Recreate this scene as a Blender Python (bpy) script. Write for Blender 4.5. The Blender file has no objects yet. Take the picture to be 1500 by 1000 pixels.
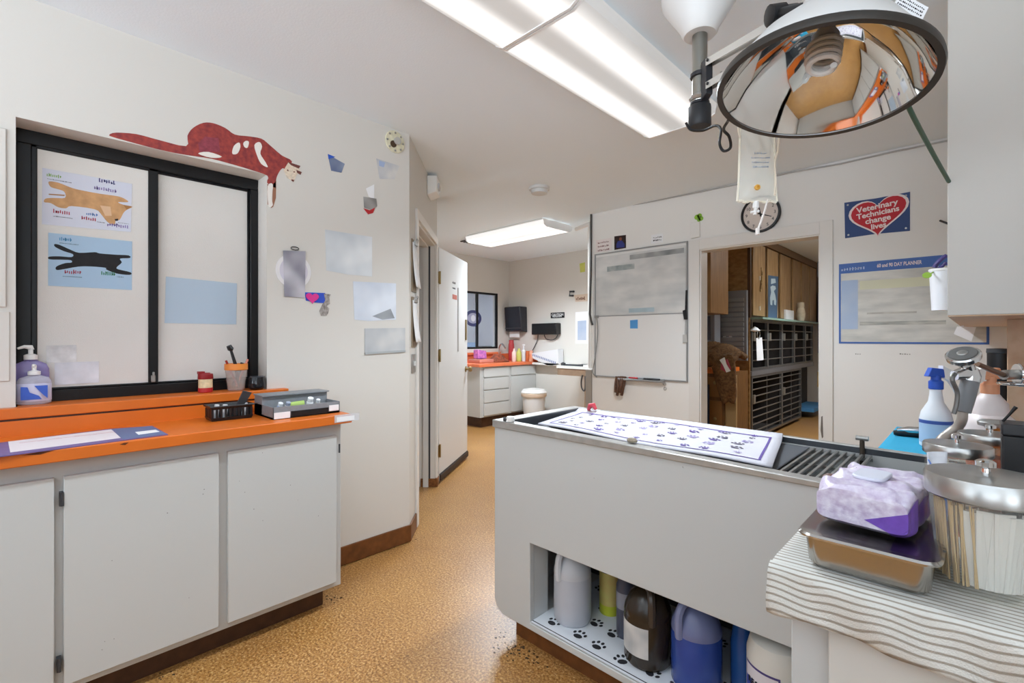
import bpy, bmesh, math, random
from mathutils import Vector, Matrix
random.seed(7)
SC = bpy.context.scene
COL = SC.collection
V = Vector
PI = math.pi

# ------------------------------------------------------------------ camera model (used to place things on real planes)
F = 700.0; CX = 750.0; CY = 495.0; H = 1.25
TH = math.atan2(680, 700); sn, cs = math.sin(TH), math.cos(TH)
def ray(px, py):
    a = (px - CX) / F; b = (CY - py) / F
    return V((-sn + a * cs, cs + a * sn, b))
def WX(px, py, x):
    d = ray(px, py); t = x / d.x; return V((x, d.y * t, H + d.z * t))
def WY(px, py, y):
    d = ray(px, py); t = y / d.y; return V((d.x * t, y, H + d.z * t))
def WZ(px, py, z):
    d = ray(px, py); t = (z - H) / d.z; return V((d.x * t, d.y * t, z))
def WD(px, py, depth):
    d = ray(px, py); return V((d.x * depth, d.y * depth, H + d.z * depth))
def WP(px, py, o, n):
    d = ray(px, py); c = V((0, 0, H)); t = (V(o) - c).dot(V(n)) / d.dot(V(n)); return c + d * t

# ------------------------------------------------------------------ materials
def lin(c):
    c = c / 255.0
    return c / 12.92 if c <= 0.04045 else ((c + 0.055) / 1.055) ** 2.4
def rgb(h):
    if isinstance(h, str):
        h = h.lstrip('#'); return tuple(lin(int(h[i:i + 2], 16)) for i in (0, 2, 4))
    return tuple(h)
_m = {}
def M(name, col='#cccccc', rough=0.5, metal=0.0, noise=0.0, nscale=20.0, bump=0.0, bscale=200.0, emit=0.0, trans=0.0,
      alpha=1.0, spec=0.5, col2=None, coat=0.0, detail=4.0, stretch=None, ior=1.45):
    if name in _m: return _m[name]
    m = bpy.data.materials.new(name); m.use_nodes = True
    nt = m.node_tree; b = nt.nodes['Principled BSDF']
    c = rgb(col)
    b.inputs['Base Color'].default_value = (*c, 1)
    b.inputs['Roughness'].default_value = rough
    b.inputs['Metallic'].default_value = metal
    b.inputs['Specular IOR Level'].default_value = spec
    b.inputs['IOR'].default_value = ior
    b.inputs['Transmission Weight'].default_value = trans
    b.inputs['Alpha'].default_value = alpha
    b.inputs['Coat Weight'].default_value = coat
    if emit:
        b.inputs['Emission Color'].default_value = (*c, 1); b.inputs['Emission Strength'].default_value = emit
    if noise or bump or col2:
        tc = nt.nodes.new('ShaderNodeTexCoord')
        vec = tc.outputs['Object']
        if stretch:
            mp = nt.nodes.new('ShaderNodeMapping'); mp.inputs['Scale'].default_value = stretch
            nt.links.new(vec, mp.inputs['Vector']); vec = mp.outputs['Vector']
    if noise or col2:
        n = nt.nodes.new('ShaderNodeTexNoise'); n.inputs['Scale'].default_value = nscale; n.inputs['Detail'].default_value = detail
        nt.links.new(vec, n.inputs['Vector'])
        r = nt.nodes.new('ShaderNodeValToRGB')
        r.color_ramp.elements[0].position = 0.3; r.color_ramp.elements[1].position = 0.7
        c2 = rgb(col2) if col2 else tuple(x * (1 - noise) for x in c)
        c1 = c if col2 else tuple(min(1, x * (1 + noise)) for x in c)
        r.color_ramp.elements[0].color = (*c2, 1); r.color_ramp.elements[1].color = (*c1, 1)
        nt.links.new(n.outputs['Fac'], r.inputs['Fac']); nt.links.new(r.outputs['Color'], b.inputs['Base Color'])
    if bump:
        n = nt.nodes.new('ShaderNodeTexNoise'); n.inputs['Scale'].default_value = bscale; n.inputs['Detail'].default_value = 3
        nt.links.new(vec, n.inputs['Vector'])
        bp = nt.nodes.new('ShaderNodeBump'); bp.inputs['Strength'].default_value = bump; bp.inputs['Distance'].default_value = 0.002
        nt.links.new(n.outputs['Fac'], bp.inputs['Height']); nt.links.new(bp.outputs['Normal'], b.inputs['Normal'])
    _m[name] = m
    return m

def floor_mat():
    m = bpy.data.materials.new('speckled_epoxy'); m.use_nodes = True; nt = m.node_tree; b = nt.nodes['Principled BSDF']
    tc = nt.nodes.new('ShaderNodeTexCoord')
    n1 = nt.nodes.new('ShaderNodeTexNoise'); n1.inputs['Scale'].default_value = 105; n1.inputs['Detail'].default_value = 5; n1.inputs['Roughness'].default_value = 0.7
    n2 = nt.nodes.new('ShaderNodeTexNoise'); n2.inputs['Scale'].default_value = 3.2; n2.inputs['Detail'].default_value = 4
    vo = nt.nodes.new('ShaderNodeTexVoronoi'); vo.inputs['Scale'].default_value = 120
    for n in (n1, n2, vo): nt.links.new(tc.outputs['Object'], n.inputs['Vector'])
    r1 = nt.nodes.new('ShaderNodeValToRGB'); e = r1.color_ramp.elements
    e[0].position = 0.30; e[0].color = (*rgb('#5f3f22'), 1); e[1].position = 0.66; e[1].color = (*rgb('#e3c390'), 1)
    k = e.new(0.45); k.color = (*rgb('#a0733f'), 1); k = e.new(0.55); k.color = (*rgb('#c0955a'), 1)
    r2 = nt.nodes.new('ShaderNodeValToRGB'); r2.color_ramp.elements[0].color = (*rgb('#c8a274'), 1); r2.color_ramp.elements[1].color = (*rgb('#f2dcb4'), 1)
    r2.color_ramp.elements[0].position = 0.35; r2.color_ramp.elements[1].position = 0.7
    mx = nt.nodes.new('ShaderNodeMixRGB'); mx.blend_type = 'MULTIPLY'; mx.inputs['Fac'].default_value = 0.45
    nt.links.new(n1.outputs['Fac'], r1.inputs['Fac']); nt.links.new(n2.outputs['Fac'], r2.inputs['Fac'])
    nt.links.new(r1.outputs['Color'], mx.inputs['Color1']); nt.links.new(r2.outputs['Color'], mx.inputs['Color2'])
    mx2 = nt.nodes.new('ShaderNodeMixRGB'); mx2.blend_type = 'MIX'
    rv = nt.nodes.new('ShaderNodeValToRGB'); rv.color_ramp.elements[0].position = 0.0; rv.color_ramp.elements[0].color = (0.55, 0.55, 0.55, 1)
    rv.color_ramp.elements[1].position = 0.25; rv.color_ramp.elements[1].color = (0, 0, 0, 1)
    nt.links.new(vo.outputs['Distance'], rv.inputs['Fac']); nt.links.new(rv.outputs['Color'], mx2.inputs['Fac'])
    nt.links.new(mx.outputs['Color'], mx2.inputs['Color1']); mx2.inputs['Color2'].default_value = (*rgb('#dfcaa4'), 1)
    nt.links.new(mx2.outputs['Color'], b.inputs['Base Color'])
    b.inputs['Roughness'].default_value = 0.32
    bp = nt.nodes.new('ShaderNodeBump'); bp.inputs['Strength'].default_value = 0.25; bp.inputs['Distance'].default_value = 0.002
    nt.links.new(n1.outputs['Fac'], bp.inputs['Height']); nt.links.new(bp.outputs['Normal'], b.inputs['Normal'])
    return m

def lens_mat(name, axis, centers, width, base, peak):
    """lit acrylic diffuser: brighter where the lamp tubes sit behind it (object space bands)"""
    m = bpy.data.materials.new(name); m.use_nodes = True; nt = m.node_tree; b = nt.nodes['Principled BSDF']
    tc = nt.nodes.new('ShaderNodeTexCoord'); sp = nt.nodes.new('ShaderNodeSeparateXYZ'); nt.links.new(tc.outputs['Object'], sp.inputs[0])
    last = None
    for c in centers:
        s = nt.nodes.new('ShaderNodeMath'); s.operation = 'SUBTRACT'; nt.links.new(sp.outputs[axis], s.inputs[0]); s.inputs[1].default_value = c
        a = nt.nodes.new('ShaderNodeMath'); a.operation = 'ABSOLUTE'; nt.links.new(s.outputs[0], a.inputs[0])
        r = nt.nodes.new('ShaderNodeMapRange'); r.interpolation_type = 'SMOOTHSTEP'; nt.links.new(a.outputs[0], r.inputs['Value'])
        r.inputs['From Min'].default_value = 0; r.inputs['From Max'].default_value = width; r.inputs['To Min'].default_value = 1; r.inputs['To Max'].default_value = 0
        if last is None: last = r.outputs[0]
        else:
            mm = nt.nodes.new('ShaderNodeMath'); mm.operation = 'MAXIMUM'; nt.links.new(last, mm.inputs[0]); nt.links.new(r.outputs[0], mm.inputs[1]); last = mm.outputs[0]
    r = nt.nodes.new('ShaderNodeMapRange'); nt.links.new(last, r.inputs['Value']); r.inputs['To Min'].default_value = base; r.inputs['To Max'].default_value = peak
    nt.links.new(r.outputs[0], b.inputs['Emission Strength'])
    b.inputs['Emission Color'].default_value = (1, 0.985, 0.96, 1); b.inputs['Base Color'].default_value = (.35, .35, .35, 1); b.inputs['Roughness'].default_value = .3
    return m

def stripe_mat(name, colors, axis, scale, rough=0.9, bump=0.4, width=0.35, distort=0.6):
    m = bpy.data.materials.new(name); m.use_nodes = True; nt = m.node_tree; b = nt.nodes['Principled BSDF']
    tc = nt.nodes.new('ShaderNodeTexCoord'); w = nt.nodes.new('ShaderNodeTexWave'); w.wave_type = 'BANDS'; w.bands_direction = axis
    w.inputs['Scale'].default_value = scale; w.inputs['Distortion'].default_value = distort; w.inputs['Detail'].default_value = 2; w.inputs['Detail Scale'].default_value = .6
    nt.links.new(tc.outputs['Object'], w.inputs['Vector'])
    r = nt.nodes.new('ShaderNodeValToRGB'); r.color_ramp.elements[0].position = width - .08; r.color_ramp.elements[1].position = width + .08
    r.color_ramp.elements[0].color = (*rgb(colors[0]), 1); r.color_ramp.elements[1].color = (*rgb(colors[1]), 1)
    nt.links.new(w.outputs['Fac'], r.inputs['Fac']); nt.links.new(r.outputs['Color'], b.inputs['Base Color'])
    b.inputs['Roughness'].default_value = rough
    n = nt.nodes.new('ShaderNodeTexNoise'); n.inputs['Scale'].default_value = 400
    nt.links.new(tc.outputs['Object'], n.inputs['Vector'])
    bp = nt.nodes.new('ShaderNodeBump'); bp.inputs['Strength'].default_value = bump; bp.inputs['Distance'].default_value = .003
    nt.links.new(n.outputs['Fac'], bp.inputs['Height']); nt.links.new(bp.outputs['Normal'], b.inputs['Normal'])
    return m

def fold_mat(name, base, line, period, frac):
    """woven stripes that follow the cloth over a front edge: bands along y minus z"""
    m = bpy.data.materials.new(name); m.use_nodes = True; nt = m.node_tree; b = nt.nodes['Principled BSDF']
    tc = nt.nodes.new('ShaderNodeTexCoord'); sp = nt.nodes.new('ShaderNodeSeparateXYZ'); nt.links.new(tc.outputs['Object'], sp.inputs[0])
    n = nt.nodes.new('ShaderNodeTexNoise'); n.inputs['Scale'].default_value = 9; n.inputs['Detail'].default_value = 1; nt.links.new(tc.outputs['Object'], n.inputs['Vector'])
    def op(o, x, y):
        k = nt.nodes.new('ShaderNodeMath'); k.operation = o
        for i, q in enumerate((x, y)):
            if isinstance(q, (int, float)): k.inputs[i].default_value = q
            else: nt.links.new(q, k.inputs[i])
        return k.outputs[0]
    s = op('ADD', sp.outputs[1], sp.outputs[2]); s = op('ADD', s, op('MULTIPLY', n.outputs['Fac'], period * .8)); s = op('SUBTRACT', s, op('MULTIPLY', sp.outputs[0], .06))
    f = op('FRACT', op('DIVIDE', op('ADD', s, 5.0), period), 0)
    d = op('ABSOLUTE', op('SUBTRACT', f, .5), 0)
    r = nt.nodes.new('ShaderNodeMapRange'); nt.links.new(d, r.inputs['Value']); r.inputs['From Min'].default_value = frac * .5 - .06; r.inputs['From Max'].default_value = frac * .5 + .06
    mx = nt.nodes.new('ShaderNodeMixRGB'); nt.links.new(r.outputs[0], mx.inputs['Fac']); mx.inputs['Color1'].default_value = (*rgb(line), 1); mx.inputs['Color2'].default_value = (*rgb(base), 1)
    nt.links.new(mx.outputs[0], b.inputs['Base Color']); b.inputs['Roughness'].default_value = .95
    n2 = nt.nodes.new('ShaderNodeTexNoise'); n2.inputs['Scale'].default_value = 500; nt.links.new(tc.outputs['Object'], n2.inputs['Vector'])
    bp = nt.nodes.new('ShaderNodeBump'); bp.inputs['Strength'].default_value = .5; bp.inputs['Distance'].default_value = .003
    nt.links.new(n2.outputs['Fac'], bp.inputs['Height']); nt.links.new(bp.outputs['Normal'], b.inputs['Normal'])
    return m

def clear_mat(name, tint=(1, 1, 1), amount=0.8, rough=0.05):
    """thin clear plastic or glass: mostly see-through with a gloss and a little body colour"""
    m = bpy.data.materials.new(name); m.use_nodes = True; nt = m.node_tree; b = nt.nodes['Principled BSDF']; out = nt.nodes['Material Output']
    t = nt.nodes.new('ShaderNodeBsdfTransparent'); t.inputs[0].default_value = (*tint, 1)
    b.inputs['Base Color'].default_value = (*[min(1, .85 * x) for x in tint], 1); b.inputs['Roughness'].default_value = rough
    mix = nt.nodes.new('ShaderNodeMixShader'); mix.inputs[0].default_value = amount
    nt.links.new(b.outputs[0], mix.inputs[1]); nt.links.new(t.outputs[0], mix.inputs[2]); nt.links.new(mix.outputs[0], out.inputs[0])
    return m

# ------------------------------------------------------------------ mesh builder
class Fr:
    """a flat frame: origin o, right u, up v, normal n"""
    def __init__(s, o, u, v):
        s.o = V(o); s.u = V(u).normalized(); s.v = V(v).normalized(); s.n = s.u.cross(s.v).normalized()
    def p(s, a, b, c=0.0): return s.o + s.u * a + s.v * b + s.n * c
    def uv(s, P): d = V(P) - s.o; return (d.dot(s.u), d.dot(s.v))
    def px(s, x, y): return s.uv(WP(x, y, s.o, s.n))
    def pxs(s, pts): return [s.px(*q) for q in pts]

class MB:
    def __init__(s): s.bm = bmesh.new(); s.mi = 0; s.T = None
    def v(s, p):
        p = V(p)
        if s.T is not None: p = s.T @ p
        return s.bm.verts.new(p)
    def face(s, vs):
        try: f = s.bm.faces.new(vs)
        except ValueError: return None
        f.material_index = s.mi; return f
    def box(s, a, b):
        x0, x1 = sorted((a[0], b[0])); y0, y1 = sorted((a[1], b[1])); z0, z1 = sorted((a[2], b[2]))
        c = [s.v((x, y, z)) for z in (z0, z1) for y in (y0, y1) for x in (x0, x1)]
        for q in ((0, 2, 3, 1), (4, 5, 7, 6), (0, 1, 5, 4), (2, 6, 7, 3), (0, 4, 6, 2), (1, 3, 7, 5)): s.face([c[i] for i in q])
        return s
    def hexa(s, low, high):
        """low and high: four corners each, counter-clockwise seen from above"""
        a = [s.v(p) for p in low]; b = [s.v(p) for p in high]
        s.face(a[::-1]); s.face(b)
        for i in range(4): s.face([a[i], a[(i + 1) % 4], b[(i + 1) % 4], b[i]])
        return s
    def fbox(s, fr, a0, b0, a1, b1, c0, c1):
        a0, a1 = sorted((a0, a1)); b0, b1 = sorted((b0, b1)); c0, c1 = sorted((c0, c1))
        return s.hexa([fr.p(a, b, c0) for a, b in ((a0, b0), (a1, b0), (a1, b1), (a0, b1))], [fr.p(a, b, c1) for a, b in ((a0, b0), (a1, b0), (a1, b1), (a0, b1))])
    def poly(s, fr, pts, c0, c1):
        area = sum(pts[i][0] * pts[(i + 1) % len(pts)][1] - pts[(i + 1) % len(pts)][0] * pts[i][1] for i in range(len(pts)))
        if area < 0: pts = pts[::-1]
        a = [s.v(fr.p(x, y, c0)) for x, y in pts]; b = [s.v(fr.p(x, y, c1)) for x, y in pts]
        s.face(a[::-1]); s.face(b); n = len(pts)
        for i in range(n): s.face([a[i], a[(i + 1) % n], b[(i + 1) % n], b[i]])
        return s
    def disc(s, fr, a, b, r, c0, c1, seg=24, ry=None):
        return s.poly(fr, [(a + r * math.cos(2 * PI * i / seg), b + (ry or r) * math.sin(2 * PI * i / seg)) for i in range(seg)], c0, c1)
    def lathe(s, prof, o=(0, 0, 0), axis=(0, 0, 1), seg=28, sx=1.0, sy=1.0, caps=True, rot=0.0):
        ax = V(axis).normalized(); h = V((1, 0, 0)) if abs(ax.x) < .9 else V((0, 1, 0))
        if abs(ax.z) > .999: u = V((1, 0, 0)); w = V((0, 1, 0)) * (1 if ax.z > 0 else -1)
        else: w = ax.cross(h).normalized(); u = w.cross(ax).normalized()
        o = V(o); rings = []
        for r, z in prof:
            if r < 1e-6: rings.append([s.v(o + ax * z)])
            else: rings.append([s.v(o + ax * z + u * (r * sx * math.cos(rot + 2 * PI * i / seg)) + w * (r * sy * math.sin(rot + 2 * PI * i / seg))) for i in range(seg)])
        for A, B in zip(rings, rings[1:]):
            for i in range(seg):
                j = (i + 1) % seg
                if len(A) == 1 and len(B) == 1: continue
                if len(A) == 1: s.face([A[0], B[j], B[i]])
                elif len(B) == 1: s.face([A[i], A[j], B[0]])
                else: s.face([A[i], A[j], B[j], B[i]])
        if caps:
            if len(rings[0]) > 1: s.face(rings[0][::-1])
            if len(rings[-1]) > 1: s.face(rings[-1])
        return s
    def cyl(s, p0, p1, r, r1=None, seg=20):
        p0 = V(p0); p1 = V(p1); d = p1 - p0
        return s.lathe([(r, 0), (r if r1 is None else r1, d.length)], p0, d, seg)
    def tube(s, pts, r, seg=8, closed=False):
        pts = [V(p) for p in pts]; n = len(pts); rings = []; up = None
        for i, p in enumerate(pts):
            a = pts[(i - 1) % n] if (closed or i > 0) else p
            b = pts[(i + 1) % n] if (closed or i < n - 1) else p
            t = (b - a)
            if t.length < 1e-9: t = V((0, 0, 1))
            t.normalize()
            if up is None:
                up = V((0, 0, 1)) if abs(t.z) < .9 else V((1, 0, 0))
            x = t.cross(up)
            if x.length < 1e-5: x = t.cross(V((0.3, 1, 0.1)))
            x.normalize(); y = x.cross(t).normalized(); up = y
            rr = r[i] if isinstance(r, (list, tuple)) else r
            rings.append([s.v(p + x * (rr * math.cos(2 * PI * k / seg)) + y * (rr * math.sin(2 * PI * k / seg))) for k in range(seg)])
        m = n if closed else n - 1
        for i in range(m):
            A, B = rings[i], rings[(i + 1) % n]
            for k in range(seg): s.face([A[k], B[k], B[(k + 1) % seg], A[(k + 1) % seg]])
        if not closed: s.face(rings[0]); s.face(rings[-1][::-1])
        return s
    def rbox(s, a, b, r, seg=4):
        """box with rounded vertical corners"""
        x0, x1 = sorted((a[0], b[0])); y0, y1 = sorted((a[1], b[1])); z0, z1 = sorted((a[2], b[2]))
        pts = []
        for cx, cy, st in ((x1 - r, y0 + r, -PI / 2), (x1 - r, y1 - r, 0), (x0 + r, y1 - r, PI / 2), (x0 + r, y0 + r, PI)):
            for k in range(seg + 1):
                t = st + k * PI / 2 / seg; pts.append((cx + r * math.cos(t), cy + r * math.sin(t)))
        fr = Fr((0, 0, 0), (1, 0, 0), (0, 1, 0))
        return s.poly(fr, pts, z0, z1)
    def grid(s, fn, nu, nv, flip=False):
        g = [[s.v(fn(i / nu, j / nv)) for j in range(nv + 1)] for i in range(nu + 1)]
        for i in range(nu):
            for j in range(nv):
                q = [g[i][j], g[i + 1][j], g[i + 1][j + 1], g[i][j + 1]]
                s.face(q[::-1] if flip else q)
        return s

def spline(pts, n=8):
    pts = [V(p) for p in pts]; out = []
    for i in range(len(pts) - 1):
        p0 = pts[max(0, i - 1)]; p1 = pts[i]; p2 = pts[i + 1]; p3 = pts[min(len(pts) - 1, i + 2)]
        for k in range(n):
            t = k / n
            out.append(.5 * ((2 * p1) + (p2 - p0) * t + (2 * p0 - 5 * p1 + 4 * p2 - p3) * t * t + (3 * p1 - p0 - 3 * p2 + p3) * t ** 3))
    out.append(pts[-1]); return out

_base = {}
def _mesh(name, mb, mats, org, smooth):
    me = bpy.data.meshes.new(name)
    bmesh.ops.recalc_face_normals(mb.bm, faces=mb.bm.faces) if smooth != 'raw' else None
    bmesh.ops.translate(mb.bm, verts=mb.bm.verts, vec=-V(org))
    mb.bm.to_mesh(me); mb.bm.free()
    for m in (mats if isinstance(mats, (list, tuple)) else [mats]): me.materials.append(m)
    if smooth:
        me.shade_smooth()
        me.set_sharp_from_angle(angle=math.radians(38))
    return me
def _add(o, bevel, subsurf, solid):
    if solid:
        d = o.modifiers.new('solid', 'SOLIDIFY'); d.thickness = solid; d.offset = 0
    if bevel:
        b = o.modifiers.new('bevel', 'BEVEL'); b.width = bevel; b.segments = 2; b.limit_method = 'ANGLE'; b.angle_limit = math.radians(50)
    if subsurf:
        d = o.modifiers.new('sub', 'SUBSURF'); d.levels = subsurf; d.render_levels = subsurf
def props(o, label=None, cat=None, group=None, kind=None):
    if label: o['label'] = label
    if cat: o['category'] = cat
    if group: o['group'] = group
    if kind: o['kind'] = kind
def thing(name, label, cat, loc, group=None, kind=None):
    o = bpy.data.objects.new(name, None); COL.objects.link(o); o.location = V(loc); o.empty_display_size = .05
    props(o, label, cat, group, kind); _base[o.name] = V(loc); return o
def part(parent, name, mb, mats, bevel=0, smooth=True, label=None, subsurf=0, solid=0, kind=None):
    org = _base[parent.name]
    o = bpy.data.objects.new(name, _mesh(name, mb, mats, org, smooth)); COL.objects.link(o); o.parent = parent
    _base[o.name] = org; props(o, label, kind=kind); _add(o, bevel, subsurf, solid); return o
def single(name, mb, mats, label, cat, group=None, bevel=0, smooth=True, subsurf=0, solid=0, kind=None):
    vs = [v.co.copy() for v in mb.bm.verts]
    org = V(((min(v.x for v in vs) + max(v.x for v in vs)) / 2, (min(v.y for v in vs) + max(v.y for v in vs)) / 2, min(v.z for v in vs)))
    o = bpy.data.objects.new(name, _mesh(name, mb, mats, org, smooth)); COL.objects.link(o); o.location = org
    _base[o.name] = org; props(o, label, cat, group, kind); _add(o, bevel, subsurf, solid); return o
def struct(name, mb, mats, bevel=0, smooth=False, label=None, cat=None):
    o = bpy.data.objects.new(name, _mesh(name, mb, mats, (0, 0, 0), smooth)); COL.objects.link(o); _base[o.name] = V((0, 0, 0))
    props(o, label or name.replace('_', ' '), cat, kind='structure'); _add(o, bevel, 0, 0); return o
def dup(root, loc, label):
    r = root.copy(); COL.objects.link(r); r.location = V(loc); r['label'] = label; _base[r.name] = V(loc)
    for ch in list(root.children):
        c = ch.copy(); COL.objects.link(c); c.parent = r; _base[c.name] = V(loc)
        for g in ch.children:
            d = g.copy(); COL.objects.link(d); d.parent = c; _base[d.name] = V(loc)
    return r
_texts = []
def text(parent, name, s, fr, a, b, size, mat, depth=.0006, align='CENTER', c=0.0, shear=0.0, bold=0.0, sx=1.0, tilt=0.0):
    cu = bpy.data.curves.new(name, 'FONT'); cu.body = s; cu.size = size; cu.align_x = align; cu.align_y = 'CENTER'; cu.extrude = depth; cu.shear = shear; cu.offset = bold
    cu.space_line = .8; cu.resolution_u = 3
    cu.materials.append(mat)
    o = bpy.data.objects.new(name, cu); COL.objects.link(o); o.parent = parent
    R = Matrix((fr.u, fr.v, fr.n)).transposed().to_4x4()
    o.matrix_local = Matrix.Translation(fr.p(a, b, c + depth) - _base[parent.name]) @ R @ Matrix.Rotation(tilt, 4, 'Z') @ Matrix.Diagonal((sx, 1, 1, 1))
    _base[o.name] = _base[parent.name]; _texts.append(o); return o
def finish_texts():
    bpy.context.view_layer.update(); dg = bpy.context.evaluated_depsgraph_get()
    for o in _texts:
        me = bpy.data.meshes.new_from_object(o.evaluated_get(dg)); n = o.name; p = o.parent; ml = o.matrix_local.copy()
        bpy.data.objects.remove(o)
        k = bpy.data.objects.new(n, me); COL.objects.link(k); k.parent = p; k.matrix_local = ml
def smooth_poly(pts, n=3):
    out = []; L = len(pts)
    for i in range(L):
        p0, p1, p2, p3 = [V((*pts[(i + k) % L], 0)) for k in (-1, 0, 1, 2)]
        for k in range(n):
            t = k / n; q = .5 * ((2 * p1) + (p2 - p0) * t + (2 * p0 - 5 * p1 + 4 * p2 - p3) * t * t + (3 * p1 - p0 - 3 * p2 + p3) * t ** 3); out.append((q.x, q.y))
    return out
def scribble(mb, fr, a, b, w, h, n, c0, c1, t=None):
    """one line of small illegible lettering: n short strokes inside a strip"""
    rr = random.Random(int((a * 7919 + b * 104729) * 1000))
    st = w / n; t = t or st * .45
    for i in range(n):
        x = a + i * st; hh = h * (.45 + .55 * rr.random()); y = b + (h - hh) * rr.random() * .5
        mb.fbox(fr, x, y, x + t, y + hh, c0, c1)
        if rr.random() < .6: mb.fbox(fr, x, y + hh * rr.random() * .8, x + st * .8, y + hh * rr.random() * .8 + h * .12, c0, c1)
LEFT = Fr((-2.5, 0, 0), (0, 1, 0), (0, 0, 1))
BACK = Fr((0, 4.03, 0), (1, 0, 0), (0, 0, 1))
# ================================================================== materials in use
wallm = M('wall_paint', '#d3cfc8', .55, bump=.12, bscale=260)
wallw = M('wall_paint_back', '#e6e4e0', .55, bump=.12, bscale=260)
ceilm = M('ceiling_paint', '#e9f2f9', .6, bump=.35, bscale=120)
trimw = M('trim_paint', '#e0ddd8', .35)
cabw = M('cabinet_paint', '#c2c3c1', .42, bump=.05, bscale=60)
cabedge = M('cabinet_frame_paint', '#bdbdbb', .45)
orange = M('orange_laminate', '#d16a1e', .38, noise=.05, nscale=8)
orange2 = M('coral_laminate', '#e0764a', .38, noise=.05, nscale=8)
black = M('black_plastic', '#151517', .4)
blackm = M('black_frame', '#121214', .35, spec=.4)
darkgrey = M('dark_grey', '#38393c', .5)
chrome = M('chrome', '#d6d6d6', .12, 1.0)
steel = M('brushed_steel', '#b9b8b5', .28, 1.0, noise=.06, nscale=30)
steeld = M('dull_steel', '#a9a8a5', .4, 1.0)
white = M('white_plastic', '#eeeeec', .35)
paper = M('white_paper', '#e9e9ea', .8)
brownb = M('brown_cove_base', '#6b4020', .4, noise=.25, nscale=25)
brownd = M('dark_toe_kick', '#4b3020', .5, noise=.2, nscale=20)
brass = M('aged_brass', '#a08a60', .35, 1.0)
rust = M('rusty_metal', '#8a5a34', .6, .4, noise=.3, nscale=60)
red = M('red_plastic', '#b3242a', .4)
blue = M('blue_plastic', '#2a55b8', .4)
navy = M('navy', '#2b3560', .5)
wood = M('walnut_veneer', '#b8996f', .3, col2='#86653f', nscale=6, stretch=(8, 8, .7))
woodp = M('plywood', '#a98350', .5, col2='#7d5a31', nscale=5, stretch=(3, 3, 5))
lwood = M('raw_wood', '#d3b294', .5, col2='#c09c7c', nscale=8, stretch=(2, 12, 2))
voidm = M('painted_interior_shade', '#3a3836', .8)  # dark colour stands in for the shade of unlit rooms and recesses
grime = M('grime', '#6c6660', .9)

# ================================================================== room shell
m = MB(); m.box((-6.4, -2.4, -.1), (2.2, 11.5, 0)); struct('floor', m, floor_mat())
m = MB(); m.box((-6.4, -2.4, 2.5), (2.2, 11.5, 2.6)); struct('ceiling', m, ceilm)
# left wall with the window hole
Y0, Y1, Z0, Z1 = -.011, .845, .955, 2.053
m = MB()
m.box((-2.7, -2.3, 0), (-2.5, Y0, 2.5)); m.box((-2.7, Y1, 0), (-2.5, 1.667, 2.5))
m.box((-2.7, Y0, 0), (-2.5, Y1, Z0)); m.box((-2.7, Y0, Z1), (-2.5, Y1, 2.5))
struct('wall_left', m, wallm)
# diagonal wall with the door opening
r2 = 1 / math.sqrt(2)
DIA = Fr((-2.5, 1.667, 0), (-r2, r2, 0), (0, 0, 1))       # normal points into the room?
if DIA.n.dot(V((1, 0, 0))) < 0: DIA = Fr((-2.5, 1.667, 0), (r2, -r2, 0), (0, 0, 1))
sg = -1.0 if DIA.u.x > 0 else 1.0                          # distance along the wall = sg * a
def dbox(m, d0, z0, d1, z1, c0, c1): return m.fbox(DIA, sg * d0, z0, sg * d1, z1, c0, c1)
m = MB()
dbox(m, 0, 0, .25, 2.5, -.14, 0); dbox(m, 1.10, 0, 1.20, 2.5, -.14, 0); dbox(m, .25, 2.04, 1.10, 2.5, -.14, 0)
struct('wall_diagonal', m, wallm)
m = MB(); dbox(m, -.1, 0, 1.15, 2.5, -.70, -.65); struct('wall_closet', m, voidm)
m = MB(); m.box((-5.6, 2.58, 0), (-3.6, 2.68, 2.5)); struct('wall_passage', m, wallm)
# far room walls, its window hole
fy0, fy1, fz0, fz1 = 4.15, 5.322, 1.085, 1.96
m = MB()
m.box((-5.6, 2.6, 0), (-5.49, fy0, 2.5)); m.box((-5.6, fy1, 0), (-5.49, 5.7, 2.5)); m.box((-5.6, fy0, 0), (-5.49, fy1, fz0)); m.box((-5.6, fy0, fz1), (-5.49, fy1, 2.5))
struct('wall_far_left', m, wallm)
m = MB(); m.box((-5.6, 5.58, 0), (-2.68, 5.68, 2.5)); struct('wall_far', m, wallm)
m = MB(); m.box((-2.785, 4.15, 0), (-2.68, 5.6, 2.5)); struct('wall_far_right', m, wallm)
# back wall with doorway
DX0, DX1, DZ = -1.69, -.805, 2.005
m = MB(); m.box((-2.785, 4.03, 0), (DX0, 4.15, 2.5)); m.box((DX1, 4.03, 0), (.5, 4.15, 2.5)); m.box((DX0, 4.03, DZ), (DX1, 4.15, 2.5)); struct('wall_back', m, wallw)
m = MB(); m.box((.4, .86, 0), (.5, 4.1, 2.5)); struct('wall_right', m, wallw)
m = MB(); m.box((.4, .86, 0), (1.7, .96, 2.5)); struct('wall_corner', m, wallw)
wy0, wy1, wz0_, wz1_ = -1.7, -.3, .8, 2.25
m = MB(); m.box((1.6, -2.3, 0), (1.7, wy0, 2.5)); m.box((1.6, wy1, 0), (1.7, .9, 2.5)); m.box((1.6, wy0, 0), (1.7, wy1, wz0_)); m.box((1.6, wy0, wz1_), (1.7, wy1, 2.5)); struct('wall_side', m, wallw)
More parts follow.
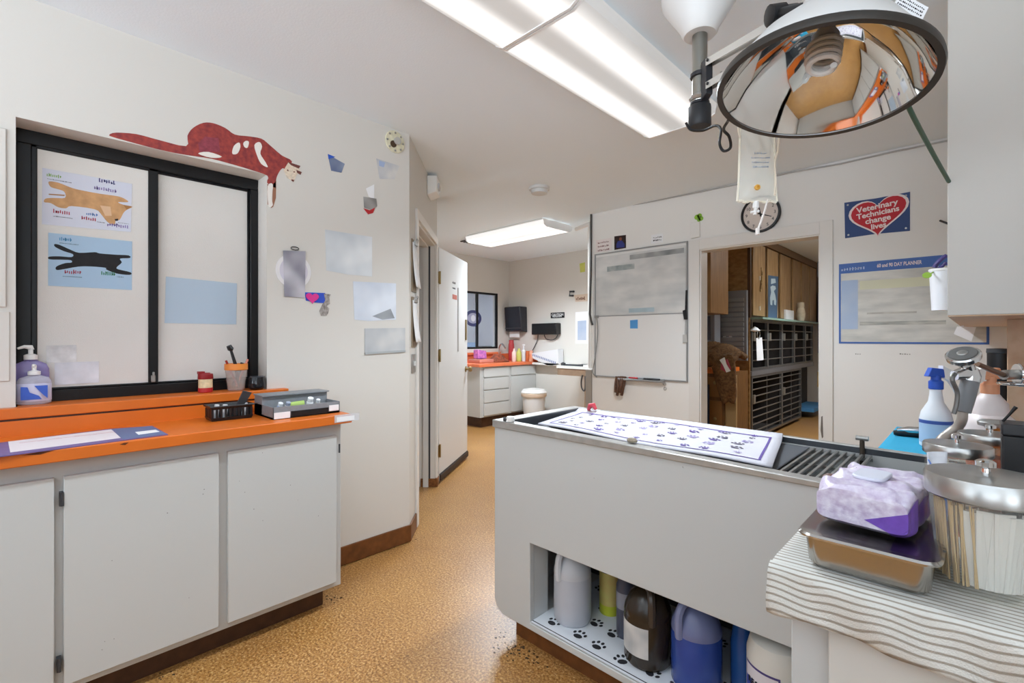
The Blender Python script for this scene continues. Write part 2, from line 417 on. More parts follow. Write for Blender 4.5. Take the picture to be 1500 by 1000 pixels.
m = MB(); m.box((1.63, wy0, wz0_), (1.67, wy0 + .05, wz1_)); m.box((1.63, wy1 - .05, wz0_), (1.67, wy1, wz1_)); m.box((1.63, wy0, wz0_), (1.67, wy1, wz0_ + .05)); m.box((1.63, wy0, wz1_ - .05), (1.67, wy1, wz1_)); m.box((1.63, -1.02, wz0_), (1.67, -.97, wz1_)); struct('added_light_window_side', m, trimw)  # unseen side window, added so daylight fills the room
m = MB(); m.box((-2.7, -2.3, 0), (-2.3, -2.2, 2.5)); m.box((1.4, -2.3, 0), (1.7, -2.2, 2.5)); m.box((-2.3, -2.3, 0), (1.4, -2.2, .95)); m.box((-2.3, -2.3, 2.3), (1.4, -2.2, 2.5)); struct('wall_rear', m, wallw)
m = MB()
for x in (-2.3, -1.07, .16, 1.35): m.box((x, -2.27, .95), (x + .05, -2.23, 2.3))
m.box((-2.3, -2.27, .95), (1.4, -2.23, 1.0)); m.box((-2.3, -2.27, 2.25), (1.4, -2.23, 2.3)); struct('added_light_window_rear', m, trimw)  # invented windows behind the camera, added to brighten ceiling and walls
# kennel room
m = MB(); m.box((.3, 4.15, 0), (.4, 10.0, 2.5)); struct('wall_kennel_right', m, wallw)
m = MB(); m.box((-3.3, 9.9, 0), (.4, 10.0, 2.5)); struct('wall_kennel_back', m, wallw)
m = MB(); m.box((-2.68, 4.15, 0), (-2.6, 9.9, 2.5)); struct('wall_kennel_left', m, wallw)
# next-door rooms seen through the windows
nrp = M('next_room_paint', '#dfe3ea', .6)
for nm_, a, b in (('wall_next_left', (-8.2, 3.2, 0), (-8.1, 7.2, 2.5)), ('wall_next_back', (-8.1, 7.1, 0), (-5.6, 7.2, 2.5)), ('wall_next_front', (-8.1, 3.2, 0), (-5.6, 3.3, 2.5)), ('floor_next', (-8.2, 3.2, -.1), (-6.4, 7.2, 0)), ('ceiling_next', (-8.2, 3.2, 2.5), (-6.4, 7.2, 2.6))):
    m = MB(); m.box(a, b); struct(nm_, m, nrp)
m = MB(); m.box((-5.0, -1.6, 0), (-4.9, 2.4, 2.5)); m.box((-5.0, -1.7, 0), (-2.7, -1.6, 2.5)); struct('wall_reception', m, wallm)

# baseboards
m = MB(); m.box((-2.5, 1.045, .004), (-2.488, 1.672, .105)); dbox(m, 0, .004, .19, .105, .0005, .012)
struct('baseboard_left', m, brownb, bevel=.003)
m = MB(); dbox(m, 1.165, .004, 1.2, .10, .0005, .013); struct('baseboard_diagonal', m, brownb)
m = MB(); m.box((-2.785, 4.018, 0), (DX0 - .09, 4.03, .1)); m.box((DX1 + .09, 4.018, 0), (.1, 4.03, .1)); struct('baseboard_back', m, brownb)

# ================================================================== pass window in the left wall
def prism_y(m, y0, y1, x0, x1, z0, z1): m.box((x0, y0, z0), (x1, y1, z1))
w = thing('window_1', 'black framed sliding pass window with frosted panes above the orange counter', None, (-2.62, .417, .955), kind='structure')
xf = -2.625
m = MB()
m.box((xf - .03, Y0, 1.045), (xf + .004, Y0 + .042, 2.0)); m.box((xf - .03, Y1 - .036, 1.045), (xf + .004, Y1, 2.0))
m.box((xf - .03, Y0, 2.0), (xf + .004, Y1, Z1)); m.box((xf - .03, Y0, .985), (xf + .004, Y1, 1.045))
part(w, 'frame', m, blackm, bevel=.003)
frost = M('frosted_glass', '#ebe7e1', .33, bump=.5, bscale=330, noise=.02, nscale=4, trans=.15)
a = WX(216, 400, xf).y; b = WX(232, 400, xf).y
for nm, y0, y1, xo in (('sash', Y0 + .04, b, -.004), ('sash', a + .002, Y1 - .036, -.022)):
    m = MB(); x0, x1 = xf + xo - .014, xf + xo + .004
    wr = .036 if xo > -.01 else .008; wl = .018 if xo > -.01 else .012
    m.box((x0, y0, 1.045), (x1, y0 + wl, 2.003)); m.box((x0, y1 - wr, 1.045), (x1, y1, 2.003)); m.box((x0, y0, 1.045), (x1, y1, 1.054)); m.box((x0, y0, 1.99), (x1, y1, 2.003))
    s_ = part(w, nm, m, blackm, bevel=.003)
    m = MB(); m.box((x0 + .006, y0 + .005, 1.05), (x0 + .011, y1 - .004, 1.995)); part(s_, 'pane', m, frost)
m = MB(); yl = WX(224, 558, xf).y; m.box((xf + .004, yl - .008, 1.055), (xf + .012, yl + .008, 1.085)); m.box((xf + .008, yl - .004, 1.08), (xf + .02, yl + .004, 1.1)); part(w, 'latch', m, steeld, bevel=.002)

PANE = Fr((xf - .0065, 0, 0), (0, 1, 0), (0, 0, 1))
PANE2 = Fr((xf - .0245, 0, 0), (0, 1, 0), (0, 0, 1))
# --- posters taped on the left pane
tan = M('tan_fur_print', '#c89a6b', .7, noise=.15, nscale=30); tand = M('tan_dark_print', '#a97847', .7); blk = M('black_fur_print', '#1d1c1f', .7, noise=.2, nscale=40)  # darker tan is the print of tail and ear
ink = {k: M('ink_' + k, c, .8) for k, c in dict(green='#7fae3a', navy='#33336e', violet='#8d7cb4', red='#a8283a', blue='#4a78b8', teal='#3d86b5', dgreen='#2f7d4e', dark='#2a2a2e', pink='#c79090', white='#f2f2f2').items()}
def zp(x, y, x0, y0, s): return (x0 + x / s, y0 + y / s)
P8 = lambda pts: PANE.pxs([(40 + x / 5.261, 240 + y / 5.263) for x, y in pts])
def poster(name, label, outer, bg, silhouettes, words_):
    t = thing(name, label, 'poster', PANE.p(*P8(outer[3:4])[0]))
    m = MB(); m.poly(PANE, P8(outer), 0, .0008); part(t, 'sheet', m, bg)
    for nm, pts, mt, c in silhouettes:
        m = MB(); m.poly(PANE, smooth_poly(P8(pts)) if len(pts) > 10 else P8(pts), .0008, .0010 + c * .0003); part(t, nm, m, mt)
    for (x, y, wd, hh, n, k) in words_:
        p = P8([(x, y), (x + wd, y + wd * .13)]); h_ = hh / 5.26 / F * 1.9
        m = MB(); scribble(m, PANE, p[0][0], p[0][1], p[1][0] - p[0][0], h_, n, .0008, .0014); part(t, 'lettering', m, ink[k])
poster('dog_poster', 'pale blue poster of a tan dog lying stretched out, upper one on the frosted pane',
       [(115, 30), (808, 155), (798, 525), (112, 465)], M('poster_lilac', '#d3d6e3', .7),
       [('dog_print', [(170, 135), (240, 145), (330, 180), (400, 200), (560, 230), (700, 250), (760, 275), (775, 295), (700, 295), (740, 315), (810, 330), (765, 355), (740, 380), (712, 430), (680, 440), (672, 470), (620, 450), (570, 390), (520, 350), (340, 325), (300, 342), (240, 335), (180, 302), (130, 295), (140, 268), (200, 262), (290, 262), (285, 215), (235, 195), (185, 180), (165, 155)], tan, 0),
        ('tail_print', [(165, 230), (290, 238), (285, 248), (165, 238)], tand, 0),
        ('ear_print', [(740, 316), (808, 330), (765, 352)], tand, 1), ('nose_print', [(672, 425), (702, 422), (698, 438), (678, 440)], ink['dark'], 1),
        ('chest_print', [(560, 320), (640, 330), (650, 400), (600, 400)], M('tan_light_print', '#dcb793', .7), 1)],
       [(150, 95, 115, 28, 8, 'green'), (155, 118, 190, 8, 18, 'dark'), (552, 140, 128, 34, 7, 'navy'), (515, 195, 175, 30, 10, 'violet'), (200, 378, 135, 34, 8, 'red'), (200, 405, 150, 8, 14, 'dark'), (455, 395, 90, 26, 6, 'blue'), (418, 428, 118, 30, 7, 'red'), (540, 450, 60, 7, 7, 'dark'), (615, 480, 170, 34, 10, 'violet'), (700, 455, 85, 6, 9, 'dark')])
poster('cat_poster', 'sky blue poster of a stretched black cat, below the tan dog poster',
       [(162, 530), (808, 598), (806, 972), (160, 938)], M('poster_sky', '#a9c4dc', .7),
       [('cat_print', [(210, 618), (250, 625), (330, 660), (400, 685), (520, 680), (560, 690), (690, 700), (780, 705), (790, 725), (715, 730), (728, 760), (690, 795), (700, 812), (795, 835), (790, 855), (690, 845), (610, 815), (600, 800), (480, 790), (390, 792), (260, 815), (222, 815), (225, 790), (290, 765), (340, 760), (335, 742), (260, 738), (170, 735), (168, 715), (250, 712), (340, 718), (350, 695), (280, 672), (215, 640)], blk, 0)],
       [(248, 590, 95, 28, 7, 'teal'), (248, 612, 150, 7, 14, 'dark'), (288, 845, 130, 36, 8, 'red'), (275, 868, 150, 7, 13, 'dark'), (570, 855, 110, 32, 7, 'dgreen'), (690, 872, 55, 6, 7, 'dark')])
m = MB(); pts = PANE2.pxs([(243, 405), (347, 415), (346, 475), (241, 473)]); m.poly(PANE2, pts, 0, .001)
single('blue_sheet', m, M('pale_blue_sheet', '#b4c6d6', .6), 'plain pale blue laminated sheet on the right frosted pane', 'sheet')
m = MB(); m.poly(PANE, PANE.pxs([(80, 531), (145, 529), (145, 560), (80, 564)]), 0, .0012)
single('taped_card', m, M('smudged_card', '#dcdde4', .7, noise=.15, nscale=14), 'white printed card taped low on the left frosted pane, right of the hand sanitizer', 'card')
m = MB(); m.poly(PANE, PANE.pxs([(68, 506), (112, 505), (112, 530), (68, 531)]), 0, .0012)
single('taped_note', m, M('smudged_note', '#d9d8d8', .7, noise=.2, nscale=22), 'small smudged note taped just above the white card on the frosted pane', 'note')

# ================================================================== orange counter and white base cabinets on the left
XC, XD = -2.07, -2.13
t = thing('counter', 'orange laminate counter with backsplash and ledge under the pass window', 'counter', (-2.28, .4, .86))
m = MB(); m.box((-2.5, -1.6, .86), (XC, 1.07, .9)); part(t, 'countertop', m, orange, bevel=.003)
m = MB(); m.box((-2.5, -1.6, .9), (-2.452, .93, .955)); part(t, 'backsplash', m, orange)
m = MB(); m.box((-2.5, -1.6, .962), (-2.448, .93, 1.0)); m.box((-2.62, Y0 + .003, .962), (-2.49, Y1 - .003, 1.0)); part(t, 'ledge', m, orange, bevel=.003)
m = MB(); m.box((-2.5, -1.6, .955), (-2.456, .925, .962)); part(t, 'painted_ledge_shadow', m, brownd)  # dark strip paints the shadow line in the gap under the ledge
m = MB()
for px_, py_, w_ in ((55, 664, .035), (182, 650, .012)):
    p = WX(px_, py_, XC); m.poly(Fr((XC, 0, 0), (0, 1, 0), (0, 0, 1)), [(p.y - w_, p.z), (p.y, p.z + .004), (p.y + w_, p.z + .003), (p.y + .2 * w_, p.z - .004)], 0, .0008)
part(t, 'edge_chip', m, M('chip_dark', '#5a2c10', .8))

c = thing('base_cabinet', 'long white base cabinet with flat doors under the orange counter', 'cabinet', (-2.3, .2, 0))
m = MB(); m.box((-2.497, -1.6, .1), (XD, 1.045, .86)); part(c, 'carcass', m, cabedge, bevel=.003)
m = MB(); m.box((-2.497, -1.6, 0), (-2.2, .99, .1)); part(c, 'toe_kick', m, brownd)
ds = [(WX(334, 800, -2.11).y, WX(493.5, 750, -2.11).y), (WX(93, 850, -2.11).y, WX(321, 800, -2.11).y), (-.45, WX(79.5, 850, -2.11).y), (-.95, -.49)]
speck = M('paint_chip', '#7e7c7a', .9)
for i, (y0, y1) in enumerate(ds):
    m = MB(); m.box((XD, y0, .127), (-2.111, y1, .803)); d = part(c, 'door', m, cabw, bevel=.0025)
    if i < 2:
        m = MB(); fr = Fr((-2.111, 0, 0), (0, 1, 0), (0, 0, 1)); rr = random.Random(i + 3)
        for k in range(8):
            m.disc(fr, y0 + (y1 - y0) * rr.uniform(.08, .95), rr.uniform(.16, .78), rr.uniform(.001, .0022), 0, .0004, 7)
        part(d, 'paint_chip', m, speck)
hg = [WX(91, 730, -2.118).y, WX(88, 970, -2.118).y]
for px_, py_ in ((91, 730), (87, 972)):
    p = WX(px_, py_, -2.118); m = MB(); m.box((XD, p.y - .007, p.z - .022), (-2.108, p.y + .004, p.z + .022)); m.cyl((-2.108, p.y, p.z - .022), (-2.108, p.y, p.z + .022), .004); part(c, 'hinge', m, darkgrey)
p = WX(496, 656, -2.118); m = MB(); m.cyl((-2.11, p.y, p.z - .02), (-2.11, p.y, p.z + .02), .004); part(c, 'hinge', m, darkgrey)

# ---- things on the counter
def ZC(px_, py_): return WZ(px_, py_, .9)
TOP = Fr((0, 0, .9), (1, 0, 0), (0, 1, 0))
def tp(pts, z=.9): return [(WZ(x, y, z).x, WZ(x, y, z).y) for x, y in pts]
t = thing('desk_calendar', 'purple and blue desk pad calendar with a white sheet lying on the orange counter', 'desk pad', ZC(120, 650))
m = MB(); m.poly(TOP, tp([(-40, 655), (10, 648), (160, 629), (223, 624.5), (246, 637), (180, 645.5), (0, 669.5), (-40, 675)]), .0003, .003); part(t, 'pad', m, M('pad_purple', '#6b5c8e', .5, noise=.1))
m = MB(); m.poly(TOP, tp([(12, 648), (163, 630), (177, 642.5), (15, 664)]), .003, .0036); part(t, 'calendar_sheet', m, M('calendar_sheet', '#dcd3d6', .7))
m = MB(); m.poly(TOP, tp([(164, 629.5), (222, 625.2), (243, 636.8), (180, 644.5)]), .003, .0034); part(t, 'printed_end', m, M('print_blue', '#5f6f94', .6))
m = MB(); m.poly(TOP, tp([(198, 634), (228, 630.5), (234, 633.5), (203, 638)]), .0034, .0038); part(t, 'white_field', m, paper)
m = MB()
for k in range(5):
    a_ = tp([(28 + 27 * k, 650 - 3.2 * k), (48 + 27 * k, 661 - 3.2 * k)]); m.box((a_[0][0], a_[0][1], .9036), (a_[0][0] + .004, a_[0][1] + .06, .9038))
part(t, 'grid_line', m, ink['pink'])

def pump_bottle(name, label, x, y, z, w, d, h, liquid, lab, accent, turn, k=1.0):
    t = thing(name, label, 'bottle', (x, y, z))
    m = MB(); s = d / w
    m.lathe([(w * .42, 0), (w * .5, .006), (w * .5, h * .78), (w * .42, h * .9), (w * .2, h * .97), (w * .17, h)], (x, y, z), (0, 0, 1), 28, s, 1); part(t, 'body', m, liquid)
    m = MB(); m.lathe([(w * .5, h * .12), (w * .508, h * .13), (w * .508, h * .7), (w * .5, h * .71)], (x, y, z), (0, 0, 1), 28, s, 1, caps=False); part(t, 'label', m, lab)
    if accent:
        fr = Fr((x + d * .5 + .0012, y, z), (0, 1, 0), (0, 0, 1)); m = MB()
        m.poly(fr, [(-.036, h * .18), (.02, h * .18), (.012, h * .3), (-.012, h * .42), (-.018, h * .6), (-.036, h * .62)], 0, .0008); m.poly(fr, [(.0, h * .64), (.036, h * .64), (.036, h * .2), (.026, h * .3), (.01, h * .5)], 0, .0008); part(t, 'label_swoosh', m, M('sanitizer_blue', '#3a5fc0', .5))
    m = MB(); m.lathe([(w * .19, h), (w * .19, h + .02 * k), (w * .12, h + .024 * k), (w * .07, h + .026 * k), (w * .07, h + .045 * k)], (x, y, z)); m.tube([(x, y, z + h + .045 * k), (x, y, z + h + .055 * k), (x + .012 * k, y - .5 * turn, z + h + .058 * k), (x + .018 * k, y - turn, z + h + .05 * k)], [.012 * k, .011 * k, .008 * k, .005 * k], 8); part(t, 'pump', m, white)
p = WX(50, 591, -2.56)
pump_bottle('hand_sanitizer', 'clear hand sanitizer pump bottle with a blue swoosh label on the window ledge', -2.553, p.y, 1.0, .095, .05, .112, clear_mat('sanitizer_gel', (.84, .82, .93), .45), M('sanitizer_label', '#c9c8de', .5), True, .004, .62)
p = WX(45, 585, -2.596)
pump_bottle('soap_bottle', 'taller lilac pump bottle behind the clear hand sanitizer', -2.597, p.y, 1.0, .102, .032, .168, M('lilac_soap', '#8c80b0', .25), M('lilac_label', '#8578ac', .5), False, .035, .85)

p = WX(301, 573, -2.55); t = thing('red_canister', 'small red and cream twist cap canister on the window ledge, left of the orange tumbler', 'canister', (-2.55, p.y, 1.0)); o_ = (-2.55, p.y, 1.0)
m = MB(); m.lathe([(.026, 0), (.029, .003), (.029, .022)], o_); part(t, 'base', m, red)
m = MB(); m.lathe([(.028, .022), (.028, .062)], o_); part(t, 'label', m, M('cream_label', '#e0cda4', .6, noise=.15, nscale=60))
m = MB(); m.lathe([(.03, .062), (.031, .065), (.03, .085), (.02, .087), (.018, .09)], o_); m.box((o_[0] - .015, o_[1] - .03, 1.085), (o_[0] + .012, o_[1] - .005, 1.097)); part(t, 'lid', m, M('dark_red_lid', '#8c1d22', .4))
p = WX(346, 570, -2.54); o_ = V((-2.54, p.y, 1.0)); t = thing('tumbler', 'clear plastic tumbler with an orange rim holding pens on the window ledge', 'cup', o_)
m = MB(); m.lathe([(.033, 0), (.036, .004), (.047, .10), (.045, .10), (.034, .006)], o_); part(t, 'body', m, clear_mat('tumbler_plastic', (.93, .88, .84), .72))
m = MB(); m.lathe([(.0475, .098), (.0495, .1), (.0495, .128), (.0455, .128), (.0455, .1)], o_); part(t, 'rim', m, M('tumbler_orange', '#e68a3a', .4))
cupc = o_.copy()
def stick(name, label, cat, p0, p1, r, mt, group=None, r1=None):
    m = MB(); m.tube([p0, (V(p0) + V(p1)) / 2, p1], [r, r, r1 or r], 8); return single(name, m, mt, label, cat, group)
t = thing('hair_brush', 'black handled brush standing upright in the orange rimmed tumbler', 'brush', cupc + V((0, 0, .01)))
q1 = WX(338, 512, -2.54); m = MB(); m.tube([cupc + V((0, .01, .01)), (q1 + cupc) / 2 + V((0, .01, .02)), q1], [.006, .008, .006]); part(t, 'handle', m, black)
m = MB(); d_ = (q1 - cupc).normalized(); m.tube([q1 - d_ * .005, q1 + d_ * .003, q1 + d_ * .02 - V((0, .006, 0))], [.009, .014, .011]); part(t, 'head', m, black)
stick('pen', 'dark red topped pen leaning left in the orange rimmed tumbler', 'pen', cupc + V((0, .005, .02)), WX(331, 528, -2.52), .005, M('pen_red', '#9c3326', .4))
stick('pencil', 'pink ended pencil leaning right in the orange rimmed tumbler', 'pencil', cupc + V((0, 0, .02)), WX(363, 526, -2.54), .005, M('pencil_pink', '#d98b7b', .5))
stick('marker', 'black marker lying low among the pens in the orange rimmed tumbler', 'marker', cupc + V((-.01, -.01, .02)), WX(355, 531, -2.55), .008, black)
p = WX(377, 570, -2.5); o_ = V((-2.51, p.y, 1.0)); t = thing('black_mug', 'round black glass mug at the right end of the window ledge', 'mug', o_)
m = MB(); m.lathe([(.026, 0), (.036, .01), (.038, .03), (.033, .062), (.03, .062), (.034, .03), (.03, .012)], o_); part(t, 'bowl', m, M('black_glass', '#16161a', .08))
m = MB(); m.lathe([(.034, .062), (.0345, .064), (.03, .064), (.03, .062)], o_); part(t, 'rim', m, M('smoked_rim', '#63646a', .15))

# basket with odds and ends
bc = ZC(334, 614); bc = V((bc.x - .02, bc.y + .01, .9006)); t = thing('black_basket', 'small black slotted plastic basket on the orange counter', 'basket', bc)
m = MB()
for (sx_, sy_) in ((1, 0), (-1, 0), (0, 1), (0, -1)):
    L = .075 if sx_ else .045; n = 9 if sx_ else 6
    for z0, z1 in ((.0, .014), (.048, .06)):
        if sx_: m.hexa([bc + V((sx_ * .042, -L, z0)), bc + V((sx_ * .046, -L, z0)), bc + V((sx_ * .046, L, z0)), bc + V((sx_ * .042, L, z0))], [bc + V((sx_ * .047, -L - .004, z1)), bc + V((sx_ * .051, -L - .004, z1)), bc + V((sx_ * .051, L + .004, z1)), bc + V((sx_ * .047, L + .004, z1))])
        else: m.hexa([bc + V((-L, sy_ * .072, z0)), bc + V((L, sy_ * .072, z0)), bc + V((L, sy_ * .076, z0)), bc + V((-L, sy_ * .076, z0))], [bc + V((-L - .004, sy_ * .077, z1)), bc + V((L + .004, sy_ * .077, z1)), bc + V((L + .004, sy_ * .081, z1)), bc + V((-L - .004, sy_ * .081, z1))])
    for k in range(n + 1):
        q = -L + 2 * L * k / n
        if sx_: m.box(bc + V((sx_ * .042, q - .004, .01)), bc + V((sx_ * .048, q + .004, .05)))
        else: m.box(bc + V((q - .004, sy_ * .072, .01)), bc + V((q + .004, sy_ * .078, .05)))
part(t, 'slatted_wall', m, black)
m = MB(); m.box(bc + V((-.044, -.075, 0)), bc + V((.044, .075, .004))); part(t, 'bottom', m, black)
m = MB(); m.tube([bc + V(q) for q in ((-.052, -.083, .06), (.052, -.083, .06), (.052, .083, .06), (-.052, .083, .06))], .004, 6, True); part(t, 'rim', m, black)
q0 = bc + V((0, .02, .012)); q1 = WX(362, 573, -2.31)
t = thing('flea_comb', 'black comb leaning out of the black basket', 'comb', q0)
m = MB(); d_ = (q1 - q0); sd = V((.0, .3, -.1)).normalized() * .012
m.hexa([q0 - sd, q0 + V((.006, 0, 0)) - sd, q0 + V((.006, 0, 0)) + sd, q0 + sd], [q1 - sd * 1.6, q1 + V((.008, 0, 0)) - sd * 1.6, q1 + V((.008, 0, 0)) + sd * 1.6, q1 + sd * 1.6]); part(t, 'handle', m, darkgrey, bevel=.002)
capw = M('vial_white', '#e4e6e8', .4)
def vial(o, r, h, tilt, capm, label, group, bodym=None):
    t = thing('vial', label, 'vial', o, group); ax = V(tilt).normalized()
    m = MB(); m.lathe([(r * .9, 0), (r, .002), (r, h * .7), (r * .7, h * .76)], o, ax, 14); part(t, 'body', m, bodym or capw)
    m = MB(); m.lathe([(r * .85, h * .76), (r * .85, h), (r * .7, h * 1.02)], o, ax, 14); part(t, 'cap', m, capm)
for k, (dx, dy, lab) in enumerate(((-.01, -.05, 'white capped vial at the left end inside the black basket'), (.015, -.025, 'white capped vial just left of the comb inside the black basket'), (.01, .055, 'white capped vial at the right end inside the black basket'))):
    vial(bc + V((dx, dy, .005)), .011, .058, (0, .1, 1), capw, lab, 'vials in the black basket')

# grey medicine organizer
GZ = .9006; gx0, gx1, gy0, gy1 = -2.385, -2.152, .752, 1.05
grey = M('hammered_grey', '#83868a', .45, noise=.06, nscale=60)
t = thing('organizer', 'grey metal tray organizer with label slots standing at the right end of the orange counter', 'organizer', ((gx0 + gx1) / 2, (gy0 + gy1) / 2, .9))
m = MB(); m.box((gx0, gy0, GZ), (gx1, gy0 + .004, .953)); m.box((gx0, gy1 - .004, GZ), (gx1, gy1, .953)); m.box((gx1 - .004, gy0, GZ), (gx1, gy1, .953)); m.box((gx0, gy0, GZ), (gx1, gy1, .91)); part(t, 'tray', m, grey, bevel=.001)
m = MB(); m.box((gx0, gy0, GZ), (gx0 + .1, gy1, .988)); part(t, 'back_box', m, grey, bevel=.002)
m = MB(); m.hexa([(gx0 - .004, gy0 - .004, .988), (gx0 + .115, gy0 - .004, .988), (gx0 + .115, gy1 + .004, .988), (gx0 - .004, gy1 + .004, .988)], [(gx0 - .004, gy0 - .004, .994), (gx0 + .115, gy0 - .004, .994), (gx0 + .115, gy1 + .004, .994), (gx0 - .004, gy1 + .004, .994)]); part(t, 'lid', m, grey, bevel=.001)
fr = Fr((gx1, 0, 0), (0, 1, 0), (0, 0, 1))
m = MB(); m.fbox(fr, gy0 + .075, .905, gy1 - .055, .93, 0, .002); part(t, 'drawer_strip', m, black)
m = MB(); m.fbox(fr, gy0 + .004, .903, gy0 + .07, .93, 0, .0025); part(t, 'label_card', m, paper)
m = MB(); m.fbox(fr, gy1 - .052, .912, gy1 - .006, .938, 0, .0025); part(t, 'label_card', m, paper)
g = 'bottles in the grey organizer'
for k, (y_, r_, cm, bm_, lab) in enumerate(((gy0 + .045, .012, capw, M('vial_blue', '#8d99b5', .3), 'white capped blue vial, leftmost in the grey organizer'), (gy0 + .08, .012, M('cap_bluegrey', '#9aa3b5', .4), capw, 'grey capped vial second from the left in the grey organizer'),
        (gy0 + .18, .015, capw, capw, 'big white capped bottle right of the green roll in the grey organizer'), (gy0 + .22, .011, capw, M('vial_tan', '#c9c3b2', .4), 'small tan bottle at the right of the white capped bottle in the grey organizer'))):
    vial(V((gx0 + .16, y_, .911)), r_, .07 if k == 2 else .058, (.45, .1 - .05 * k, 1), cm, lab, g, bm_)
m = MB(); m.cyl((gx0 + .15, gy0 + .105, .943), (gx0 + .165, gy0 + .16, .948), .016); single('green_roll', m, M('green_wrap', '#a9c46a', .6), 'lime green wrap roll lying in the grey organizer', 'roll')
t = thing('label_holder', 'clear label holder clipped to the right corner of the orange counter edge', 'label holder', (XC, 1.03, .86))
fr = Fr((XC - .0002, 0, 0), (0, 1, 0), (0, 0, 1))
m = MB(); m.fbox(fr, .985, .868, 1.105, .902, 0, .002); part(t, 'sleeve', m, clear_mat('holder_plastic', (.93, .93, .95), .45))
m = MB(); m.fbox(fr, .995, .871, 1.08, .893, .002, .003); part(t, 'card', m, paper)

# ================================================================== things on the left wall
# red tabby cat cut-out
P2 = lambda pts: LEFT.pxs([(150 + x / 4, 150 + y / 4) for x, y in pts])
catred = M('tabby_red_print', '#a8443a', .7, col2='#7c2f33', nscale=45)
t = thing('cat_cutout', 'paper cut-out of a red tabby cat crouching over the top right of the pass window', 'wall decoration', LEFT.p(*P2([(760, 380)])[0]))
body = [(40, 190), (80, 177), (200, 186), (330, 220), (490, 256), (498, 195), (530, 150), (590, 120), (650, 122), (720, 150), (775, 188), (850, 198), (930, 212), (980, 250), (1050, 310), (1110, 345), (1080, 400), (1060, 385), (1040, 400), (1020, 440), (1015, 480), (1012, 500), (965, 470), (968, 430), (870, 395), (780, 368), (640, 330), (520, 312), (430, 297), (300, 268), (150, 228), (60, 202)]
m = MB(); m.poly(LEFT, smooth_poly(P2(body)), .0002, .0012); part(t, 'body_print', m, catred)
m = MB(); m.poly(LEFT, P2([(1090, 350), (1150, 375), (1162, 415), (1140, 420), (1120, 465), (1080, 440), (1062, 395)]), .0002, .0016); part(t, 'head_print', m, M('cat_cream_print', '#dccbb6', .7, noise=.15, nscale=90))
m = MB()
for q in ([(1085, 348), (1160, 372), (1150, 388), (1105, 368)], [(1135, 395), (1168, 408), (1160, 425), (1140, 412)], [(1082, 392), (1090, 396), (1090, 404), (1080, 400)], [(1120, 402), (1127, 404), (1126, 412), (1118, 410)], [(1108, 450), (1124, 455), (1118, 466), (1106, 458)]): m.poly(LEFT, P2(q), .0016, .0019)
part(t, 'ear_print', m, M('cat_dark_print', '#6e3f38', .7))
m = MB()
for q in ([(760, 300), (770, 255), (800, 235), (808, 262), (790, 300)], [(825, 240), (840, 225), (858, 232), (850, 265), (832, 262)], [(890, 250), (920, 232), (935, 260), (925, 300), (955, 350), (968, 380), (930, 360), (905, 310)], [(560, 300), (620, 290), (700, 318), (640, 325)], [(968, 490), (998, 480), (992, 560), (998, 600), (985, 612), (972, 600)]):
    m = MB(); m.poly(LEFT, smooth_poly(P2(q)), .0012, .0015); part(t, 'white_patch', m, M('cat_white_print', '#e8e2da', .7))
m = MB()
for q in ([(998, 480), (1018, 460), (1016, 560), (1000, 612), (985, 620), (995, 600)], [(966, 478), (972, 478), (976, 600), (968, 598)]): m.poly(LEFT, P2(q), .0002, .0012)
part(t, 'paw_print', m, M('cat_brown_print', '#9a6a52', .7))
m = MB()
for q in ([(600, 200), (680, 210), (690, 290), (570, 290), (560, 240)],): m.poly(LEFT, P2(q), .0012, .0014)
part(t, 'flank_print', m, M('cat_plum_print', '#8c3c48', .7, noise=.2, nscale=60))

# old alarm base
a_, b_ = LEFT.px(578, 208); t = thing('alarm_base', 'round yellowed alarm mounting plate high on the left wall near the corner', 'alarm', LEFT.p(a_, b_))
m = MB(); m.disc(LEFT, a_, b_, .066, 0, .008); part(t, 'plate', m, M('yellowed_plastic', '#d9d3b8', .5, noise=.12, nscale=40), bevel=.002)
m = MB(); m.disc(LEFT, a_ + .01, b_ + .005, .022, .008, .022); part(t, 'center_cap', m, M('cap_grey', '#b8b4ad', .4))
m = MB(); m.disc(LEFT, a_ - .014, b_ - .018, .02, .008, .012); part(t, 'burn_mark', m, M('burn_dark', '#4c3a2a', .8))
m = MB()
for k in range(8): m.disc(LEFT, a_ + .053 * math.cos(k * .785), b_ + .053 * math.sin(k * .785), .006, .008, .011, 8)
part(t, 'screw', m, steeld)

def flat(name, label, cat, fr, pix, mt, th=.0012, off=.0003, extra=None):
    t = thing(name, label, cat, fr.p(*fr.px(*pix[-1]), off)); m = MB(); m.poly(fr, fr.pxs(pix), off, off + th); part(t, 'sheet', m, mt)
    return t
def smudge(name, c1, c2, sc): return M(name, c1, .6, col2=c2, nscale=sc, detail=1.5)
t = flat('blue_pennant', 'small blue and grey smudged paper pennant on the left wall right of the cat', 'paper', LEFT, [(480, 226), (505, 240), (500, 253), (485, 250)], smudge('smudge_blue', '#8b97ad', '#4d5a80', 10))
m = MB(); m.poly(LEFT, LEFT.pxs([(480, 225.5), (491, 230), (481, 233)]), .0015, .002); part(t, 'blue_corner', m, blue)
t = flat('taped_scrap', 'faint grey paper scrap taped to the left wall beneath the round alarm plate', 'paper', LEFT, [(551, 232), (585, 243), (578, 262), (556, 262)], smudge('smudge_grey', '#d3d1cd', '#b4b6bd', 12))
m = MB(); m.poly(LEFT, LEFT.pxs([(555, 235), (564, 238), (562, 245), (555, 243)]), .0015, .002); part(t, 'blue_print', m, M('faint_blue', '#9fb0d0', .7))
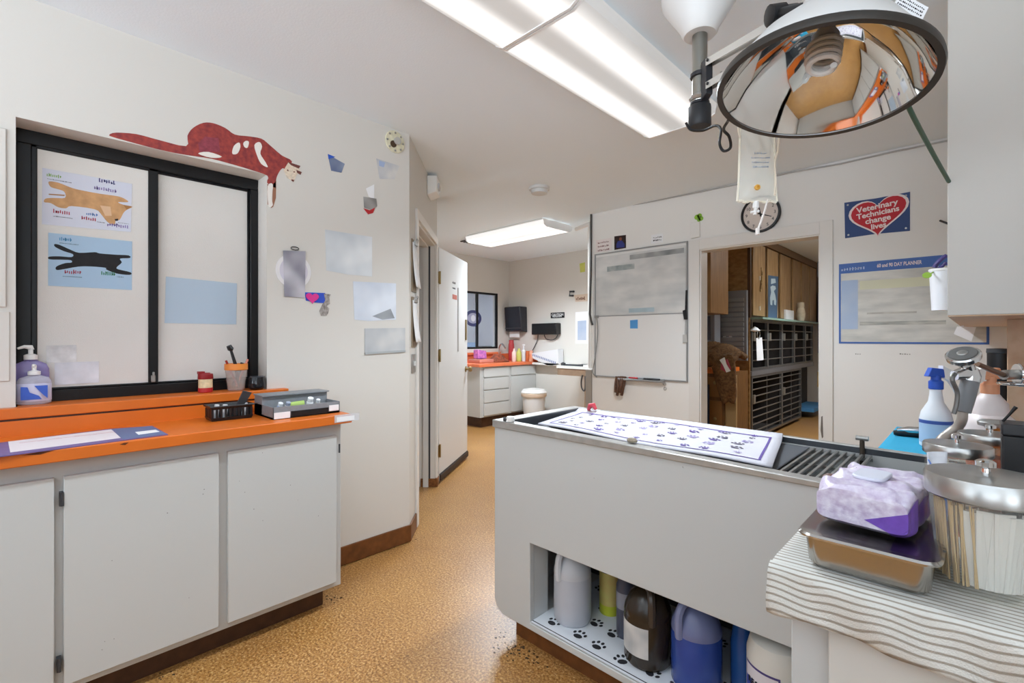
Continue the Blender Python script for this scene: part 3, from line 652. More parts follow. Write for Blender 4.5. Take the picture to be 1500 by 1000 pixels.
t = flat('white_ribbon', 'white ribbon with a grey and red round tag hanging on the left wall', 'ribbon', LEFT, [(536, 276), (548, 270), (548, 292), (540, 288)], paper)
m = MB(); m.poly(LEFT, LEFT.pxs([(532, 288), (551, 291), (552, 302), (545, 308), (533, 304)]), .0015, .003); part(t, 'grey_tag', m, smudge('smudge_tag', '#a3a09c', '#6c6a68', 9))
m = MB(); m.poly(LEFT, LEFT.pxs([(532, 305), (541, 308), (549, 304), (546, 312), (539, 314)]), .0015, .0034); part(t, 'red_end', m, red)
a_, b_ = LEFT.px(430, 397); t = thing('paper_plate', 'round white paper plate with a smudged grey photo clipped to it on the left wall', 'plate', LEFT.p(a_, b_))
m = MB(); m.disc(LEFT, a_, b_, .088, .0003, .004, 40); part(t, 'plate', m, M('plate_white', '#e2dfe0', .5))
m = MB(); m.disc(LEFT, a_, b_, .07, .004, .005, 40); part(t, 'plate_center', m, M('plate_lilac', '#cfcad6', .6))
m = MB(); m.poly(LEFT, LEFT.pxs([(414, 367), (447, 368), (446, 436), (416, 434)]), .005, .0062); part(t, 'photo_sheet', m, smudge('smudge_photo', '#c4c2ca', '#6c6a78', 7))
m = MB(); q = LEFT.px(431, 364); m.tube([LEFT.p(q[0] + .02 * math.cos(k * .7), q[1] + .008 * math.sin(k * .7), .008) for k in range(9)], .0025, 6, True); part(t, 'clip', m, darkgrey)
t = thing('heart_magnet', 'pink heart on a blue strip with a small grey dog figure below', 'decoration', LEFT.p(*LEFT.px(464, 460)))
m = MB(); m.poly(LEFT, LEFT.pxs([(446, 428), (476, 429), (478, 444), (462, 443), (448, 440)]), .0003, .003); part(t, 'blue_strip', m, M('royal_blue', '#2b4fc0', .5))
hc = LEFT.px(457, 436); m = MB(); m.poly(LEFT, [(hc[0] + .0021 * 16 * math.sin(u) ** 3, hc[1] + .0019 * (13 * math.cos(u) - 5 * math.cos(2 * u) - 2 * math.cos(3 * u) - math.cos(4 * u))) for u in [2 * PI * k / 32 for k in range(32)]], .003, .008); part(t, 'heart', m, M('hot_pink', '#d8358e', .4), bevel=.001)
m = MB(); m.poly(LEFT, LEFT.pxs([(474, 430), (484, 431), (482, 436), (483, 445), (478, 448), (482, 452), (480, 459), (478, 462), (470, 462), (468, 455), (472, 446), (476, 440)]), .0003, .004); part(t, 'dog_figure', m, M('dog_grey', '#b3aca6', .6, col2='#6d6560', nscale=70))
flat('memo_sheet', 'curling white memo sheet on the left wall, uppermost of the three papers by the corner', 'paper', LEFT, [(476, 336), (500, 340), (545, 347), (545, 405), (510, 402), (478, 396)], smudge('smudge_memo', '#dfe2e4', '#bcc3c9', 6))
t = flat('notice_sheet', 'pale blue notice with a dark smudge, middle of the three papers by the corner', 'paper', LEFT, [(517, 412), (580, 415), (580, 468), (540, 470), (519, 468)], smudge('smudge_notice', '#dfe5ee', '#c3cbd8', 6))
m = MB(); m.poly(LEFT, LEFT.pxs([(545, 463), (572, 452), (578, 466), (560, 468)]), .0015, .0018); part(t, 'dark_smudge', m, smudge('smudge_dark', '#a6abb0', '#7f858a', 8))
t = flat('sign_holder', 'clear plastic strip holder with grey smudged print, lowest of the three papers by the corner', 'sign', LEFT, [(534, 481), (593, 480), (593, 515), (534, 518.5)], smudge('smudge_strip', '#c9c9c8', '#a5a9ae', 7), .004)
m = MB(); m.poly(LEFT, LEFT.pxs([(534, 516), (593, 512.5), (593, 515.5), (534, 519)]), .0003, .008); part(t, 'bottom_edge', m, M('holder_edge', '#a9adae', .2))

# panels at the photo's left edge
t = thing('wall_panel', 'painted white wall box with a plate at the far left edge beside the pass window', 'wall box', (-2.5, -.08, 1.1))
for (y0, y1, z0, z1, th) in ((-.25, -.034, 1.36, 2.0, .007), (-.25, -.026, 1.095, 1.345, .005)):
    m = MB(); m.box((-2.4995, y0, z0), (-2.5 + th, y1, z1)); part(t, 'cover', m, wallm, bevel=.003)

# horn strobe, clipboards and switch on the diagonal wall
def dpx(x, y): return DIA.px(x, y)
a_, b_ = dpx(628, 276); t = thing('fire_strobe', 'white wedge shaped fire alarm strobe on the angled wall above the door', 'alarm', DIA.p(a_, b_))
m = MB(); w2, h2 = .085, .075
m.hexa([DIA.p(a_ - w2, b_ - h2, 0), DIA.p(a_ - w2, b_ - h2 * .6, .075), DIA.p(a_ - w2, b_ + h2, .075), DIA.p(a_ - w2, b_ + h2, 0)][::-1], [DIA.p(a_ + w2, b_ - h2, 0), DIA.p(a_ + w2, b_ - h2 * .6, .075), DIA.p(a_ + w2, b_ + h2, .075), DIA.p(a_ + w2, b_ + h2, 0)][::-1]); part(t, 'housing', m, white, bevel=.008)
m = MB(); m.disc(DIA, a_, b_ + .01, .03, .074, .088, 20); part(t, 'strobe_lens', m, M('strobe_lens', '#c9c9cb', .1))
def clipboard(label, ya, yb):
    p0 = dpx(606, ya); p1 = dpx(606, yb)
    t = thing('clipboard', label, 'clipboard', DIA.p(p1[0], p1[1]), 'clipboards on the angled wall')
    m = MB(); m.fbox(DIA, p0[0] - .085, p1[1], p0[0] + .085, p0[1], .001, .008); part(t, 'board', m, M('hardboard', '#8c7c68', .6, noise=.1))
    m = MB(); n = 8
    def fn(u, v): return DIA.p(p0[0] - .08 + .16 * u, p0[1] - .02 - (p0[1] - p1[1] - .05) * v, .010 + .022 * v * v)
    m.grid(fn, 2, n); part(t, 'paper_sheet', m, paper, solid=.003)
    m = MB(); m.fbox(DIA, p0[0] - .045, p0[1] - .03, p0[0] + .045, p0[1] - .005, .008, .02); m.tube([DIA.p(p0[0] - .03, p0[1] - .01, .02), DIA.p(p0[0] - .02, p0[1] + .01, .025), DIA.p(p0[0] + .02, p0[1] + .01, .025), DIA.p(p0[0] + .03, p0[1] - .01, .02)], .003, 6); part(t, 'clip', m, steeld, bevel=.001)
clipboard('clipboard with curling sheets, the upper of two on the angled wall', 353, 428)
clipboard('clipboard with curling sheets, the lower of two on the angled wall', 436, 508)
a_, b_ = dpx(605, 532); t = thing('light_switch', 'steel light switch plate under the lower clipboard', 'switch', DIA.p(a_, b_))
m = MB(); m.fbox(DIA, a_ - .06, b_ - .06, a_ + .06, b_ + .06, .0005, .006); part(t, 'plate', m, steeld, bevel=.002)
m = MB(); m.fbox(DIA, a_ - .008, b_ - .014, a_ + .008, b_ + .014, .006, .016); part(t, 'toggle', m, white)

# door casing and jambs of the angled door
m = MB()
dbox(m, .19, .01, .25, 2.10, .0005, .016); dbox(m, 1.10, .01, 1.15, 2.10, .0005, .016); dbox(m, .25, 2.04, 1.10, 2.10, .0005, .016)
dbox(m, .25, 0, .268, 2.04, -.14, .0); dbox(m, 1.082, 0, 1.0995, 2.04, -.14, 0); dbox(m, .268, 2.022, 1.082, 2.04, -.14, 0)
struct('trim_1', m, trimw, bevel=.002)
m = MB(); dbox(m, 1.07, 0, 1.082, 2.022, -.10, -.055); dbox(m, .268, 0, .28, 2.022, -.10, -.055); dbox(m, .28, 2.008, 1.07, 2.022, -.10, -.055); struct('trim_2', m, trimw)
m = MB(); dbox(m, 1.078, .0, 1.0815, 2.02, -.054, -.040); struct('painted_jamb_shadow', m, darkgrey)  # dark strip painted in for the door stop's shadow and gap
m = MB(); dbox(m, 1.075, .002, 1.16, .07, -.12, .022); struct('trim_4', m, rust)
# open leaf
hp = V((-3.318, 2.515, 0)); LU = V((-.498, .743, 0)).normalized()
LF = Fr(hp, -LU, (0, 0, 1))
if LF.n.dot(V((1, 0, 0))) < 0: LF = Fr(hp, LU, (0, 0, 1)); ls = 1
else: ls = -1
def lb(m, d0, z0, d1, z1, c0, c1): return m.fbox(LF, ls * d0, z0, ls * d1, z1, c0, c1)
t = thing('door_1', 'white flush door swung open past the angled wall', None, hp, kind='structure')
m = MB(); lb(m, 0, .02, .893, 2.035, -.045, 0); part(t, 'leaf', m, M('door_paint', '#d9d8d6', .4), bevel=.002)
m = MB(); lb(m, .004, .022, .89, .07, 0, .014); part(t, 'kick_strip', m, M('sweep_brown', '#3a2b22', .6), bevel=.002)
m = MB(); lb(m, .004, .07, .89, .078, 0, .006); part(t, 'kick_gap', m, black)
m = MB(); va = WP(671, 410, LF.o, LF.n); vb = WP(678, 520, LF.o, LF.n); d0 = abs(LF.uv(va)[0]); d1 = abs(LF.uv(vb)[0])
lb(m, d0 - .012, 1.12, d0 + .012, 1.74, 0, .006); part(t, 'push_bar', m, M('bar_grey', '#b9b8b5', .4), bevel=.002)
m = MB(); lb(m, .81, 1.23, .85, 1.44, 0, .01); part(t, 'latch_plate', m, brass, bevel=.002)
kp = LF.p(ls * .83, .93, 0); m = MB(); m.lathe([(.03, 0), (.03, .006), (.012, .008), (.012, .03), (.026, .04), (.028, .055), (.02, .066), (0, .068)], kp, LF.n, 20); part(t, 'knob', m, brass)
for i, z in enumerate((1.77, 1.10, .28)):
    m = MB(); lb(m, -.03, z - .05, .03, z + .05, .0, .004); q = LF.p(0, z - .055, .008); m.cyl(q, q + V((0, 0, .11)), .008, seg=12); part(t, 'hinge', m, brass)
m = MB()
for px_, py_, w_, h_ in ((665, 414, .05, .025), (665, 422, .05, .02)):
    u_ = LF.uv(WP(px_, py_, LF.o, LF.n)); scribble(m, LF, u_[0] - w_, u_[1] - h_ / 2, 2 * w_, h_, 7, .0005, .0012)
part(t, 'sign_lettering', m, ink['dark'])
u_ = LF.uv(WP(666, 435, LF.o, LF.n)); m = MB(); m.fbox(LF, u_[0] - .07, u_[1] - .022, u_[0] + .07, u_[1] + .022, .0005, .0015); part(t, 'red_sticker', m, M('faded_red', '#b5604e', .6))

# worn specks on the floor by the exam table base and the cabinet end
m = MB(); rr = random.Random(11); FLR = Fr((0, 0, 0), (1, 0, 0), (0, 1, 0))
for cx, cy, n, sp in ((752, 945, 46, .055), (770, 960, 30, .05), (487, 878, 14, .03), (240, 985, 14, .05), (606, 790, 12, .03)):
    c_ = WZ(cx, cy, 0)
    for k in range(n):
        x = c_.x + rr.gauss(0, sp); y = c_.y + rr.gauss(0, sp * .6); r = rr.uniform(.002, .006)
        if y > 1.44 and x > -1.42: continue
        m.disc(FLR, x, y, r, .0002, .0006, 6, r * rr.uniform(.5, 1))
struct('floor_stain', m, M('stain_dark', '#4a3a2c', .8))
# ================================================================== ceiling: lights, detector
def fixture(name, label, x0, x1, y0, y1, axis, mt, drop=.085, group='fluorescent ceiling fixtures'):
    t = thing(name, label, 'ceiling light', ((x0 + x1) / 2, (y0 + y1) / 2, 2.5), group)
    m = MB(); m.box((x0 + .03, y0 + .01, 2.47), (x1 - .03, y1 - .01, 2.4995)); part(t, 'housing', m, trimw)
    m = MB(); prof = [(0, 2.48), (.012, 2.5 - drop * .75), (.05, 2.5 - drop)]
    if axis == 0:
        pts = [(x0 + a, z) for a, z in prof] + [(x1 - a, z) for a, z in prof[::-1]]
        fr = Fr((0, y0 + .012, 0), (1, 0, 0), (0, 0, 1)); m.poly(fr, pts, -(y1 - y0 - .024), 0)
    else:
        pts = [(y0 + a, z) for a, z in prof] + [(y1 - a, z) for a, z in prof[::-1]]
        fr = Fr((x0 + .012, 0, 0), (0, 1, 0), (0, 0, 1)); m.poly(fr, pts, 0, x1 - x0 - .024)
    part(t, 'diffuser', m, mt)
    cap = [(q[0], q[1]) for q in pts]; cap = [(a, z - (.004 if z < 2.47 else 0)) for a, z in cap]
    if axis == 0:
        for yy in (y0, y1 - .012): m = MB(); m.poly(Fr((0, yy + .012, 0), (1, 0, 0), (0, 0, 1)), cap, 0, .012); part(t, 'end_cap', m, M('fixture_cap', '#ececec', .4))
    else:
        for xx in (x0, x1 - .012): m = MB(); m.poly(Fr((xx, 0, 0), (0, 1, 0), (0, 0, 1)), cap, 0, .012); part(t, 'end_cap', m, M('fixture_cap', '#ececec', .4))
    return t
LX0, LX1 = -1.412, -.975
LB, LP = .30, 1.1
lm = lens_mat('lit_diffuser', 0, (-.115, .115), .095, LB, LP)
lm2 = lens_mat('lit_diffuser_far', 1, (-.125, .125), .13, .6, 1.4)
fixture('ceiling_light', 'long fluorescent ceiling fixture in the middle of the ceiling, ending by the hanging post', LX0, LX1, 1.362, 2.56, 0, lm)
fixture('ceiling_light', 'fluorescent ceiling fixture cut off by the top edge of the photo', LX0, LX1, .16, 1.358, 0, lm)
fixture('ceiling_light', 'fluorescent ceiling fixture in the far room above the trash can', -4.46, -3.2, 3.77, 4.25, 1, lm2)
fixture('ceiling_light', 'added fluorescent fill fixture at the rear of the room, outside the view', LX0, LX1, -1.6, -.4, 0, lm)  # fixture added behind the camera as fill light
fixture('ceiling_light', 'fluorescent ceiling fixture inside the kennel room', -1.3, -.5, 6.0, 7.2, 0, lens_mat('lit_diffuser_kennel', 0, (-.2, .2), .16, 2.5, 6))
fixture('ceiling_light', 'fluorescent ceiling fixture in the room behind the far window', -7.2, -6.4, 4.6, 5.8, 0, lens_mat('lit_diffuser_next', 0, (-.2, .2), .16, 3, 7))
fixture('ceiling_light', 'fluorescent ceiling fixture in the reception behind the frosted pass window', -4.2, -3.6, -.4, .8, 0, lens_mat('lit_diffuser_reception', 0, (-.15, .15), .12, 3, 7))
p = WZ(790, 279, 2.475); t = thing('smoke_detector', 'round white smoke detector on the ceiling between the two light fixtures', 'detector', (p.x, p.y, 2.5))
m = MB(); m.lathe([(.085, 0), (.085, .02), (.078, .024)], (p.x, p.y, 2.4995), (0, 0, -1), 32); part(t, 'base', m, M('detector_white', '#cfcfcd', .5))
m = MB(); m.lathe([(.07, .024), (.066, .05), (.05, .055), (.0, .055)], (p.x, p.y, 2.4995), (0, 0, -1), 32); part(t, 'cover', m, M('detector_white', '#cfcfcd', .5))
p = WZ(686, 355, 2.495); m = MB()
for k in range(5): m.box((p.x - .02, p.y - .12 + .05 * k, 2.488), (p.x + .2, p.y - .09 + .05 * k, 2.4995))
single('ceiling_vent', m, darkgrey, 'small dark ceiling vent slot left of the far light fixture', 'vent')
# wire along the top of the back wall, conduit and cable at the wall corner
m = MB(); pts = [(868, 312), (900, 303), (940, 298), (1000, 286), (1080, 270), (1160, 252), (1230, 240), (1300, 224), (1388, 206)]
m.tube([WY(a, b, 4.018) for a, b in pts] + [V((.35, 4.018, 2.47))], .006, 6); single('ceiling_wire', m, M('wire_grey', '#b2b0ad', .5), 'thin grey painted wire running along the top of the back wall', 'wire')
m = MB(); m.tube([WY(866, 313, 4.02), WY(865.5, 400, 4.02), WY(864, 460, 4.02), WY(866, 470, 4.015), WY(868, 476, 4.02)], .011, 8); single('black_cable', m, M('cable_dark', '#4a4744', .5), 'black cable running down the corner of the back wall beside the white pipe', 'cable')
m = MB(); q0 = WY(859, 345, 4.05); m.tube([V((-2.83, 4.06, 2.42)) + V((-.25, .1, 0)), V((-2.83, 4.06, 2.42)), V((-2.83, 4.06, 2.36)), V((-2.83, 4.06, .94))], .022, 12); single('white_pipe', m, trimw, 'white painted vertical pipe at the left end of the back wall', 'pipe')
m = MB(); m.box((-2.86, 4.02, .02), (-2.79, 4.06, .93)); single('corner_guard', m, M('guard_taupe', '#9a938a', .5), 'taupe corner guard post at the left end of the back wall, below the pipe', 'post', bevel=.003)

# ================================================================== exam tub
TX0, TX1, TY0, TY1 = -1.463, .39, 1.40, 1.955
def zt(x): return .906 - (x + 1.463) * .0125
OX0, OX1, OZ0, OZ1 = -1.262, -.313, .13, .442
t = thing('exam_tub', 'long white panelled exam table with a dark stainless tub and a storage opening below', 'exam table', (-.9, 1.68, 0))
m = MB()
def sl(m, x0, x1, y0, y1, z0, zt0, zt1): m.hexa([(x0, y0, z0), (x1, y0, z0), (x1, y1, z0), (x0, y1, z0)], [(x0, y0, zt0), (x1, y0, zt1), (x1, y1, zt1), (x0, y1, zt0)])
Tk = .025
m.poly(Fr((0, TY0, 0), (1, 0, 0), (0, 0, 1)), [(TX0, .15), (TX0 + .012, .122), (TX0 + .045, .1), (-.2, .1), (-.2, OZ0 - .004), (OX0, OZ0 - .004), (OX0, OZ1), (OX1, OZ1), (OX1, OZ0), (-.2, OZ0), (-.2, zt(-.2) - .016), (TX0, zt(TX0) - .016)], -Tk, 0)
part(t, 'front_panel', m, cabw, bevel=.003)
m = MB(); sl(m, TX0, TX0 + Tk, TY0 + Tk, TY1, .1, zt(TX0) - .022, zt(TX0) - .022); part(t, 'end_panel', m, cabw)
m = MB(); sl(m, TX0 + Tk, TX1, TY1 - Tk, TY1, .1, zt(TX0) - .022, zt(TX1) - .022); part(t, 'back_panel', m, cabw)
m = MB(); m.box((TX0 + .07, TY0 + .06, 0), (TX1, TY1 - .06, .1)); part(t, 'toe_kick', m, brownb)
m = MB(); m.box((TX0 + Tk, TY0 + Tk, .1), (TX1, TY1 - Tk, OZ0)); part(t, 'shelf', m, M('shelf_paint', '#d9d6d0', .5))
m = MB(); m.box((OX0 - .02, TY0 + Tk, OZ0), (OX0, TY0 + .11, OZ1 + .03)); part(t, 'opening_frame', m, cabw)
m = MB(); m.box((OX1, TY0 + Tk, OZ0), (OX1 + .02, TY0 + .1, OZ1 + .02)); part(t, 'opening_frame', m, cabw)
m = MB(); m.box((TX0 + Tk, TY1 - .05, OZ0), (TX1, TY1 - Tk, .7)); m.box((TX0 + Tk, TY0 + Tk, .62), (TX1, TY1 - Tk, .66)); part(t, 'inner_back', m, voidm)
RW = .035
m = MB()
sl(m, TX0 - .006, TX1, TY0 - .008, TY0 + RW, zt(-.7) - .022, zt(TX0), zt(TX1)); sl(m, TX0 - .006, TX1, TY1 - .02, TY1 + .006, zt(-.7) - .022, zt(TX0), zt(TX1)); sl(m, TX0 - .006, TX0 + .05, TY0, TY1, zt(-.7) - .022, zt(TX0), zt(TX0 + .05))
part(t, 'rim', m, M('worn_steel_rim', '#b9b7b3', .35, .7, noise=.1, nscale=25), bevel=.003)
slate = M('slate_basin', '#4e5156', .35, .35, noise=.12, nscale=12)
m = MB()
zf = .72
m.box((TX0 + .05, TY0 + RW, zf - .01), (TX1, TY1 - .02, zf))
for (a, b) in (((TX0 + .05, TY0 + RW), (TX1, TY0 + RW + .003)), ((TX0 + .05, TY1 - .023), (TX1, TY1 - .02)), ((TX0 + .05, TY0 + RW), (TX0 + .053, TY1 - .02)), ((TX1 - .003, TY0 + RW), (TX1, TY1 - .02))):
    sl(m, a[0], b[0], a[1], b[1], zf, zt(a[0]) - .003, zt(b[0]) - .003)
part(t, 'basin', m, slate)
m = MB(); m.box((TX0 + .055, TY0 + RW + .01, .855), (-.43, TY1 - .03, .866)); part(t, 'support_panel', m, slate, bevel=.003)
m = MB(); m.box((-.52, TY0 + RW + .02, .866), (-.415, TY1 - .04, .871)); part(t, 'rubber_pad', m, M('rubber_slate', '#4a4d52', .55), bevel=.004)
bar0 = -.402; m = None
for k in range(8):
    x = bar0 + k * .0225; m = MB(); m.box((x - .004, TY0 + RW + .01, .862), (x + .004, TY1 - .035, .871)); part(t, 'grate_bar', m, steeld, bevel=.0015)
m = MB()
for y in (TY0 + .1, TY0 + .3, TY1 - .05): m.box((bar0 - .008, y - .004, .853), (bar0 + .165, y + .004, .862))
part(t, 'grate_crossbar', m, steeld)
# scuffs on the front
m = MB(); fr = Fr((0, TY0, 0), (1, 0, 0), (0, 0, 1))
for px_, py_, r in ((955, 667, .006), (1000, 684, .003), (760, 687, .002), (1120, 700, .003), (870, 700, .002)):
    q = fr.px(px_, py_); m.poly(fr, [(q[0] - r * .3, q[1] + r), (q[0] + r * .3, q[1] + r * .6), (q[0] + r * .8, q[1] - r), (q[0] + r * .2, q[1] - r * .4)], 0, .0004)
part(t, 'scuff', m, M('scuff', '#6a5f57', .9))

# paw print mat in the tub
MATZ = .888
corners = [WZ(x, y, MATZ) for x, y in ((796, 622), (1131, 685), (1168, 630), (866, 598))]
c00, c10, c11, c01 = [V((c.x, c.y)) for c in corners]
c00.y = max(c00.y, TY0 + RW + .004); c10.y = max(c10.y, TY0 + RW + .004); c11.y = min(c11.y, TY1 - .025); c01.y = min(c01.y, TY1 - .025)
c00.x = max(c00.x - .03, TX0 + .062)
def mp(u, v, dz=0):
    q = (c00 * (1 - u) + c10 * u) * (1 - v) + (c01 * (1 - u) + c11 * u) * v
    return V((q.x, q.y, MATZ + dz + .004 * math.sin(u * 9) * math.sin(v * 5 + 1) + (.014 * max(0, (v - .9) / .1) ** 2)))
t = thing('paw_mat', 'white pet pad with a purple border and paw prints lying in the exam tub', 'mat', (-.95, 1.68, MATZ))
m = MB(); m.grid(lambda u, v: mp(u, v), 30, 12); part(t, 'pad', m, M('pad_white', '#c6c4cb', .8, bump=.3, bscale=150), solid=.006)
purple = M('print_purple', '#5d4a8f', .8); plum = M('print_plum', '#5c5566', .8); lilac = M('print_lilac', '#9b8fb8', .8)
m = MB()
def strip(u0, v0, u1, v1):
    n = 12; du, dv = u1 - u0, v1 - v0
    if abs(du) > abs(dv): m.grid(lambda a, b: mp(u0 + du * a, v0 + dv * b, .0045), n * 2, 1)
    else: m.grid(lambda a, b: mp(u0 + du * a, v0 + dv * b, .0045), 1, n)
for q in ((.05, .905, .96, .925), (.05, .075, .96, .09), (.955, .075, .963, .925), (.05, .075, .056, .925)): strip(*q)
part(t, 'border_print', m, purple, smooth=False)
def paw(m, f, u, v, su, sv, an):
    def pt(x, y): return (u + su * (x * math.cos(an) - y * math.sin(an)), v + sv * (x * math.sin(an) + y * math.cos(an)))
    def blob(cx, cy, rx, ry):
        vs = []
        for k in range(9):
            w = 2 * PI * k / 9; q = pt(cx + rx * math.cos(w), cy + ry * math.sin(w)); vs.append(m.v(f(q[0], q[1])))
        m.face(vs)
    blob(0, -.25, .5, .36)
    for k, (cx, cy) in enumerate(((-.62, .22), (-.24, .58), (.24, .58), (.62, .22))): blob(cx, cy, .17, .24)
rr = random.Random(5)
for i in range(9):
    for j in range(5):
        u = .1 + i * .097 + rr.uniform(-.02, .02); v = .17 + j * .165 + rr.uniform(-.03, .03)
        s_ = rr.choice((.7, 1, 1.25)); m = MB(); paw(m, lambda a, b: mp(a, b, .0046), u, v, .025 * s_, .056 * s_, rr.uniform(-.8, .8)); part(t, 'paw_print', m, rr.choice((plum, plum, purple, lilac)), smooth=False)
for k in range(7): m = MB(); paw(m, lambda a, b: mp(a, b, .0047), .12 + k * .13, .90 - .03 * (k % 2), .018, .04, k); part(t, 'paw_print', m, purple, smooth=False)
# small things on the tub
t = thing('drain_plug', 'white cap lying on the far left corner of the exam tub rim', 'cap', WZ(748, 615, .906))
q = WZ(748, 615, .912); q.z = .9065
m = MB(); m.lathe([(.016, 0), (.017, .004), (.015, .02), (.0, .022)], q); part(t, 'cap', m, white)
m = MB(); q2 = q + V((-.018, -.01, .008)); m.cyl(q2, q2 + V((-.008, -.004, 0)), .009); part(t, 'stub', m, darkgrey)
m = MB(); q = WZ(867, 597, .915); m.tube([q + V((-.02, 0, -.012)), q + V((-.01, 0, .01)), q + V((.01, .0, .014)), q + V((.022, 0, -.006))], [.008, .012, .012, .008], 8)
single('red_clip', m, M('clip_red', '#c0404c', .45), 'small red clip on the back left corner of the exam tub rim', 'clip')
m = MB(); q = WZ(926, 648, .9); q.z = zt(q.x) + .001; m.lathe([(.004, 0), (.013, .003), (.015, .009), (.01, .016), (0, .018)], q, (0, 0, 1), 14, 1.3, .8); single('rim_knob', m, M('stone_tan', '#9b8f7c', .7, noise=.25, nscale=80), 'round tan knob on the middle of the exam tub front rim', 'knob')
m = MB(); q = V((-.262, 1.405, zt(-.262) + .0005)); m.lathe([(.008, 0), (.015, .005), (.015, .014), (.008, .02), (0, .021)], q, (0, 0, 1), 14); single('rim_knob', m, M('knob_brown', '#6f5146', .6), 'brown knob on the right end of the exam tub front rim, behind the wipes pack', 'knob')
t = thing('tie_post', 'short metal tie-down post on the exam tub back rim at the grate end', 'post', (-.268, 1.915, .86))
m = MB(); m.cyl((-.268, 1.922, .80), (-.268, 1.922, .925), .007); part(t, 'post', m, M('post_dark', '#5a5148', .4, .7))
m = MB(); m.cyl((-.285, 1.922, .922), (-.251, 1.922, .922), .008); part(t, 'cross_pin', m, steeld)

# ---- storage opening
SH = OZ0
t = thing('shelf_liner', 'white shelf liner with black paw prints under the exam tub', 'liner', (-.8, 1.66, SH))
m = MB(); m.box((OX0 + .002, TY0 + .004, SH), (OX1 - .002, 1.89, SH + .003)); part(t, 'sheet', m, M('liner_white', '#dfe2e6', .6))
m = MB(); m.box((OX0 + .002, TY0 + .012, SH + .003), (OX1 - .002, TY0 + .016, SH + .0034)); part(t, 'border_line', m, ink['dark'])
m = MB()
for i in range(9):
    for j in range(4):
        x = OX0 + .07 + i * .105 + rr.uniform(-.02, .02); y = TY0 + .06 + j * .11 + rr.uniform(-.015, .015)
        m = MB(); paw(m, lambda a, b: V((a, b, SH + .0036)), x, y, .036, .036, rr.uniform(-.9, .9)); part(t, 'paw_print', m, M('paw_black', '#26262b', .7), smooth=False)
SHZ = SH + .0038
def jug(label, x, y, r, h, mt, hm, ang, level=None, lm=None, top=None):
    t = thing('jug', label, 'jug', (x, y, SHZ)); o = (x, y, SHZ)
    m = MB(); m.lathe([(r * .9, 0), (r, .012), (r, h * .56), (r * .985, h * .58), (r * .985, h * .6), (r, h * .62), (r * .97, h * .68), (r * .72, h * .84), (r * .34, h * .93), (r * .27, h * .94), (r * .27, h)], o, (0, 0, 1), 32)
    if top:
        for f in m.bm.faces:
            if f.calc_center_median().z - SHZ > h * .6: f.material_index = 1
    part(t, 'body', m, [mt, top] if top else mt)
    d = V((math.cos(ang), math.sin(ang), 0)); c = V(o)
    m = MB(); m.tube(spline([c + d * r * .3 + V((0, 0, h * .92)), c + d * r * .62 + V((0, 0, h * .95)), c + d * r * .96 + V((0, 0, h * .85)), c + d * r * 1.0 + V((0, 0, h * .66)), c + d * r * .96 + V((0, 0, h * .58))], 5), .013, 8); part(t, 'handle', m, hm)
    m = MB(); m.lathe([(r * .33, h * .97), (r * .33, h * 1.05), (r * .3, h * 1.06), (0, h * 1.06)], o); part(t, 'cap', m, lm or white)
    return t
jugw = M('milky_jug', '#b9bcc4', .35, noise=.04, nscale=9)
jug('milky white gallon jug at the left end of the shelf under the exam tub', -1.155, 1.535, .074, .30, jugw, M('milky_handle', '#ccced3', .4), -1.75, top=M('milky_top', '#c3c5ca', .35))
t = jug('dark brown gallon jug with a smudged white label under the exam tub', -.822, 1.525, .08, .275, M('brown_jug', '#33291f', .2), M('brown_handle', '#453a30', .3), -.9, lm=black)
m = MB(); r = .0812
fr_ = [(-2.75 + k * .17) for k in range(11)]
for k in range(10):
    a0, a1 = fr_[k], fr_[k + 1]
    m.face([m.v((-.822 + r * math.cos(w), 1.525 + r * math.sin(w), z)) for w, z in ((a0, SHZ + .045), (a1, SHZ + .045), (a1, SHZ + .145), (a0, SHZ + .145))])
part(t, 'label', m, smudge('smudge_label', '#d6d3cf', '#a3a7aa', 14))
jug('blue gallon jug in the middle of the shelf under the exam tub', -.652, 1.53, .078, .285, M('blue_jug', '#2f4a98', .2, noise=.06, nscale=5), M('blue_handle', '#8389ad', .35), -1.9, top=M('blue_jug_top', '#71789f', .3))
t = thing('wipes_canister', 'yellow and orange labelled wipes canister standing at the back under the exam tub', 'canister', (-1.075, 1.68, SHZ)); o = (-1.075, 1.68, SHZ)
m = MB(); m.lathe([(.04, 0), (.042, .004), (.042, .04)], o); part(t, 'base', m, M('canister_lime', '#bcc136', .45))
m = MB(); m.lathe([(.042, .04), (.042, .17)], o, caps=False); part(t, 'label', m, M('canister_label', '#c9a468', .5, col2='#c2bb6a', nscale=16))
m = MB(); m.lathe([(.042, .17), (.042, .21)], o); part(t, 'blue_band', m, M('canister_blue', '#3a477c', .5))
m = MB(); m.lathe([(.044, .21), (.044, .235), (.03, .25), (0, .25)], o); part(t, 'lid', m, white)
t = thing('slim_bottle', 'slim dark grey bottle half hidden behind the dark brown jug under the exam tub', 'bottle', (-.945, 1.585, SHZ)); o = (-.945, 1.585, SHZ)
m = MB(); m.lathe([(.03, 0), (.034, .006), (.034, .19), (.016, .24), (.014, .26)], o); part(t, 'body', m, M('slim_grey', '#494b5a', .3))
m = MB(); m.lathe([(.0346, .11), (.0346, .17)], o, caps=False); part(t, 'label', m, M('slim_label', '#8a8c96', .5))
t = thing('blue_spray_bottle', 'narrow blue bottle between the blue jug and the white canister under the exam tub', 'bottle', (-.53, 1.6, SHZ)); o = (-.53, 1.6, SHZ)
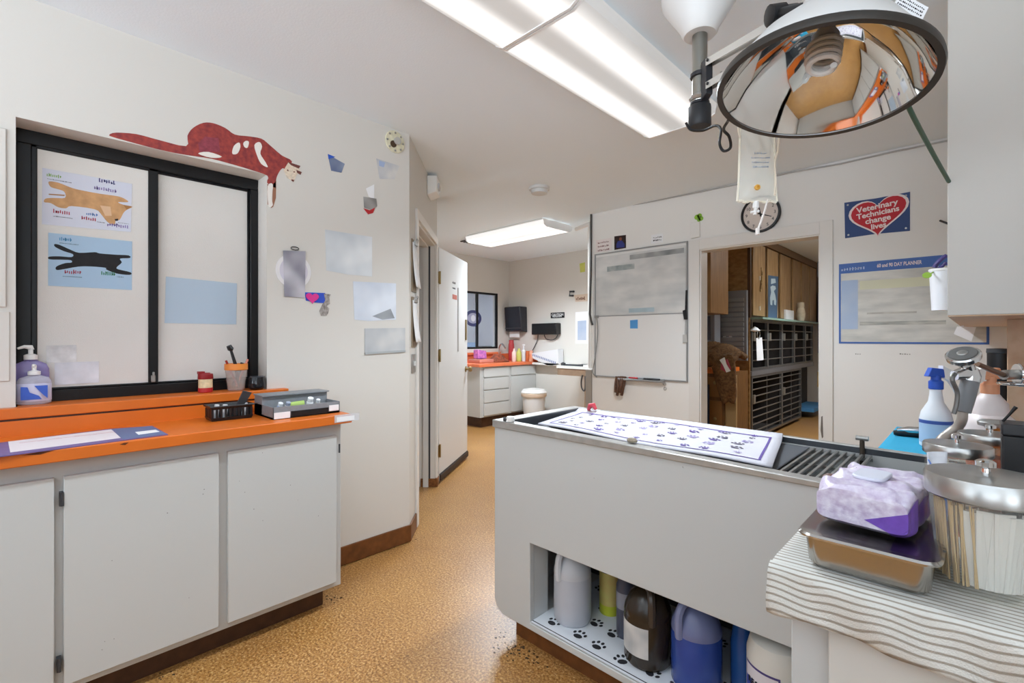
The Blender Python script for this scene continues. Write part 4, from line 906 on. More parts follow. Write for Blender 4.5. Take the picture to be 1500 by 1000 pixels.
m = MB(); m.lathe([(.034, 0), (.038, .006), (.038, .15), (.031, .2), (.037, .25), (.016, .29), (.014, .31)], o); part(t, 'body', m, M('deep_blue_bottle', '#27508e', .2))
m = MB(); m.lathe([(.018, .305), (.018, .335), (0, .337)], o); part(t, 'cap', m, M('deep_blue_cap', '#1d2e66', .4))
t = thing('disinfectant_canister', 'large white wipes canister with a purple bordered label under the exam tub', 'canister', (-.40, 1.49, SHZ)); o = (-.40, 1.49, SHZ)
m = MB(); m.lathe([(.078, 0), (.081, .006), (.081, .23), (.072, .265), (.05, .28), (0, .28)], o, (0, 0, 1), 36); part(t, 'body', m, M('canister_cream', '#d3cfc6', .4))
def arc(m, cx, cy, r, a0, a1, z0, z1, n=10):
    for k in range(n):
        b0 = a0 + (a1 - a0) * k / n; b1 = a0 + (a1 - a0) * (k + 1) / n
        m.face([m.v((cx + r * math.cos(w), cy + r * math.sin(w), z)) for w, z in ((b0, z0), (b1, z0), (b1, z1), (b0, z1))])
A0, A1 = -2.62, -1.25
m = MB(); arc(m, -.40, 1.49, .0816, A0, A1, SHZ + .05, SHZ + .205); part(t, 'label', m, M('lab_border', '#4a3f78', .5))
m = MB(); arc(m, -.40, 1.49, .082, A0 + .06, A1 - .06, SHZ + .056, SHZ + .199); part(t, 'label_field', m, M('lab_field', '#d8d2d8', .5))
m = MB(); arc(m, -.40, 1.49, .0824, A0 + .06, A0 + .45, SHZ + .056, SHZ + .165); part(t, 'label_blue', m, M('lab_blue', '#3b48a0', .5))
for k, ch in enumerate('RESCUE'):
    w = A0 + .30 + k * .155; n_ = V((math.cos(w), math.sin(w), 0)); f_ = Fr((-.40 + .0826 * n_.x, 1.49 + .0826 * n_.y, 0), V((-n_.y, n_.x, 0)), (0, 0, 1))
    text(t, 'lettering', ch, f_, 0, SHZ + .160, .021, ink['dark'], bold=.0006)

# ================================================================== right counter
KX0, KY0 = -.222, .815
t = thing('grooming_cabinet', 'white base cabinet at the right with a flat door under the striped towel', 'cabinet', (.1, 1.1, 0))
m = MB(); m.box((KX0 + .012, KY0 + .035, .1), (.395, 1.37, .865)); part(t, 'carcass', m, cabedge, bevel=.002)
m = MB(); m.box((KX0 + .065, KY0 + .017, .13), (.33, KY0 + .035, .84)); part(t, 'door', m, M('door_cream', '#c9c5be', .45), bevel=.002)
m = MB(); m.box((KX0 + .05, KY0 + .10, 0), (.39, 1.36, .1)); part(t, 'toe_kick', m, brownd)
CT = .885
m = MB(); m.box((KX0, KY0, .865), (.395, 1.385, CT)); single('grooming_worktop', m, orange, 'orange laminate worktop hidden under the striped towel on the right', 'worktop', bevel=.003)
# towel with draped front
TW = CT + .004
def towel(u, v):
    x = KX0 - .008 + u * .60; s_ = v * .40            # v: from the hem up over the edge and back
    w = .004 * math.sin(x * 40 + 3 * math.sin(v * 9)) + .003 * math.sin(x * 95)
    hem = .056
    if s_ < hem: return V((x, KY0 - .011 + w - .002 * math.sin(s_ * 60), TW - hem + s_ + .002 * math.sin(x * 30)))
    if s_ < hem + .02:
        a = (s_ - hem) / .02 * PI / 2; return V((x, KY0 - .011 + w * (1 - a / PI * 2) + .014 * (1 - math.cos(a)), TW + .012 * math.sin(a)))
    d = s_ - hem - .02
    return V((x, KY0 + .003 + d, TW + .010 + .002 * math.sin(d * 90 + x * 9) * (1 - min(1, d / .05)) ))
m = MB(); m.grid(towel, 60, 60)
single('striped_towel', m, fold_mat('towel_stripe_v', '#d2cfc8', '#9a9083', .0112, .30), 'white towel with taupe stripes draped over the front edge of the right counter', 'towel', solid=.008)
TZ = TW + .0165
# steel instrument tray
t = thing('instrument_tray', 'lidded stainless steel instrument tray on the striped towel', 'tray', (-.115, .9, TZ))
ax0, ax1, ay0, ay1 = -.192, -.037, .828, 1.075
A = MB(); n = 5
def ring(x0, x1, y0, y1, r, z):
    pts = []
    for cx, cy, st in ((x1 - r, y0 + r, -PI / 2), (x1 - r, y1 - r, 0), (x0 + r, y1 - r, PI / 2), (x0 + r, y0 + r, PI)):
        for k in range(n + 1):
            w = st + k * PI / 2 / n; pts.append(V((cx + r * math.cos(w), cy + r * math.sin(w), z)))
    return pts
def loft(m, rings, cap0=True, cap1=True):
    R = [[m.v(p) for p in q] for q in rings]
    for a, b in zip(R, R[1:]):
        for i in range(len(a)): m.face([a[i], a[(i + 1) % len(a)], b[(i + 1) % len(a)], b[i]])
    if cap0: m.face(R[0][::-1])
    if cap1: m.face(R[-1])
loft(A, [ring(ax0 + .012, ax1 - .012, ay0 + .012, ay1 - .012, .015, TZ), ring(ax0 + .006, ax1 - .006, ay0 + .006, ay1 - .006, .02, TZ + .006), ring(ax0 + .002, ax1 - .002, ay0 + .002, ay1 - .002, .022, TZ + .046)])
part(t, 'pan', A, M('tray_steel', '#b5b1ab', .2, 1.0))
A = MB(); loft(A, [ring(ax0 - .006, ax1 + .006, ay0 - .006, ay1 + .006, .024, TZ + .046), ring(ax0 - .007, ax1 + .007, ay0 - .007, ay1 + .007, .025, TZ + .049), ring(ax0 - .004, ax1 + .004, ay0 - .004, ay1 + .004, .022, TZ + .052), ring(ax0 + .012, ax1 - .012, ay0 + .012, ay1 - .012, .016, TZ + .050), ring(ax0 + .016, ax1 - .016, ay0 + .016, ay1 - .016, .015, TZ + .0495)])
lid_ = part(t, 'lid', A, M('tray_lid_steel', '#bdb9b5', .17, 1.0))
LZ = TZ + .0535
# wipes pack
t = thing('wipes_pack', 'white and purple soft pack of wipes on the steel tray', 'wipes', (-.115, .91, LZ))
pc = V((-.117, .975, LZ)); ang = math.radians(84)
def wp(x, y, z): return pc + V((x * math.cos(ang) - y * math.sin(ang), x * math.sin(ang) + y * math.cos(ang), z))
HX, HY, HZ = .092, .060, .063
def lump(x, y): return .003 * math.sin(x * 130 + y * 60) + .0025 * math.sin(y * 170 - x * 90)
def pk(u, v):
    a = 2 * PI * u; cx, cz = math.cos(a), math.sin(a)
    e = .30
    sx = math.copysign(abs(cx) ** e, cx); sz = math.copysign(abs(cz) ** e, cz)
    end = min(1, min(v, 1 - v) / .10); k = .74 + .26 * math.sin(end * PI / 2)
    x = (v - .5) * 2 * HX; y = sx * HY * (.93 + .07 * k); z = HZ / 2 + sz * HZ / 2 * k
    b = lump(x, y) + .0016 * math.sin(x * 420 + u * 25) * (1 if end < 1 else .5)
    return wp(x, y * (1 + b * 6), max(0.0005, z + b * (1 if sz > -.5 else 0)))
wipe = M('wipes_film', '#ddd6e2', .3, col2='#b8a6c2', nscale=85, detail=6, bump=.7, bscale=90)
m = MB(); m.grid(pk, 48, 26)
for vv in (0, 1): m.face([m.v(pk(i / 48, vv)) for i in range(48)])
bmesh.ops.remove_doubles(m.bm, verts=m.bm.verts, dist=.0002)
part(t, 'pack', m, wipe)
m = MB()
def pk2(u, v):
    c = V((pc.x, pc.y, LZ + HZ / 2)); q = pk(u, v); return c + (q - c) * 1.012
m.grid(lambda a, b: pk2(.47 + .25 * a, .0 + .24 * b), 20, 10); m.face([m.v(pk2(.47 + .25 * i / 20, 0)) for i in range(21)] + [m.v(wp(-HX * 1.012, -HY * .1, HZ * .30))])
m.grid(lambda a, b: pk2(.49 + .12 * a, .2 + .78 * b), 10, 24)
part(t, 'purple_end', m, M('wipes_purple', '#6f4aa8', .3, noise=.15, nscale=60))
m = MB(); fr = Fr(wp(-.006, .004, HZ + .0015), wp(1, 0, 0) - wp(0, 0, 0), wp(0, 1, 0) - wp(0, 0, 0))
pts = []
for cx, cy, st in ((.02, -.008, -PI / 2), (.02, .008, 0), (-.02, .008, PI / 2), (-.02, -.008, PI)):
    for k in range(6): w = st + k * PI / 10; pts.append((cx + .014 * math.cos(w), cy + .014 * math.sin(w)))
m.poly(fr, pts, 0, .006); part(t, 'flip_lid', m, M('lid_lilac', '#cfd0dc', .35), bevel=.002)
m = MB(); scribble(m, fr, .042, .028, .02, .006, 5, .0, .0012); part(t, 'lettering', m, ink['dark'])

# glass jars
def jar(name, label, x, y, z, r, h, lidh, glass, kn=.011):
    t = thing(name, label, 'jar', (x, y, z)); o = (x, y, z)
    m = MB(); m.lathe([(0, .004), (r * .78, .004), (r * .84, 0), (r * .86, .004), (r * .97, h * .8), (r * .93, h * .9), (r * .93, h), (r * .9, h), (r * .9, h * .88), (r * .93, h * .78), (r * .82, .008), (0, .008)], o, (0, 0, 1), 40, caps=False); part(t, 'glass', m, glass)
    m = MB(); m.lathe([(r * 1.0, h - .006), (r * 1.03, h - .004), (r * 1.03, h + lidh * .85), (r * 1.0, h + lidh), (r * .4, h + lidh * 1.14), (0, h + lidh * 1.16)], o, (0, 0, 1), 40); l = part(t, 'lid', m, steel)
    m = MB(); m.lathe([(kn * .5, h + lidh * 1.12), (kn * .45, h + lidh * 1.12 + .007), (kn, h + lidh * 1.12 + .010), (kn, h + lidh * 1.12 + .016), (kn * .6, h + lidh * 1.12 + .019), (0, h + lidh * 1.12 + .02)], o); part(l, 'knob', m, chrome)
    return t
glassc = clear_mat('jar_glass', (.97, .97, .95), .93, .03)
JX, JY, JR, JH = .0095, .935, .064, .134
jar('supply_jar', 'large glass jar of swabs and white sleeves with a steel lid at the front right', JX, JY, TZ, JR, JH - .004, .024, glassc)
tanw = M('swab_wood', '#c7a878', .6)
for k in range(46):
    w = 2.0 + 2.55 * (k / 46) + .1 * rr.uniform(-1, 1); q = JR * rr.uniform(.66, .76); b = V((JX + q * math.cos(w), JY + q * math.sin(w), TZ + .009)); tw = w + rr.uniform(-.12, .12)
    e = V((JX + JR * .84 * math.cos(tw), JY + JR * .84 * math.sin(tw), TZ + .115 + rr.uniform(0, .006)))
    m = MB(); m.tube([b, e], .0012, 5); single('swab', m, tanw, 'thin wooden swab stick bunched in the left side of the large glass jar', 'swab', 'swab sticks in the large glass jar')
sleeve = M('sleeve_paper', '#d9d6d3', .6); sl2 = M('sleeve_reflection_pink', '#d9b9a8', .6)  # pink on the right-hand sleeves paints the reflection in the jar
for k in range(9):
    w = -1.75 + k * .21; q = JR * .62; lean = .10 * (k % 3 - 1); b = V((JX + q * math.cos(w), JY + q * math.sin(w), TZ + .010)); e = V((JX + JR * .78 * math.cos(w + lean), JY + JR * .78 * math.sin(w + lean), TZ + .112 + .004 * (k % 2)))
    tdir = V((-math.sin(w), math.cos(w), 0)) * .011; nd = V((math.cos(w), math.sin(w), 0)) * .0012
    m = MB(); m.hexa([b - tdir - nd, b + tdir - nd, b + tdir + nd, b - tdir + nd], [e - tdir - nd, e + tdir - nd, e + tdir + nd, e - tdir + nd])
    single('paper_sleeve', m, sleeve if k < 7 else sl2, 'flat white paper sleeve standing in the large glass jar', 'sleeve', 'paper sleeves in the large glass jar')
p2 = WZ(1402, 650, 1.045); jar('supply_jar', 'glass jar with a steel lid standing just behind the large swab jar', p2.x, p2.y, CT + .001, .05, .145, .014, glassc, .009)
p3 = WZ(1451, 636, 1.05); jar('supply_jar', 'farthest glass jar with a steel lid, beside the grey sprayer handle', p3.x, p3.y + .01, CT + .001, .05, .15, .014, glassc, .009)
cot = M('cotton', '#e2dedb', .9, bump=.6, bscale=90)
for k, (dx, dy, dz) in enumerate(((0, 0, 0), (.005, -.003, .036), (-.004, .004, .072))):
    m = MB(); m.lathe([(0, 0), (.030, .002), (.034, .016), (.030, .032), (0, .034)], (p2.x + dx, p2.y + dy, CT + .012 + dz), (0, 0, 1), 16)
    single('gauze_roll', m, cot, 'white gauze roll stacked in the jar behind the large swab jar', 'gauze', 'gauze rolls in the middle jar')
for k, (dx, dy, dz) in enumerate(((0, 0, 0), (.004, -.003, .036), (-.004, .003, .072))):
    m = MB(); m.lathe([(0, 0), (.030, .002), (.034, .016), (.030, .032), (0, .034)], (p3.x + dx, p3.y + .01 + dy, CT + .012 + dz), (0, 0, 1), 16)
    single('cotton_wad', m, M('cotton_orange', '#b9562c', .9, noise=.15), 'rust coloured pad stacked in the farthest glass jar', 'pad', 'pads in the farthest jar')
# small white cups between the jars
for k, (x, y, lab) in enumerate(((1400, 672, 'white cup tipped among the jars, leftmost of the row behind the swab jar'), (1428, 664, 'white cup standing behind the knob of the large swab jar lid'), (1456, 668, 'white cup next to the black box on the right counter'))):
    q = WZ(x, y, 1.0); q = V((q.x, q.y + .015, CT + .001)); t = thing('paper_cup', lab, 'cup', q, 'white cups behind the swab jar')
    m = MB(); ax = V((-.25 if k == 0 else 0, 0, 1)); m.lathe([(.010, 0), (.014, .105), (.0125, .105), (.009, .004)], q, ax, 18); part(t, 'cup', m, M('cup_white', '#e4dedb', .5))
    m = MB(); m.lathe([(.014, .103), (.0155, .105), (.014, .108), (.0125, .106)], q, ax, 18); part(t, 'rim', m, M('cup_rim', '#efeae7', .5))
# plastic bag with blue stripes standing between tray and jar
t = thing('plastic_pouch', 'clear plastic pouch with blue lines standing between the wipes pack and the large jar', 'pouch', (-.045, .985, TZ))
q0 = WD(1372, 700, .74)
def pouch(u, v):
    a = WD(1358 + 30 * u - 6 * v, 662 + 0 * u, .80); b = WD(1368 + 20 * u, 790, .70)
    q = a * (1 - v) + b * v
    return q + V((0, .004 * math.sin(v * 9 + u * 4), 0))
m = MB(); m.grid(pouch, 8, 14); part(t, 'film', m, clear_mat('pouch_film', (.9, .92, .97), .35, .1), solid=.0015)
m = MB(); m.tube([pouch(u, v) + V((0, -.002, 0)) for u, v in ((.05, .1), (.3, .2), (.7, .3), (.95, .33))], .0012, 5); m.tube([pouch(u, v) + V((0, -.002, 0)) for u, v in ((.1, .42), (.5, .41), (.9, .36))], .0012, 5); m.tube([pouch(u, v) + V((0, -.002, 0)) for u, v in ((.9, .45), (1, .7), (.85, .9))], .002, 5); part(t, 'blue_line', m, M('pouch_blue', '#4a6fb5', .5))
# black box with a stick
q = WD(1490, 680, .80); bx = q.x; by = q.y
t = thing('black_box', 'small black box with a flap lid at the right edge among the jars', 'box', (bx + .03, by + .03, CT))
zb = WD(1490, 683, .80).z; ztp = WD(1490, 622, .80).z
m = MB(); m.box((bx - .018, by, CT + .001), (bx + .10, by + .06, ztp - .02)); part(t, 'body', m, black, bevel=.003)
m = MB(); m.box((bx - .019, by - .001, ztp - .02), (bx + .101, by + .061, ztp)); part(t, 'lid', m, M('box_lid_black', '#232326', .35), bevel=.003)
m = MB(); a_ = V((bx - .016, by + .03, ztp)); m.tube([a_, a_ + V((.008, 0, .013)), a_ + V((.016, 0, .027))], [.0022, .0022, .0032], 6); part(t, 'toggle', m, black)

# far stretch of the counter behind the tub
t = thing('side_cabinet', 'white base cabinet against the right wall behind the exam tub', 'cabinet', (.08, 2.6, 0))
m = MB(); m.box((-.215, 1.985, .1), (.395, 2.5, .845)); part(t, 'carcass', m, cabedge)
m = MB(); m.box((-.15, 1.99, 0), (.395, 2.49, .1)); part(t, 'toe_kick', m, brownd)
m = MB(); m.box((-.235, 1.968, .845), (.395, 2.56, .872)); single('side_worktop', m, orange, 'orange worktop behind the exam tub, mostly under the blue towel', 'worktop', bevel=.003)
m = MB()
def bt(u, v): return V((-.238 + .4 * u, 1.966 + .59 * v, .8772 + .002 * math.sin(u * 11) * math.sin(v * 13)))
m.grid(bt, 16, 16); single('blue_towel', m, M('turquoise_towel', '#2f9cc0', .9, bump=.5, bscale=150), 'turquoise blue towel spread on the worktop behind the exam tub', 'towel', solid=.005)
q = WZ(1345, 640, .885); t = thing('clipper', 'silver and black grooming clipper lying on the turquoise towel', 'clipper', (q.x, q.y, .88))
a_ = WZ(1309, 634, .89); b_ = WZ(1385, 640, .89); a_.z = b_.z = .896; 
m = MB(); m.tube([a_ - V((0, 0, .004)), a_ * .8 + b_ * .2 - V((0, 0, .002)), a_ * .3 + b_ * .7 - V((0, 0, .002)), b_ - V((0, 0, .002))], [.008, .017, .017, .014], 12); part(t, 'body', m, black)
m = MB(); u_ = V((0, -.004, .008)); m.tube([a_ * .93 + b_ * .07 + u_, a_ * .7 + b_ * .3 + u_ * 1.3, a_ * .2 + b_ * .8 + u_ * 1.3], [.006, .014, .014], 10); part(t, 'silver_shell', m, chrome)

def spray(label, q, s, bodym, trigm, nozm, labm, flip, prof=None):
    t = thing('spray_bottle', label, 'bottle', q); o = q
    m = MB(); m.lathe([(a * s, b * s) for a, b in prof] if prof else [(.032 * s, 0), (.038 * s, .005 * s), (.038 * s, .085 * s), (.034 * s, .105 * s), (.018 * s, .135 * s), (.0145 * s, .16 * s), (.0145 * s, .175 * s)], o, (0, 0, 1), 28); part(t, 'body', m, bodym)
    lr = (.051 if prof else .0385) * s; m = MB(); m.lathe([(lr, .015 * s), (lr, .083 * s)], o, (0, 0, 1), 28, caps=False); l = part(t, 'label', m, labm)
    m = MB(); m.lathe([(.0175 * s, .172 * s), (.0175 * s, .195 * s), (.012 * s, .2 * s), (.012 * s, .215 * s)], o); 
    f = flip
    rt = V((cs, sn, 0)) * f
    def e(a, z, w=0): return V(o) + rt * (a * s) + V((-rt.y, rt.x, 0)) * (w * s) + V((0, 0, z * s))
    m.hexa([e(-.03, .21, -.009), e(.02, .206, -.009), e(.02, .206, .009), e(-.03, .21, .009)], [e(-.018, .236, -.008), e(.018, .232, -.008), e(.018, .232, .008), e(-.018, .236, .008)]); part(t, 'sprayer_head', m, trigm, bevel=.002 * s)
    m = MB(); m.hexa([e(.016, .204, -.008), e(.044, .200, -.008), e(.044, .200, .008), e(.016, .204, .008)], [e(.014, .242, -.008), e(.040, .228, -.008), e(.040, .228, .008), e(.014, .242, .008)])
    m.tube([e(.024, .212), e(.042, .198), e(.056, .174), e(.064, .150)], [.008 * s, .008 * s, .0065 * s, .005 * s], 8); part(t, 'trigger', m, nozm)
    return t
bl_lab = M('spray_label_blue', '#a9c2dc', .5)
q = V((-.08, 1.99, .8785)); q = WZ(1371, 655, .8785); sc_ = 1.06
t = spray('spray bottle with a blue head and white trigger standing on the turquoise towel', q, 1.15, M('spray_white', '#dfe3e8', .35), blue, white, bl_lab, 1)
m = MB(); m.lathe([(.0444 * 1.0, .083), (.0446, .083), (.0446, .094), (.0444, .094)], q, (0, 0, 1), 28, caps=False); part(t, 'label_band', m, M('label_navy', '#39559c', .5))
q = WZ(1450, 640, .9); q = V((.035, 1.62, .72 + .001))
q = V((WD(1450, 620, 1.42).x, WD(1450, 620, 1.42).y, .8735)); q.y = max(q.y, 2.02)
d_ = ray(1450, 620); t_ = q.y / d_.y; q.x = d_.x * t_
spray('pale pink and white spray bottle with a peach head behind the grey sprayer handle', q, 1.22, M('spray_pinkwhite', '#e3d8d6', .35), M('peach_plastic', '#dd9a74', .4), M('peach_white', '#ece4de', .4), M('spray_label_pink', '#dfc3c0', .5, col2='#e6dcd9', nscale=14), -1, [(.046, 0), (.0505, .005), (.0505, .095), (.048, .108), (.034, .122), (.033, .15), (.022, .165), (.0155, .175)])
# black tall canister and wood divider on the side worktop
d_ = ray(1464, 520); t_ = 2.55 / d_.y
t = thing('black_canister', 'tall black canister behind the peach spray head on the side worktop', 'canister', (d_.x * t_, 2.55, .873)); o = (d_.x * t_, 2.55, .8735)
m = MB(); m.lathe([(.03, 0), (.032, .004), (.034, .32), (.03, .325)], o); part(t, 'body', m, black)
m = MB(); m.lathe([(.034, .32), (.036, .322), (.035, .337), (0, .339)], o); part(t, 'lid', m, darkgrey)
m = MB(); m.box((.081, 2.5, .873), (.395, 2.53, 1.318)); single('wood_divider', m, lwood, 'light wood upright panel between the side worktop and the upper cabinet at the right edge', 'panel', bevel=.002)

# grey sprayer on its hose at the end of the tub
t = thing('bath_sprayer', 'grey handled pet bath sprayer with a chrome head and squeeze lever', 'sprayer', WD(1412, 600, 1.2))
gh = M('sprayer_grey', '#7d7f82', .4)
hb = WD(1410, 603, 1.2); ht = WD(1421, 558, 1.2)
m = MB(); m.tube([hb, hb * .5 + ht * .5, ht], [.0165, .0185, .0185], 18); part(t, 'grip', m, gh)
m = MB(); m.tube([ht, ht + (ht - hb) * .15, WD(1420, 541, 1.2)], [.019, .019, .017], 16); m.tube([WD(1398, 550, 1.2), WD(1412, 547, 1.2), WD(1420, 541, 1.2)], [.012, .017, .016], 12); m.tube([WD(1420, 545, 1.2), WD(1416, 530, 1.19)], [.014, .013], 12); part(t, 'valve_body', m, chrome)
fc = WD(1411, 521, 1.17); fn_ = V((-.15, -.55, .82)).normalized()
m = MB(); m.lathe([(.014, -.026), (.024, -.014), (.033, -.006), (.034, .004), (.031, .007)], fc, fn_, 28); part(t, 'head', m, chrome)
m = MB(); m.lathe([(.028, .0072), (.026, .009), (.01, .0095), (0, .0095)], fc, fn_, 28); f_ = part(t, 'spray_face', m, M('face_rubber', '#5b5a58', .6))
m = MB(); m.lathe([(.011, .0096), (.009, .0115), (0, .012)], fc, fn_, 16); part(f_, 'face_center', m, steeld)
m = MB(); m.tube(spline([WD(1399, 547, 1.185), WD(1395, 556, 1.18), WD(1402, 574, 1.18), WD(1401, 592, 1.18), WD(1397, 606, 1.18)], 6), .0052, 8); part(t, 'lever', m, M('lever_grey', '#6d6b68', .35, .6))
m = MB(); m.tube(spline([hb, WD(1409, 615, 1.2), WD(1402, 626, 1.21), WD(1388, 636, 1.22), WD(1376, 650, 1.22), WD(1370, 690, 1.22)], 6), .011, 10); part(t, 'hose', m, M('hose_grey', '#a49b92', .4, .4))
t = thing('wall_faucet', 'chrome faucet arm with a round escutcheon reaching in from the right behind the sprayer', 'faucet', WD(1495, 550, 1.3))
m = MB(); m.tube([WD(1432, 533, 1.24), WD(1450, 541, 1.26), WD(1470, 549, 1.28)], [.006, .007, .007], 10); part(t, 'arm', m, M('arm_bronze', '#7b6250', .35, .8))
m = MB(); m.tube([WD(1470, 549, 1.28), WD(1500, 548, 1.29), V((.395, 2.2, 1.16))], [.013, .014, .014], 14); part(t, 'pipe', m, steeld)
m = MB(); c_ = WD(1491, 548, 1.29); m.lathe([(.028, -.003), (.03, 0), (.028, .003)], c_, V((1, .4, 0)), 24); part(t, 'flange', m, chrome)
m = MB(); c_ = WD(1490, 562, 1.29); m.tube([c_ + V((.036 * math.cos(k * .3927), .036 * math.sin(k * .3927), 0)) for k in range(16)], .004, 8, True); part(t, 'ring', m, chrome)
q = WD(1457, 640, 1.08); t = thing('valve_knob', 'round brass toned faucet knob standing behind the farthest jar', 'knob', q)
o = V((q.x, q.y, .86))
m = MB(); m.lathe([(.014, -.139), (.014, WD(1457, 626, 1.08).z - .86)], o); part(t, 'stem', m, M('stem_copper', '#a8703c', .3, 1.0))
m = MB(); z_ = WD(1457, 626, 1.08).z - .86; m.lathe([(.014, z_), (.028, z_ + .004), (.029, z_ + .012), (.024, z_ + .016), (0, z_ + .017)], o, (0, 0, 1), 24); part(t, 'handle', m, steeld)

# ================================================================== upper right cabinet
UX, UY, UZ = -.066, 2.07, 1.3185
t = thing('upper_cabinet', 'white upper cabinet with a raw wood underside at the right edge of the photo', 'cabinet', (.16, 3.0, UZ))
m = MB(); m.box((UX, UY, UZ + .004), (.399, 4.025, 2.498)); part(t, 'carcass', m, M('upper_paint', '#cbc7c0', .45), bevel=.002)
m = MB(); m.box((UX + .001, UY + .001, UZ), (.398, 4.024, UZ + .004)); part(t, 'underside', m, lwood)
m = MB(); d_ = ray(1376, 440); 
cy_ = 2.97; cx_ = -.1145
t = thing('wall_cup', 'white plastic cup fixed to the side of the upper cabinet holding scissors', 'cup', (cx_, cy_, 1.377))
m = MB(); m.lathe([(.036, 0), (.045, .19), (.0425, .19), (.034, .004)], (cx_, cy_, 1.378), (0, 0, 1), 28); part(t, 'cup', m, M('cup_plastic', '#e6e7ec', .35))
m = MB(); m.lathe([(.045, .18), (.047, .182), (.047, .191), (.045, .192)], (cx_, cy_, 1.378), (0, 0, 1), 28, caps=False); part(t, 'rim', m, white)
t = thing('scissors', 'purple handled scissors standing in the white cup on the upper cabinet', 'scissors', (cx_, cy_, 1.45))
pv = M('scissor_purple', '#3d3170', .4)
def cpx(x, y): return WY(x, y, cy_ - .02)
m = MB(); m.tube(spline([cpx(1369, 392), cpx(1372, 386), cpx(1382, 377), cpx(1387, 374)], 5), .009, 8); m.tube(spline([cpx(1374, 393), cpx(1380, 390), cpx(1386, 384)], 5), .007, 8); part(t, 'handle', m, pv)
m = MB(); m.tube([cpx(1371, 392), V((cx_, cy_, 1.40))], .005, 6); part(t, 'blade', m, steeld)
m = MB(); fr = Fr((0, 2.9, 0), (1, 0, 0), (0, 0, 1)); q = fr.px(1358, 403); m.disc(fr, q[0], q[1], .017, 0, .003, 14, .014); m.tube([fr.p(q[0], q[1], .001), V((cx_ - .02, cy_ - .02, 1.56))], .003, 6)
single('paper_leaf', m, M('leaf_green', '#8db23c', .6), 'green paper leaf sticking out beside the white cup with scissors', 'leaf')
fr = Fr((0, 3.6, 0), (1, 0, 0), (0, 0, 1)); m = MB(); m.poly(fr, fr.pxs([(1402, 478), (1430, 479), (1423, 500), (1397, 489)]), 0, .002)
m.poly(fr, fr.pxs([(1408, 474), (1412, 474), (1412, 480), (1408, 480)]), .002, .003)
single('hanging_note', m, paper, 'white paper note hanging under the upper cabinet', 'note')
m = MB(); a_ = WD(1328, 150, 1.15); b_ = V((UX, 2.35, WX(1388, 262, UX).z))
b_ = WY(1390, 266, 2.067); m.tube(spline([a_ + V((-.03, 0, .12)), a_, a_ * .5 + b_ * .5 + V((0, 0, -.005)), b_], 6), .0055, 8); single('power_cable', m, M('cord_green', '#3c5a45', .5), 'green power cord running from the hanging lamp to the upper cabinet', 'cord')
# ================================================================== hanging post, heat lamp, fluid bag
PX, PY = -.664, 1.586
t = thing('ceiling_post', 'steel pipe post with a white ceiling bell and black foot hanging above the exam tub', 'post', (PX, PY, 2.5))
o = (PX, PY, 0)
m = MB(); m.lathe([(.122, 2.4995), (.124, 2.40), (.120, 2.375), (.062, 2.285), (.057, 2.27), (.050, 2.262), (0, 2.262)], o, (0, 0, 1), 40); part(t, 'bell', m, M('bell_white', '#d9d8d6', .35))
m = MB(); m.lathe([(.024, 2.04), (.024, 2.265)], o); part(t, 'pipe', m, M('pipe_steel', '#8c8a83', .35, .9))
m = MB(); m.lathe([(.03, 2.045), (.034, 2.052), (.03, 2.06)], o); m.lathe([(.022, 2.022), (.027, 2.03), (.03, 2.04), (.027, 2.046)], o); part(t, 'collar', m, steel)
m = MB(); m.lathe([(.034, 1.956), (.037, 1.962), (.037, 2.022), (.034, 2.026), (0, 2.026)], o, (0, 0, 1), 10); part(t, 'foot', m, M('foot_black', '#232326', .5))
C = V((-.2475, 1.2234, 1.7997)); N = V((-.0686, -.1668, -.9836)).normalized()
BK = -N
t = thing('heat_lamp', 'large white bowl shaped heat lamp with a mirrored inside hanging at upper right', 'lamp', C)
R0 = .2035
outer = [(R0, 0), (R0 - .004, .014), (R0 - .028, .05), (.145, .095), (.105, .135), (.072, .16), (.055, .175), (.052, .215), (.046, .222), (0, .222)]
m = MB(); m.lathe(outer, C, BK, 72, caps=False); part(t, 'shade', m, M('lamp_white', '#d4d2cf', .3))
mir = M('polished_reflector', '#e4e1dc', .045, 1.0)
inner = [(R0 - .008, .0005), (R0 - .016, .016), (.165, .056), (.128, .094), (.09, .126), (.055, .146), (.03, .152), (0, .153)]
m = MB(); m.lathe(inner, C, BK, 96, caps=False); part(t, 'reflector', m, mir)
m = MB(); m.lathe([(R0 - .0085, -.004), (R0 + .004, -.005), (R0 + .006, .004), (R0 + .004, .012), (R0 - .003, .013), (R0 - .0085, .003)], C, BK, 72, caps=False); part(t, 'rim', m, M('rim_dark', '#3b3733', .4, .4))
# spiral bulb
ax = BK; h_ = V((1, 0, 0)); w_ = ax.cross(h_).normalized(); u_ = w_.cross(ax).normalized()
B0 = C + BK * .045
m = MB(); pts = [B0 + u_ * (.030 * (.75 + .25 * min(1, k / 18)) * math.cos(k * .42)) + w_ * (.030 * (.75 + .25 * min(1, k / 18)) * math.sin(k * .42)) + ax * (.0009 * k) for k in range(64)]
m.tube(pts, .0068, 8); b_ = part(t, 'bulb', m, M('cfl_glass', '#dedcd8', .25))
m = MB(); m.lathe([(.026, .104), (.027, .12), (.018, .135), (.016, .152)], C, BK, 24); part(b_, 'bulb_base', m, white)
